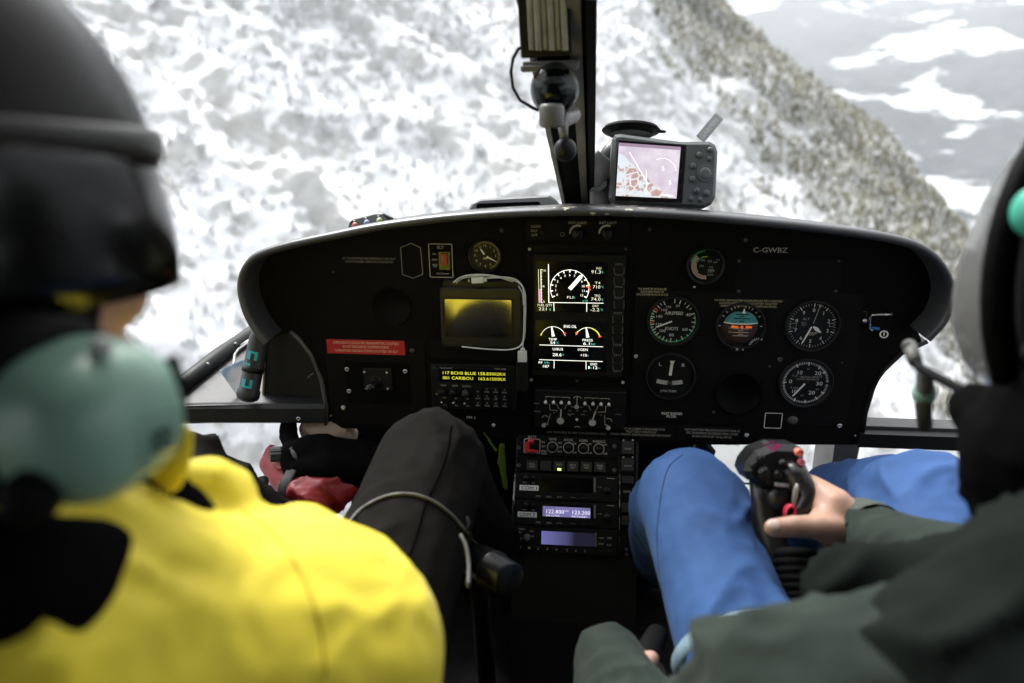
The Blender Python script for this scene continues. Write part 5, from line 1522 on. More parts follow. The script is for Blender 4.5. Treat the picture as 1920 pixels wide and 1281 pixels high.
# mount: suction cup on the windscreen, arm and bracket
sm_ = thing('suction_mount', 'black rubber suction cup mount on the windscreen behind the GPS', 'mount', P(1150, 392, 1.20))
cf = Frame(P(1183, 243, 1.23), (1, 0, -.02), (0, .82, .57)); cf = Frame(cf.o, cf.u, Vector((0, -.95, .32)))
m = MB(); m.lathe([(.046, 0), (.048, .002), (.046, .004), (.038, .0055), (.036, .009), (.034, .010), (.032, .0085), (.001, .0075)], cf, 40); m.lathe([(.046, 0), (.044, -.003), (.001, -.002)], cf, 40)
m.tube([cf.pt(.044, 0, .002), cf.pt(.056, .004, .004)], [.003, .002], 8)
obj('cup', m, RUBBER, sm_)
m = MB(); m.tube([P(1172, 258, 1.20), P(1148, 285, 1.20), P(1132, 305, 1.19)], [.013, .016, .013], 14); obj('arm', m, M('mount black', (.03, .03, .03), .45), sm_)
m = MB(); bf = tilted(1128, 340, 1.165, 0, 25, -12)
m.prism([bf.uv(*q) for q in ((1112, 388), (1146, 388), (1146, 300), (1122, 281), (1111, 290))], bf, -.012, 0, .002, True); br = obj('bracket', m, M('bracket grey', (.16, .16, .155), .5, var=.3, scale=60), sm_)
m = MB(); m.prism([bf.uv(*q) for q in ((1102, 360), (1118, 352), (1144, 328), (1140, 342), (1122, 356))], bf, .004, .012, .001, True); obj('lever', m, GLOSS_BLK, sm_)
m = MB(); m.prism(rrect(*[v_ for v_ in (bf.rect(1083, 386, 1150, 400))], .004), bf, -.03, .004, .001, True); obj('foot', m, SATIN_BLK, sm_)
# left: warning light unit and the air outlet on the glareshield
wu = thing('warning_light_unit', 'small wedge shaped indicator unit with coloured lights on the left glareshield', 'indicator', P(692, 430, 1.17))
WF = tilted(694, 412, 1.16, -9, -4, -25)
_wuv = WF.uv; WF.uv = lambda x, y, h=0.0: _wuv(x, y - 5, h)
m = MB(); m.prism([WF.uv(*q) for q in ((651, 434), (740, 424), (735, 412), (718, 404), (704, 404), (662, 415), (655, 421))], WF, -.03, .0, .002, True); obj('case', m, SATIN_BLK, wu)
m = MB(); m.prism([WF.uv(*q) for q in ((655, 432), (733, 423), (716, 407), (704, 407), (664, 418))], WF, .0, .0012, .0003); fc = obj('face', m, M('indicator face', (.10, .105, .11), .5), wu)
for x, y, col in ((666, 428, (.45, .10, .08)), (688, 423, (.30, .34, .55)), (711.5, 419, (.42, .50, .22))):
    f = WF.at(x, y, .0012); m = MB(); m.lathe([(.0052, 0), (.0046, .002), (.002, .0032), (.0003, .0034)], f, 14); obj('light', m, M('light %d' % x, col, .35), wu)
    f = WF.at(x - 2, y - 8.5, .0012); m = MB(); m.lathe([(.0016, 0), (.0014, .0012), (.0002, .0014)], f, 8); obj('rivet', m, WHITE_INK, wu)
ao = thing('air_outlet', 'low grey demister outlet with a long slot on the glareshield left of the post', 'vent', P(965, 398, 1.17))
AF = tilted(965, 384, 1.165, -2.2, 0, -10)
_auv = AF.uv; AF.uv = lambda x, y, h=0.0: _auv(x, y - 7, h)
m = MB(); m.prism([AF.uv(*q) for q in ((876, 402), (1060, 402), (1040, 380), (1030, 373), (900, 380), (884, 388))], AF, -.05, 0, .003, True); obj('body', m, M('outlet grey', (.24, .245, .255), .5), ao)
m = MB(); m.prism(rrect(*AF.rect(893, 387, 1013, 398), .006), AF, -.001, .0008); sl3 = obj('slot', m, DEEP_BLK, ao)

# compass and ball mounts on the centre post
DC = .86
cp = thing('magnetic_compass', 'liquid magnetic compass with a glass bulb hanging on the centre post', 'compass', P(1035, 205, DC))
KF = tilted(1035, 122, DC, -1, 4, 0)
m = MB(); m.plate(KF, 980, 114, 1087, 126, -.05, 0, .002, .001); m.plate(KF, 976, 122, 1084, 133, -.052, .004, .002, .001); obj('bracket_plate', m, FRAME_GREY, cp)
m = MB(); c_ = P(1040, 168, DC + .01); m.ball(c_, (.026, .026, .024), 24, 16); obj('card', m, GLOSS_BLK, cp)
m = MB(); c_ = P(1040, 168, DC + .01); m.ball(c_, (.0285, .0285, .030), 28, 18); obj('bulb', m, glass_mat('bulb glass', (.75, .80, .78), .9, .04), cp)
m = MB(); f = Frame(P(1034, 236, DC - .005), (1, 0, 0), (0, 1, 0)); m.lathe([(.0135, 0), (.0145, .004), (.0145, .020), (.012, .024), (.001, .025)], f, 24); m.lathe([(.0135, 0), (.010, -.002), (.001, -.002)], f, 24); obj('damper', m, M('damper grey', (.11, .11, .105), .45), cp)
m = MB()
for dx in (-26, 22): m.tube([P(1040 + dx, 132, DC), P(1040 + dx * .9, 190, DC - .006), P(1036 + dx * .4, 206, DC - .004)], .0032, 8)
obj('cage', m, SATIN_BLK, cp)
# grey ribbed card above (correction card in a holder)
kc = thing('card_holder', 'pale ribbed plastic card holder at the top of the centre post', 'holder', P(1030, 112, DC - .05))
KC = tilted(1025, 40, DC - .06, -3, 4, 20)
m = MB(); m.plate(KC, 972, -40, 1072, 108, -.012, 0, .003, .001); obj('back', m, SATIN_BLK, kc)
for i in range(6):
    x = 990 + i * 12.5
    m = MB(); aa = KC.uv(x - 6 + (-3), -40); m.prism([KC.uv(*q) for q in ((x + 2, 93), (x + 13, 93), (x + 7, -45), (x - 5, -45))], KC, 0, .003 + .0025 * (i % 2), .0015); obj('rib', m, M('ribbed plastic', (.30, .295, .25), .45, var=.2, scale=50), kc)
# ball joint lower on the post
bj = thing('ball_joint', 'black ball joint mount hanging below the compass on the centre post', 'mount', P(1060, 300, DC + .02))
m = MB(); m.ball(P(1060, 281, DC + .02), .0135, 20, 14); obj('ball', m, SATIN_BLK, bj)
m = MB(); m.tube([P(1058, 262, DC + .02), P(1056, 240, DC + .02), P(1054, 225, DC + .025), P(1075, 215, DC + .05)], [.005, .006, .010, .010], 12); obj('stem', m, M('stem grey', (.2, .2, .19), .4, .5), bj)
wl_ = MB(); wl_.tube([P(*q, DC - .01) for q in ((985, 86), (972, 92), (962, 110), (958, 135), (962, 165), (975, 188), (1000, 203), (1010, 207))], .0019, 8)
tag(obj('cable_loop', wl_, RUBBER, None, loc=P(985, 86, DC - .01)), 'thin black cable curving beside the compass', 'cable')
# chromed latch unit at the right of the panel
vn = thing('camera_clip', 'small chromed clip unit with a blue strip on the right of the panel', 'clip', PF.pt(*PF.uv(1650, 626)))
VF = tilted(1650, 600, 1.10, 0, -14, 0)
m = MB(); m.plate(VF, 1632, 584, 1672, 618, -.015, .01, .002, .001); obj('body', m, PANEL_BLK, vn)
m = MB(); m.tube([VF.pt(*VF.uv(*q), .012) for q in ((1672, 585), (1634, 586), (1630, 592), (1630, 612), (1634, 616))], .0018, 8); m.ball(VF.pt(*VF.uv(1620, 598), .010), .004, 10, 8); obj('chrome_frame', m, STEEL, vn)
m = MB(); m.plate(VF, 1634, 614, 1650, 619, .008, .012, .001, .0005); obj('blue_strip', m, M('clip blue', (.02, .14, .50), .4), vn)
m = MB(); f = VF.at(1657.5, 627, .012); m.arc(f, (0, 0), .0042, .0060, 0, 360, 0, 20); m.seg(f, 0, -.002, 0, .003, .0008, .0001); obj('ring_mark', m, WHITE_INK, vn)
m = MB(); m.tube([VF.pt(*VF.uv(1640, 600), -.05), VF.pt(*VF.uv(1645, 600), -.015)], .006, 10); obj('stalk', m, SATIN_BLK, vn)

# right side: sill bar and strut below the side window opening
rb = thing('side_sill', 'black horizontal sill bar right of the panel between two window openings', 'frame', pY(1700, 835, YP))
m = MB(); q0 = pY(1606, 822, YP); q1 = pY(1940, 826, YP - .04)
RBF = Frame(q0, (1, 0, 0), (0, 0, 1))
zt_, zb2 = pY(1680, 811, YP).z, pY(1680, 836, YP).z
m.bx(q0.x, .80, YP - .01, YP + .012, zb2, zt_); obj('bar', m, FRAME_BLK, rb)
m = MB(); m.bx(q0.x, .80, YP + .012, YP + .045, zt_ - .004, zt_ + .004); obj('top_flange', m, M('flange grey', (.06, .06, .062), .4), rb)
m = MB(); x0, x1 = pY(1560, 860, YP + .12).x, pY(1624, 860, YP + .12).x
sg_ = thing('nose_strut', 'dark grey upright strut below the right end of the panel', 'strut', ((x0 + x1) / 2, YP + .14, .2))
m = MB(); V = []
for z, xx0, xx1 in ((zb2 + .05, x0, x1 + .002), (.30, x0 + .002, x1 - .012), (.10, x0, x1 - .02)):
    V += [(xx0, YP + .12, z), (xx1 - .01, YP + .12, z), (xx1, YP + .14, z), (xx1, YP + .22, z), (xx0, YP + .22, z)]
m.add(V, [(k_ * 5 + i, k_ * 5 + (i + 1) % 5, (k_ + 1) * 5 + (i + 1) % 5, (k_ + 1) * 5 + i) for k_ in range(2) for i in range(5)])
obj('web', m, M('strut grey', (.075, .073, .072), .5, var=.3, scale=15), sg_)
# pale scuffed nose panel under the pilot's side
npn = thing('pale_nose_panel', 'pale grey scuffed nose panel seen under the panel beside the control stick', 'panel', (pY(1400, 870, 1.45).x, 1.45, pY(1400, 900, 1.45).z))
m = MB(); A = [pY(1325, 905, 1.36), pY(1512, 905, 1.36), pY(1512, 815, 1.50), pY(1325, 815, 1.50)]
m.add(A, [(0, 1, 2, 3)]); solid(obj('sheet', m, WHITE_PAINT, npn), .006)
m = MB()
for x, y in ((1395, 846), (1388, 862), (1350, 830), (1372, 833)): a = pY(x, y, 1.43); m.tube([a + Vector((-.012, -.01, .003)), a + Vector((.0, -.01, .005)), a + Vector((.012, -.01, .002))], .0012, 5)
obj('scrape_mark', m, GREY_MET, npn)
m = MB(); m.tube([pY(1318, 880, 1.2), pY(1330, 845, 1.2), pY(1322, 828, 1.2), pY(1310, 826, 1.2)], [.010, .011, .010, .009], 10); m.tube([pY(1318, 880, 1.2), pY(1308, 860, 1.2), pY(1306, 840, 1.2), pY(1310, 826, 1.2)], [.006] * 4, 8)
tag(obj('foot_pedal', m, SATIN_BLK, None, loc=pY(1318, 890, 1.2)), 'black looped rudder pedal ahead of the left blue knee', 'pedal')

# ================================================================== SEATS
SEAT = M('seat black', (.006, .006, .0065), .6, bump=.2, bscale=150, spec=.15)
for sx, lab in ((-.30, 'black cockpit seat under the person in the yellow jacket'), (.30, 'black cockpit seat under the person in the dark green jacket')):
    t = thing('seat', lab, 'seat', (sx, .2, 0), group='cockpit seats')
    m = MB(); m.prism(rrect(sx - .20, -.02, sx + .20, .50, .06), Frame((0, 0, .20), (1, 0, 0), (0, 1, 0)), 0, .09, .03, True); obj('seat_cushion', m, SEAT, t)
    m = MB(); m.prism(rrect(sx - .20, .20, sx + .20, .52, .06), Frame((0, .03, 0), (1, 0, 0), (0, 0, 1)), 0, .06, .02, True); obj('backrest', m, SEAT, t)
    m = MB(); m.bx(sx - .16, sx + .16, .02, .44, 0, .20); obj('pedestal', m, CABIN_DARK, t)

SKIN = M('skin', (.46, .27, .195), .5, var=.18, scale=60, bump=.12, bscale=500, sss=.12)
YELLOW = M('jacket yellow', (.86, .70, .045), .6, var=.08, scale=14, bump=.12, bscale=700, sheen=.1, spec=.3)
GREENJ = M('jacket green', (.024, .033, .028), .85, var=.2, scale=20, bump=.15, bscale=700, sheen=.03, spec=.08)
BLACKP = M('trouser black', (.0095, .0086, .008), .85, var=.2, scale=30, bump=.12, bscale=900, sheen=.0, spec=.04)
BLUEP = M('trouser blue', (.040, .094, .245), .7, var=.12, scale=20, bump=.10, bscale=900, sheen=.03, spec=.12)
CLOTH_BLK = M('cloth black', (.0035, .0035, .004), .9, bump=.15, bscale=600, spec=.02)
BOOT = M('boot black', (.015, .014, .013), .5)

def limb(m, pts, rad):
    for i in range(len(pts) - 1): m.capsule(pts[i], pts[i + 1], rad[i], rad[i + 1])

def head_mb(m, hc, fwd, up, s=1.0):                     # skull, jaw, brow, nose, lips, chin, ears
    rt = fwd.cross(up).normalized(); up = rt.cross(fwd).normalized()
    rot = Matrix((rt, fwd, up)).transposed()
    def q(x, y, z): return hc + (rt * x + fwd * y + up * z) * s
    m.ball(q(0, -.01, .02), (.074 * s, .093 * s, .090 * s), 24, 16, rot)
    m.ball(q(0, .030, -.045), (.058 * s, .060 * s, .072 * s), 20, 14, rot)
    m.ball(q(0, .070, -.100), (.024 * s, .020 * s, .018 * s), 12, 8, rot)
    m.capsule(q(0, .088, .005), q(0, .112, -.036), .008 * s, .013 * s)
    m.capsule(q(-.035, .078, .018), q(.035, .078, .018), .012 * s, .012 * s)
    for sx in (-1, 1):
        m.ball(q(sx * .036, .066, -.030), (.024 * s, .022 * s, .022 * s), 12, 8, rot)
        m.ball(q(sx * .012, .106, -.042), (.009 * s, .010 * s, .008 * s), 10, 6, rot)
        m.ball(q(sx * .074, -.008, -.018), (.010 * s, .018 * s, .030 * s), 12, 8, rot)
    m.capsule(q(-.018, .090, -.064), q(.018, .090, -.064), .0075 * s, .0075 * s)
    m.capsule(q(-.015, .087, -.077), q(.015, .087, -.077), .008 * s, .008 * s)
    return q

# ------------------------------------------------------------------ the passenger (yellow jacket)
F1 = Vector((.275, .95, -.14)).normalized(); U1 = Vector((.04, .10, 1)).normalized(); R1 = F1.cross(U1).normalized(); U1 = R1.cross(F1).normalized()
H1 = P(285, 802, .312) - R1 * .182 + F1 * .006 + U1 * .072
PN1 = H1 + Vector((-.02, -.05, -.15))                    # neck base
RS1 = P(566, 1222, .52); LS1 = Vector((-.47, .33, RS1.z + .01))
RE1 = P(720, 1460, .66); LE1 = Vector((-.56, .50, .42))
RW1 = Vector((-.25, .60, .34)); LW1 = Vector((-.42, .68, .42))
HIP1 = Vector((-.30, .22, .36))
RK1 = P(805, 874, .94); LK1 = P(330, 930, .90)
RA1 = Vector((-.15, 1.20, .10)); LA1 = Vector((-.42, 1.16, .10))
p1 = thing('person', 'person in a bright yellow jacket and black trousers seated at the left', 'person', (HIP1.x, HIP1.y, 0))
m = MB()
head_mb(m, H1 + F1 * .018 - U1 * .006, F1, U1, 1.12)
limb(m, [H1 + Vector((0, -.01, -.06)), PN1], [.055, .058])
limb(m, [PN1, PN1.lerp(HIP1, .5), HIP1], [.06, .09, .10]); limb(m, [PN1, RS1], [.05, .045]); limb(m, [PN1, LS1], [.05, .045])
limb(m, [RS1, RE1, RW1], [.045, .036, .026]); limb(m, [LS1, LE1, LW1], [.045, .036, .026])
for w_, sx in ((RW1, 1), (LW1, -1)):
    k_ = w_ + Vector((-.02 * sx, .08, 0)); m.capsule(w_, k_, .026, .030)
    for i in range(4):
        a = k_ + Vector((.028 * sx - .018 * i * sx, .01, 0)); m.capsule(a, a + Vector((0, .035, -.008)), .010, .009); m.capsule(a + Vector((0, .035, -.008)), a + Vector((0, .05, -.03)), .009, .008)
    m.capsule(w_ + Vector((-.03 * sx, .02, 0)), w_ + Vector((-.05 * sx, .06, -.005)), .012, .010)
limb(m, [HIP1 + Vector((.08, 0, 0)), RK1, RK1.lerp(RA1, .6)], [.055, .042, .03]); limb(m, [HIP1 + Vector((-.08, 0, 0)), LK1, LK1.lerp(LA1, .6)], [.055, .042, .03])
body1 = organic('body', m, SKIN, p1, .0055, 4)
# jacket
m = MB()
limb(m, [RS1 + Vector((-.02, -.02, .0)), RE1, RW1.lerp(RE1, .15)], [.107, .078, .055]); limb(m, [LS1, LE1, LW1.lerp(LE1, .15)], [.095, .075, .055])
limb(m, [PN1 + Vector((.06, -.02, -.06)), RS1], [.080, .102]); limb(m, [PN1 + Vector((-.05, -.02, -.05)), LS1], [.075, .09])
limb(m, [PN1 + Vector((0, 0, -.10)), PN1.lerp(HIP1, .55) + Vector((0, .02, 0)), HIP1 + Vector((0, .04, -.02))], [.13, .165, .16])
cl0 = P(372, 940, .50); cl1 = P(330, 870, .47)
limb(m, [PN1 + Vector((.05, .06, -.07)), P(400, 960, .50), P(385, 915, .49)], [.055, .032, .020])
yj = organic('jacket', m, YELLOW, p1, .0055, 6, folds(12, .026, (.45, .45, -.75), 2.6))
m = MB(); m.tube([P(*q) for q in ((290, 905, .44), (318, 890, .44), (335, 850, .43), (347, 790, .425))], [(.005, .013), (.005, .012), (.004, .009), (.003, .006)], 10)
subsurf(obj('collar_flap', m, YELLOW, yj), 1)
m = MB()
limb(m, [P(395, 905, .50), P(425, 945, .50), P(430, 990, .50)], [.014, .016, .014]); limb(m, [P(340, 905, .47), P(395, 890, .49), P(420, 915, .50)], [.010, .012, .012])
organic('collar_fold', m, YELLOW, yj, .004, 4, folds(30, .003))
# neck gaiter and hood
m = MB(); limb(m, [H1 + Vector((.02, .0, -.095)), PN1 + Vector((.01, .01, -.02)), PN1 + Vector((.02, .0, -.07))], [.062, .072, .085])
limb(m, [P(250, 940, .46), P(330, 965, .47)], [.035, .022])
organic('neck_gaiter', m, CLOTH_BLK, p1, .006, 5, folds(16, .006, (1, 0, 0), 2))
m = MB(); limb(m, [P(-160, 1110, .33), P(20, 1080, .33), P(185, 1030, .36)], [.034, .030, .016]); limb(m, [P(40, 1110, .33), P(150, 1090, .35)], [.026, .018]); limb(m, [P(40, 1130, .33), P(-60, 1230, .33), P(-160, 1300, .33)], [.030, .028, .03]); limb(m, [P(110, 1100, .34), P(10, 1200, .335)], [.024, .024])
organic('hood', m, CLOTH_BLK, yj, .006, 5, folds(14, .006, (1, 0, 0), 2))
# trousers
m = MB()
limb(m, [HIP1 + Vector((0, -.02, .0)), HIP1 + Vector((0, .04, -.02))], [.15, .15])
limb(m, [HIP1 + Vector((.09, .02, 0)), HIP1.lerp(RK1, .55) + Vector((.03, 0, .0)), RK1, RK1.lerp(RA1, .5) + Vector((0, 0, .0)), RA1 + Vector((0, 0, .05))], [.092, .082, .070, .066, .058])
limb(m, [HIP1 + Vector((-.09, .02, 0)), HIP1.lerp(LK1, .6), LK1, LK1.lerp(LA1, .5), LA1 + Vector((0, 0, .05))], [.10, .09, .074, .068, .058])
bt1 = organic('trousers', m, BLACKP, p1, .0055, 6, folds(14, .011, (.2, .8, .4), 2.2))
for a in (RA1, LA1):
    m = MB(); limb(m, [a + Vector((0, -.02, .02)), a + Vector((.0, .06, -.03)), a + Vector((0, .17, -.045))], [.055, .05, .04]); organic('boot', m, BOOT, p1, .008, 4)
# seam down the near trouser leg
m = MB(); sp_ = on_surface(bt1, ((846, 800), (838, 850), (822, 895), (800, 940), (785, 990), (768, 1040), (745, 1085)), .0004, 40)
m.tube(sp_, .0011, 6); obj('seam', m, M('seam black', (.003, .003, .003), .9, spec=0), bt1)
m = MB(); m.tube(on_surface(yj, ((455, 955), (520, 1010), (570, 1090), (600, 1180), (610, 1270)), .0001, 40), .0009, 6); obj('shoulder_seam', m, M('seam yellow', (.55, .42, .01), .7), yj)

# ------------------------------------------------------------------ the pilot (dark green jacket, blue trousers)
H2_ = Vector((.408, .505, .900)); F2 = Vector((-.34, .92, -.16)).normalized(); U2 = Vector((-.02, .10, 1)).normalized()
PN2 = Vector((.375, .41, .745))
LS2 = P(1520, 1405, .46); RS2 = Vector((.50, .42, .66))
RE2 = P(1915, 1140, .60); RW2 = P(1614, 1006, .800)
LE2 = P(1270, 1580, .56); LW2 = P(1160, 1288, .74)
HIP2 = Vector((.27, .20, .34))
LK2 = P(1294, 942, .93); RK2 = P(1754, 978, .86)
LA2 = Vector((.13, 1.22, .12)); RA2 = Vector((.36, 1.20, .14))
p2 = thing('person', 'person in a dark green jacket and blue trousers gripping the control stick', 'person', (HIP2.x, HIP2.y, 0))
m = MB()
head_mb(m, H2_, F2, U2)
limb(m, [H2_ + Vector((0, -.01, -.06)), PN2], [.055, .058]); limb(m, [PN2, PN2.lerp(HIP2, .5), HIP2], [.06, .09, .10])
limb(m, [PN2, RS2], [.05, .045]); limb(m, [PN2, LS2], [.05, .045]); limb(m, [RS2, RE2, RW2], [.045, .036, .026]); limb(m, [LS2, LE2, LW2], [.045, .036, .026])
limb(m, [HIP2 + Vector((.08, 0, 0)), RK2, RK2.lerp(P(1570, 938, 1.08), .6)], [.055, .038, .03]); limb(m, [HIP2 + Vector((-.08, 0, 0)), LK2, LK2.lerp(LA2, .6)], [.055, .038, .03])
# right hand closed round the stick: palm, four fingers curled behind it, thumb across the front
D0 = .800
def hp_(x, y, d): return P(x, y, d)
m.capsule(hp_(1612, 1002, D0), hp_(1560, 958, D0 + .004), .026, .025); m.capsule(hp_(1572, 975, D0 + .015), hp_(1540, 945, D0 + .025), .024, .020); m.capsule(hp_(1600, 1008, D0 - .004), hp_(1552, 988, D0 - .008), .023, .019); m.capsule(hp_(1562, 962, D0 - .004), hp_(1534, 978, D0 - .016), .017, .012)
m.capsule(hp_(1562, 948, D0 + .002), hp_(1526, 914, D0 + .020), .021, .0130)
kn = [((1517, 908), D0 + .026), ((1521, 926), D0 + .048), ((1528, 945), D0 + .064), ((1540, 962), D0 + .076)]
for i, ((x, y), d) in enumerate(kn):
    L_f = (1.0, 1.08, 1.0, .82)[i]; r_ = (.0102, .0104, .0098, .0088)[i]
    m.capsule(hp_(1562, 962, D0 + .01 * i), hp_(x, y, d), .014, r_ + .0015)
    a = hp_(x, y, d); b = hp_(x - 26 * L_f, y - 2 + 3 * i, d + .040); c = hp_(x - 58 * L_f, y + 4 + 5 * i, d + .036); e_ = hp_(x - 72 * L_f, y + 12 + 4 * i, d + .018)
    m.capsule(a, b, r_ + .0012, r_); m.capsule(b, c, r_, r_ * .95); m.capsule(c, e_, r_ * .95, r_ * .85)
m.capsule(hp_(1575, 994, D0 - .012), hp_(1532, 988, D0 - .026), .0185, .0138); m.capsule(hp_(1532, 988, D0 - .026), hp_(1490, 987, D0 - .034), .0132, .0112); m.capsule(hp_(1490, 987, D0 - .034), hp_(1449, 990, D0 - .032), .0116, .0094)
# left hand on the lever
w_ = LW2; m.capsule(w_, P(1190, 1255, .77), .026, .026)
for i in range(4):
    a = P(1175 + 12 * i, 1246 + 6 * i, .775 + .004 * i); m.capsule(P(1185, 1258, .765), a, .014, .010); b = P(1195 + 12 * i, 1232 + 8 * i, .80); m.capsule(a, b, .010, .009); m.capsule(b, P(1215 + 8 * i, 1254 + 8 * i, .80), .009, .0085)
m.capsule(P(1180, 1268, .75), P(1205, 1250, .742), .013, .010); m.capsule(P(1205, 1250, .742), P(1220, 1236, .752), .010, .009)
body2 = organic('body', m, SKIN, p2, .0034, 3)
m = MB(); m.ball(P(1451, 984, D0 - .0385), (.0072, .0066, .0032), 14, 8, CROT @ Matrix.Rotation(R(-38), 3, 'X')); obj('thumb_nail', m, M('nail', (.72, .52, .44), .3), p2)
# jacket
m = MB()
cuff = RW2 + (RE2 - RW2).normalized() * .012
limb(m, [cuff, RW2.lerp(RE2, .35), RE2, RS2], [.035, .045, .058, .085]); limb(m, [LW2.lerp(LE2, -.20), LW2.lerp(LE2, .4), LE2, LS2], [.040, .050, .060, .080])
limb(m, [PN2 + Vector((.05, -.02, -.05)), RS2], [.075, .09]); limb(m, [PN2 + Vector((-.05, -.02, -.07)), LS2], [.07, .088])
limb(m, [PN2 + Vector((0, -.0, -.10)), PN2.lerp(HIP2, .55), HIP2 + Vector((0, .03, -.02))], [.13, .16, .155])
gj = organic('jacket', m, GREENJ, p2, .0048, 5, folds(15, .013, (-.3, .3, .8), 2.4))
m = MB(); limb(m, [P(1770, 1255, .42), P(1880, 1190, .42), P(2000, 1110, .42)], [.040, .046, .05]); limb(m, [P(1850, 1270, .42), P(1900, 1400, .42)], [.06, .07]); limb(m, [P(1605, 1118, .62), P(1750, 1112, .60), P(1890, 1100, .55)], [.032, .034, .036])  # dark vest; the last limb is added in place of shade under the forearm
organic('vest_and_lap_shade', m, M('vest dark', (.011, .014, .0125), .9, spec=.03, bump=.2, bscale=400), p2, .006, 4, folds(17, .011, (.6, 0, .7), 2.5))
m = MB(); ax_ = (RW2 - RE2).normalized(); c0_ = RW2 - ax_ * .002
m.tube([c0_ - ax_ * .022, c0_ - ax_ * .012, c0_ + ax_ * .010, c0_ + ax_ * .013, c0_ + ax_ * .004], [.041, .042, .0405, .037, .034], 28, False); obj('cuff', m, M('cuff green', (.050, .062, .052), .9, bump=.5, bscale=260), gj)
m = MB(); limb(m, [P(1965, 850, .50), P(2000, 910, .50), P(2090, 1000, .5)], [.052, .056, .07]); limb(m, [P(1935, 830, .51), P(1835, 770, .54)], [.036, .020]); limb(m, [PN2 + Vector((0, 0, -.06)), PN2 + Vector((0, .02, .0)), H2_ + Vector((-.01, .0, -.10))], [.105, .085, .068]); limb(m, [PN2 + Vector((-.04, .05, -.02)), PN2 + Vector((.05, .06, -.02))], [.06, .06]); organic('neck_gaiter', m, CLOTH_BLK, p2, .006, 5, folds(16, .006, (1, 0, 0), 2))
# trousers
m = MB()
limb(m, [HIP2 + Vector((0, -.02, .0)), HIP2 + Vector((0, .04, -.02))], [.15, .15])
lm = HIP2.lerp(LK2, .52) + Vector((-.012, 0, .0))
limb(m, [HIP2 + Vector((-.07, .02, 0)), lm, LK2, LK2.lerp(LA2, .5), LA2 + Vector((0, 0, .05))], [.090, .072, .064, .058, .055])
limb(m, [HIP2 + Vector((.09, .02, 0)), HIP2.lerp(RK2, .6), RK2, RK2.lerp(P(1570, 938, 1.08), .6), P(1570, 938, 1.08), RA2 + Vector((-.06, 0, .05))], [.10, .082, .070, .062, .055, .055])
bp2 = organic('trousers', m, BLUEP, p2, .0050, 6, folds(13, .012, (.5, .6, .3), 2.4))
m = MB(); m.tube(on_surface(bp2, ((1280, 852), (1252, 880), (1238, 940), (1232, 1010), (1238, 1090), (1250, 1170), (1268, 1270)), .0003, 50), .0008, 6); obj('seam', m, M('seam blue', (.025, .06, .17), .8), bp2)
# reflective band round the left thigh
tb = P(1300, 1200, .745); ta = (LK2 - lm).normalized()
for a in (LA2, RA2):
    m = MB(); limb(m, [a + Vector((0, -.02, .02)), a + Vector((.0, .06, -.03)), a + Vector((0, .17, -.045))], [.055, .05, .04]); organic('boot', m, BOOT, p2, .008, 4)
m = MB()
hs_ = HIP2 + Vector((-.07, .02, 0)); hit_ = on_surface(bp2, ((1298, 1205),), 0)[0]; tt_ = (hit_ - lm).dot(LK2 - lm) / (LK2 - lm).length_squared; cpt = lm.lerp(LK2, tt_); ta = (LK2 - lm).normalized(); rst = max(.070, (hit_ - cpt).length + .003); print('STRAP', tt_, rst, hit_, cpt)
rr_ = []
sdx = ta.cross(Vector((0, 0, 1))).normalized(); upx = sdx.cross(ta)
for k_ in range(33):
    t = 2 * math.pi * k_ / 32
    rr_.append(cpt + sdx * (rst * math.cos(t)) + upx * (rst * math.sin(t)))
V = []
for p_ in rr_[:-1]:
    o_ = (p_ - cpt).normalized()
    V += [p_ - ta * .009, p_ - ta * .007 + o_ * .002, p_ + ta * .007 + o_ * .002, p_ + ta * .009]
m.add(V, [(i * 4 + j, i * 4 + j + 1, ((i + 1) % 32) * 4 + j + 1, ((i + 1) % 32) * 4 + j) for i in range(32) for j in range(3)], True)
tag(obj('knee_strap', m, M('strap sheen', (.26, .38, .46), .3, .2, var=.3, scale=40), None, loc=cpt), 'shiny pale blue strap around the left thigh of the blue trousers', 'strap')

# ================================================================== HELMETS
SHELL_DK = M('helmet dark', (.009, .008, .0075), .30, var=.2, scale=18, coat=.0, spec=.09)
VISOR_DK = M('visor dark', (.003, .003, .003), .2, spec=.25)
MINT = M('mint green', (.26, .44, .35), .33, var=.10, scale=22, bump=.04, bscale=500)
def shell_mb(rx, ry, rz, keep, nu=48, nv=28, push=None):
    m = MB(); idx = {}; V = []; F_ = []
    for j in range(nv + 1):
        th = math.pi * j / nv
        for i in range(nu):
            ph = 2 * math.pi * i / nu
            p_ = Vector((rx * math.sin(th) * math.sin(ph), ry * math.sin(th) * math.cos(ph), rz * math.cos(th)))
            if push: p_ = push(p_)
            V.append(p_)
    for j in range(nv):
        for i in range(nu):
            k_ = (i + 1) % nu
            q = (j * nu + i, (j + 1) * nu + i, (j + 1) * nu + k_, j * nu + k_)
            c = sum((V[a] for a in q), Vector()) / 4
            if keep(c): F_.append(q)
    return m.add(V, F_, True)

def rotm(f, u):
    r_ = f.cross(u).normalized(); u = r_.cross(f).normalized()
    return Matrix((r_, f, u)).transposed()

def boom(root, mat, sgn, mic_mat):
    m = MB(); m.tube([(sgn * .105, .03, -.075), (sgn * .105, .075, -.095), (sgn * .075, .115, -.095), (sgn * .035, .130, -.088)], .0032, 8); obj('boom', m, mat, root, True)
    m = MB(); m.ball((sgn * .02, .132, -.085), (.018, .012, .012), 14, 10); obj('microphone', m, mic_mat, root, True)

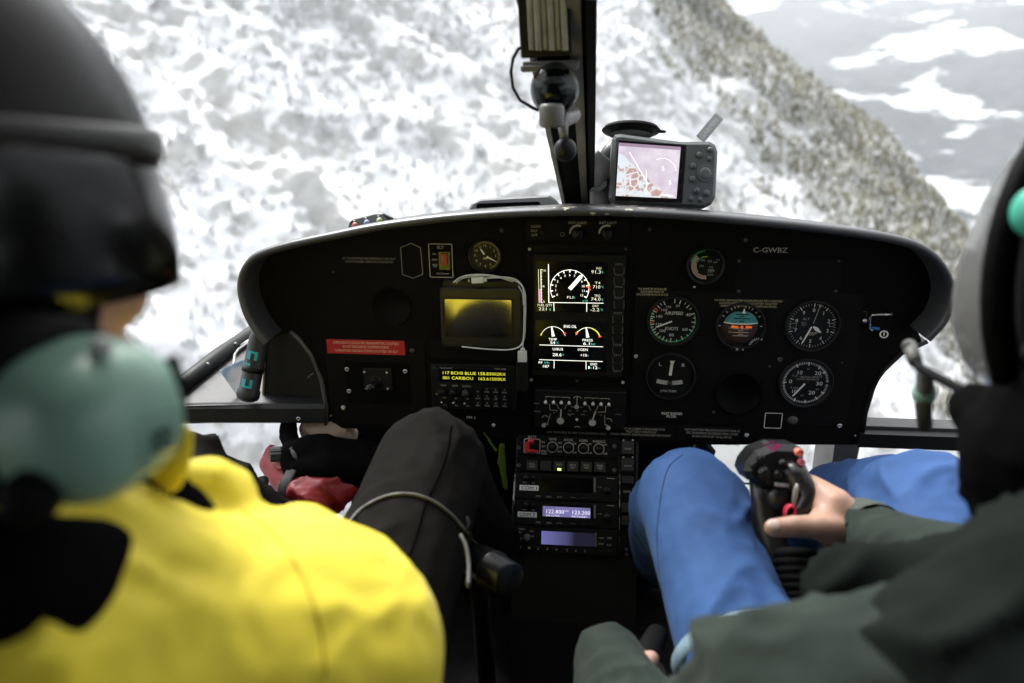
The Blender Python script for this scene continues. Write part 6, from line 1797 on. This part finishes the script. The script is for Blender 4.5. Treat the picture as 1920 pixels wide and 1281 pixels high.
h1 = thing('flight_helmet', 'dark flight helmet with black visor and mint green ear cup worn at the left', 'helmet', H1, rotm(F1, U1))
m = shell_mb(.106, .142, .150, lambda c: c.z > -.055 and not (c.y > .040 and c.z < .035))
solid(obj('shell', m, SHELL_DK, h1, True), .006)
m = MB(); m.tube([(.107 * math.sin(a), .141 * math.cos(a), .046) for a in [R(k_) for k_ in range(-125, 126, 10)]], [(.002 + .0035 * math.cos(R(k_ * .7)), .003 + .008 * math.cos(R(k_ * .7))) for k_ in range(-125, 126, 10)], 12)
obj('brow_ridge', m, M('cover dark', (.02, .018, .017), .4, spec=.3), h1, True)
def vpush(p_): return Vector((p_.x, p_.y + max(0, -p_.z + .03) * .28 * max(0, p_.y) / .15, p_.z))
m = shell_mb(.110, .141, .150, lambda c: c.y > -.035 and -.030 < c.z < .045, push=vpush)
solid(obj('visor', m, VISOR_DK, h1, True), .003)
m = MB(); m.tube([(.108 * math.sin(a), -.125 * math.cos(a) * 1.0, -.055) for a in [R(k_) for k_ in range(-100, 101, 10)]], .007, 10); obj('edge_roll', m, RUBBER, h1, True)
for sg_ in (1, -1):
    ear = MB(); f = Frame((sg_ * .144, -.006, -.074), (0, sg_, 0), (0, 0, 1))
    pr = [(1.0, -.022), (1.03, 0), (1.0, .012), (.92, .024), (.75, .033), (.5, .038), (.25, .040), (.02, .0405)]
    V = []; F_ = []; n_ = 36
    for r_, h_ in pr:
        for i in range(n_):
            t = 2 * math.pi * i / n_
            ca, sa = math.cos(t), math.sin(t)
            e_ = 2.6
            k_ = (abs(ca) ** e_ + abs(sa) ** e_) ** (-1 / e_)
            x_ = r_ * .0355 * k_ * ca; y_ = r_ * .0325 * k_ * sa; V.append(f.pt(x_ * .97 - y_ * .24, y_ * .97 + x_ * .24, h_ * .85))
    for a in range(len(pr) - 1):
        for i in range(n_): F_.append((a * n_ + i, a * n_ + (i + 1) % n_, (a + 1) * n_ + (i + 1) % n_, (a + 1) * n_ + i))
    F_.append(tuple((len(pr) - 1) * n_ + i for i in range(n_)))
    ear.add(V, F_, True); ec = obj('ear_cup', ear, MINT, h1, True)
    s_ = MB(); s_.ball(f.pt(-.034, -.022, .010), (.011, .012, .012), 12, 8); obj('plug_block', s_, RUBBER, ec, True)
    s_ = MB(); s_.tube([f.pt(.033, .022, .015), f.pt(.038, .008, .015), f.pt(.038, -.008, .014)], [(.003, .004)] * 3, 8); obj('slot', s_, DEEP_BLK, ec, True)
    s_ = MB(); s_.ball(f.pt(-.004, .034, .016), .005, 12, 8); obj('pivot', s_, M('pivot grey', (.42, .45, .43), .4), ec, True)
    s_ = MB()
    ef = Frame(f.pt(.008, -.006, 0), f.u, f.v)
    for k_ in range(4): t = R(45 + 90 * k_); s_.arc(ef, (.0042 * math.cos(t), .0042 * math.sin(t)), .0008, .0032, 0, 360, .0350, 10)
    s_.frame_line(ef, rrect(-.011, -.011, .011, .011, .003), .0008, .0346)
    obj('emblem', s_, M('emblem green', (.045, .10, .075), .5), ec, True)
    s_ = MB(); s_.lathe([(.038, -.080), (.043, -.040), (.043, -.022), (.039, -.012)], f, 32); obj('ear_seal', s_, RUBBER, h1, True)
boom(h1, RUBBER, -1, M('mic foam', (.04, .03, .02), .8))

h2 = thing('flight_helmet', 'pale grey flight helmet with clear visor and mint fittings at the right edge', 'helmet', H2_, rotm(F2, U2))
m = shell_mb(.118, .142, .150, lambda c: c.z > -.055 and not (c.y > .050 and c.z < .030))
solid(obj('shell', m, M('helmet pale', (.02, .02, .02), .4, var=.2, scale=12, spec=.3), h2, True), .006)
m = shell_mb(.131, .158, .152, lambda c: c.y > .045 and -.075 < c.z < .10, push=vpush)
solid(obj('visor', m, glass_mat('clear visor', (.80, .81, .81), .8, .10, .13), h2, True), .002)
m = MB(); vp = [(.131 * math.sin(a), .050 + .0 * a, .145 * math.cos(a)) for a in [R(k_) for k_ in range(-118, 119, 8)]]
m.tube(vp, .010, 10, ref=(0, 1, 0)); obj('visor_edge', m, DEEP_BLK, h2, True)
for sg_ in (-1, 1):
    s_ = MB(); s_.ball((sg_ * .128, .030, .045), (.010, .016, .016), 14, 10); obj('visor_knob', s_, M('mint bright', (.06, .42, .30), .4), h2, True)
    f = Frame((sg_ * .098, -.006, -.062), (0, sg_, 0), (0, 0, 1)); s_ = MB(); s_.lathe([(.050, -.02), (.052, 0), (.050, .014), (.042, .026), (.030, .030), (.001, .031)], f, 36); ec = obj('ear_cup', s_, GLOSS_BLK, h2, True)
    s_ = MB(); s_.lathe([(.054, .004), (.056, .010), (.053, .016), (.046, .018)], f, 36, True, False); obj('ring', s_, M('ring grey', (.36, .34, .35), .4), ec, True)
    s_ = MB(); s_.tube([f.pt(.01, -.045, .0), f.pt(.02, -.075, -.01), f.pt(.03, -.10, -.03)], .009, 10); obj('strap', s_, CLOTH_BLK, h2, True)
m = MB(); m.tube([(-.105, .02, -.075), (-.112, .085, -.085), (-.095, .150, -.080), (-.075, .185, -.070)], [.005, .004, .004, .005], 10); obj('boom', m, RUBBER, h2, True)
m = MB(); m.tube([(-.092, .158, -.077), (-.070, .190, -.070)], [.0055, .006], 12); obj('microphone', m, M('mic grey', (.06, .06, .055), .6), h2, True)
m = MB(); m.ball((-.070, .170, -.108), (.010, .010, .012), 12, 8); obj('mint_cap', m, M('mint pale', (.25, .42, .36), .4), h2, True)
m = MB(); m.tube([(-.075, .165, -.09), (-.070, .170, -.12), (-.065, .172, -.14)], [.007, .007, .006], 10); obj('tube', m, M('tube cream', (.05, .05, .04), .5), h2, True)

# ================================================================== CONTROL STICK
DS = .826
cs = thing('control_stick', 'black cyclic control stick with pink and orange buttons in the hand of the pilot', 'control stick', (P(1478, 1150, .80).x, P(1478, 1150, .80).y, .02))
CSF = Frame(P(1450, 868, DS), CROT @ Vector((1, 0, 0)), Vector((0, .30, .95)))
STK = M('stick black', (.010, .010, .011), .33, var=.3, scale=60)
m = MB(); hpoly = [CSF.uv(q[0] + 4, q[1] + 7) for q in ((1400, 893), (1430, 910), (1470, 908), (1492, 890), (1504, 868), (1503, 838), (1488, 828), (1445, 826), (1412, 838), (1396, 858), (1391, 876))]
m.prism(hpoly, CSF, -.035, .004, .007, True); hd_ = obj('head', m, STK, cs)
for x, y, r_, h_ in ((1430, 884, 11, .012), (1456, 890, 9, .010), (1425, 858, 8, .008), (1465, 868, 8, .010), (1478, 888, 6, .008), (1410, 872, 6, .006)):
    f = CSF.at(x, y, .003); k_ = CSF.sc(x, y); m = MB(); m.lathe([(r_ * k_, 0), (r_ * k_, h_ * .4), (r_ * .6 * k_, h_ * .6), (r_ * .65 * k_, h_), (.3 * k_, h_ * 1.05)], f, 12, False); obj('hat_switch', m, STK, hd_)
for x, y, r_, c in ((1494.5, 848, 7.5, (.85, .20, .14)), (1498.5, 866, 6.5, (.72, .16, .26))):
    f = CSF.at(x, y, .002); k_ = CSF.sc(x, y); m = MB(); m.lathe([(r_ * k_, 0), (r_ * k_, .008), (r_ * .8 * k_, .0095), (r_ * .7 * k_, .0085), (.2 * k_, .0085)], f, 18); obj('button', m, M('button %d' % y, c, .4), hd_)
m = MB(); PK = M('pink print', (.75, .04, .30), .5)
for i in range(3): m.line(CSF, 1439 + i * 3, 839 + i * 3.2, 1461 + i * 1.5, 832.5 + i * 3.2, 2.6, .0050)
for x, y in ((1434, 835), (1441, 831), (1448, 828)): m.line(CSF, x - 2, y, x + 2, y - .6, 3.4, .0050)
obj('pink_marks', m, PK, hd_)
m = MB()
for i in range(3): m.line(CSF, 1426 + i * 3, 829 + i * 1.5, 1434 + i * 3, 825.5 + i * 1.5, 1, .0050)
obj('white_marks', m, WHITE_INK, hd_)
m = MB(); m.tube([P(1474, 870, DS + .01), P(1490, 895, DS), P(1503, 925, DS - .004), (P(1505, 953, DS - .006)), P(1496, 978, DS - .008), P(1480, 988, DS - .004)], [(.018, .016), (.015, .018), (.0145, .022), (.0145, .024), (.014, .022), (.012, .016)], 18); obj('grip', m, M('grip black', (.012, .012, .013), .28, var=.2, scale=40), cs)
m = MB(); m.tube([P(1425, 900, DS + .015), P(1432, 940, DS + .012), P(1440, 990, DS + .005), P(1452, 1030, DS), P(1470, 1090, DS - .02), P(1480, 1170, DS - .04), Vector((P(1478, 1150, .80).x, P(1478, 1150, .80).y, .06))], [.012, .014, .017, .019, .017, .016, .016], 14); obj('column', m, STK, cs)
m = MB(); m.tube([P(1497, 902, DS - .014), P(1492, 920, DS - .018), P(1489, 945, DS - .020), P(1491, 962, DS - .018)], [.0022, .0034, .0028, .002], 8); obj('guard_edge', m, M('worn edge', (.30, .29, .25), .4, .4), cs)
m = MB(); m.tube([P(1452, 908, DS - .008), P(1479, 911.5, DS - .010)], [(.003, .0024)] * 2, 8); obj('trigger', m, M('trigger grey', (.30, .31, .31), .4), cs)
m = MB(); m.ball(P(1462, 940, DS + .004), (.017, .014, .020), 16, 10); obj('trigger_housing', m, STK, cs)
f = Frame(P(1480.5, 960, DS - .022), CROT @ Vector((1, 0, 0)), CROT @ Vector((0, 1, 0)))
m = MB(); V = []
for i in range(24):
    t = 2 * math.pi * i / 24
    for r_, h_ in ((1.0, -.004), (1.0, .004), (.85, .006), (.68, .004), (.62, -.006)): V.append(f.pt(.0060 * r_ * math.cos(t) + .0008 * math.sin(t), .0085 * r_ * math.sin(t), h_))
m.add(V, [(i * 5 + j, ((i + 1) % 24) * 5 + j, ((i + 1) % 24) * 5 + j + 1, i * 5 + j + 1) for i in range(24) for j in range(4)], True); obj('red_ring', m, M('ring red', (.72, .04, .08), .35), cs)
# ribbed boot at the base of the stick
m = MB(); bp_ = [P(1490, 1040, .80), P(1500, 1075, .79), P(1512, 1110, .78), P(1520, 1150, .77)]
for i in range(8):
    t = i / 7; c = bp_[0].lerp(bp_[3], t); m.tube([c + Vector((0, .004, .005)), c, c - Vector((0, .004, .005))], [.018 + .006 * t, .024 + .008 * t, .018 + .006 * t], 18)
obj('rubber_boot', m, RUBBER, cs)

# ================================================================== LOOSE THINGS ABOUT THE FLOOR
zf = .10
RBG = M('bag red', (.30, .018, .024), .45, var=.2, scale=18, bump=.15, bscale=150)
bag = thing('red_bag', 'crumpled red bag with black straps on the floor under the left of the panel', 'bag', P(570, 960, 1.20))
m = MB(); limb(m, [P(505, 870, 1.22), P(530, 900, 1.20), P(560, 930, 1.18)], [.018, .022, .026]); limb(m, [P(560, 925, 1.17), P(600, 930, 1.16), P(645, 915, 1.18)], [.028, .032, .026]); limb(m, [P(535, 850, 1.26), P(560, 870, 1.25), P(600, 880, 1.26)], [.014, .02, .03]); limb(m, [P(505, 870, 1.22), P(510, 845, 1.23)], [.018, .012])
organic('body', m, RBG, bag, .005, 5, folds(26, .008, (.4, .3, -.8), 2))
m = MB(); limb(m, [P(560, 860, 1.20), P(620, 860, 1.20), P(680, 870, 1.22)], [.030, .036, .04]); limb(m, [P(560, 885, 1.18), P(620, 880, 1.17), P(690, 880, 1.19)], [.020, .028, .035]); limb(m, [P(540, 800, 1.26), P(545, 835, 1.22), P(550, 870, 1.19)], [.014, .014, .016])
organic('cover', m, CLOTH_BLK, bag, .006, 5, folds(18, .006))
m = MB(); m.tube([P(548, 880, 1.16), P(532, 910, 1.15), P(526, 945, 1.14)], [(.010, .002)] * 3, 8); m.tube([P(548, 840, 1.18), P(556, 855, 1.17), P(563, 865, 1.17)], [(.006, .003)] * 3, 8); obj('strap', m, M('strap black', (.03, .03, .03), .6), bag)
m = MB(); f = Frame(P(519, 852, 1.19), CROT @ Vector((1, 0, 0)), CROT @ Vector((0, 1, 0))); m.prism(rrect(-.011, -.012, .011, .012, .004), f, -.006, .006, .003, True); bk = obj('buckle', m, M('buckle black', (.02, .02, .02), .3), bag)
m = MB()
for dy in (.002, .007): m.seg(f, -.009, dy, .009, dy + .001, .0014, .0064)
obj('highlight_bar', m, GREY_MET, bk)
# mitt with a tan palm beside the bag
m = MB(); limb(m, [P(585, 805, 1.27), P(620, 808, 1.27), P(650, 815, 1.27)], [.022, .026, .016])
gl_ = organic('work_glove', m, M('glove tan', (.34, .26, .20), .7, var=.25, scale=40), None, .004, 4, folds(30, .004))
tag(gl_, 'pale tan leather glove tucked under the panel above the red bag', 'glove')
# lime straps
m = MB(); limb(m, [P(941, 836, 1.20), P(942, 868, 1.20), P(948, 915, 1.20)], [.005, .007, .005]); limb(m, [P(908, 812, 1.2), P(930, 845, 1.18)], [.003, .004])
lv_ = organic('lime_cord_bag', m, M('lime cloth', (.055, .085, .006), .8, spec=.05, var=.15), None, .004, 4, folds(24, .003)); tag(lv_, 'lime green cloth showing between the black knee and the pedestal', 'cloth')
m = MB(); limb(m, [P(500, 952, 1.15), P(520, 945, 1.15), P(535, 955, 1.15)], [.012, .014, .010])
lv_ = organic('lime_pouch', m, M('lime cloth', (.24, .36, .015)), None, .004, 4); tag(lv_, 'lime green cloth scrap beside the red bag near the yellow shoulder', 'cloth')
m = MB(); m.tube([P(491, 900, 1.15), P(494, 915, 1.14), P(503, 930, 1.13), (P(512, 945, 1.12))], [.010, .008, .006, .005], 10)
ckt = thing('cable_connector', 'small black cable connector with a white collar beside the red bag', 'connector', P(494, 915, 1.14)); obj('plug', m, RUBBER, ckt)
m = MB(); m.tube([P(490, 914, 1.145), P(498, 913, 1.145)], [.008, .008], 12); obj('collar', m, WHT, ckt)

# grey cord looping over the black knee
cd = thing('intercom_cord', 'grey cord looping over the black trouser knee toward the pedestal', 'cord', P(650, 985, .74))
m = MB(); pth = on_surface(bt1, ((655, 982), (675, 960), (700, 943), (735, 930), (775, 929), (812, 942), (845, 967), (872, 998), (892, 1017), (908, 1024)), .0016, 60)
m.tube(pth, .0019, 8); obj('main_cord', m, M('cord grey', (.07, .07, .066), .5), cd)
m = MB(); m.tube(catmull([P(*q) for q in ((864, 1003, .745), (874, 1025, .735), (879, 1060, .72), (878, 1100, .70))], 16), .0020, 8); obj('branch', m, M('cord tan', (.05, .048, .036), .5), cd)
m = MB(); m.tube(catmull([P(*q) for q in ((876, 970, .76), (880, 985, .752), (872, 998, .75), (884, 1004, .75), (880, 1015, .75))], 14), .0014, 6); obj('tie', m, RUBBER, cd)
# collective lever head
cl = thing('lever_head', 'glossy black cylindrical lever head between the black knee and the pedestal', 'lever', (P(930, 1075, .84).x, P(930, 1075, .84).y, .1))
a = P(895, 1052, .88); b = P(955, 1088, .83)
m = MB(); m.tube([a, a.lerp(b, .45), a.lerp(b, .48), a.lerp(b, .52), a.lerp(b, .55), b, b + (b - a) * .02], [.021, .021, .023, .023, .021, .0205, .017], 28); obj('grip', m, M('lever black', (.010, .0105, .0115), .25, rvar=.05, spec=.3), cl)
m = MB(); m.tube([a, Vector((a.x, a.y + .1, .05))], .012, 10); obj('tube', m, DEEP_BLK, cl)
# left-hand collective lever held by the pilot
m = MB(); m.tube([P(1232, 1190, .82), P(1210, 1235, .77), P(1190, 1300, .72), P(1180, 1400, .66)], [.012, .014, .014, .014], 14)
tag(obj('collective_lever', m, RUBBER, None, loc=P(1180, 1400, .66)), 'black lever under the left hand of the person in green', 'lever')
# dark box at the right edge by the door
m = MB(); bfr = Frame(P(1905, 975, .75), CROT @ Matrix.Rotation(R(-25), 3, 'Z') @ Vector((1, 0, 0)), CROT @ Matrix.Rotation(R(-25), 3, 'Z') @ Vector((0, 1, 0)))
m.prism(rrect(-.012, -.05, .07, .025, .004), bfr, -.03, 0, .003, True)
tag(obj('door_pocket', m, CABIN_DARK, None, loc=P(1905, 1010, .75)), 'black corner of a door pocket at the right edge beyond the blue knee', 'pocket')

# ================================================================== HAZE over the valley
hz = MB(); hz.bx(-5000, 10500, -3000, 10500, -621, 860)
hzo = obj('haze', hz, NEEDLE_SNOW)
hzo['kind'] = 'stuff'; hzo['label'] = 'thin pale mountain haze that fades the far valley'; hzo['category'] = 'haze'
hm = bpy.data.materials.new('haze'); hm.use_nodes = True
nt = hm.node_tree; nt.nodes.clear()
pv = nt.nodes.new('ShaderNodeVolumePrincipled'); pv.inputs['Color'].default_value = (.86, .90, .95, 1); pv.inputs['Density'].default_value = .00015
pv.inputs['Anisotropy'].default_value = .2
ho = nt.nodes.new('ShaderNodeOutputMaterial'); nt.links.new(pv.outputs[0], ho.inputs['Volume'])
hzo.data.materials.clear(); hzo.data.materials.append(hm)
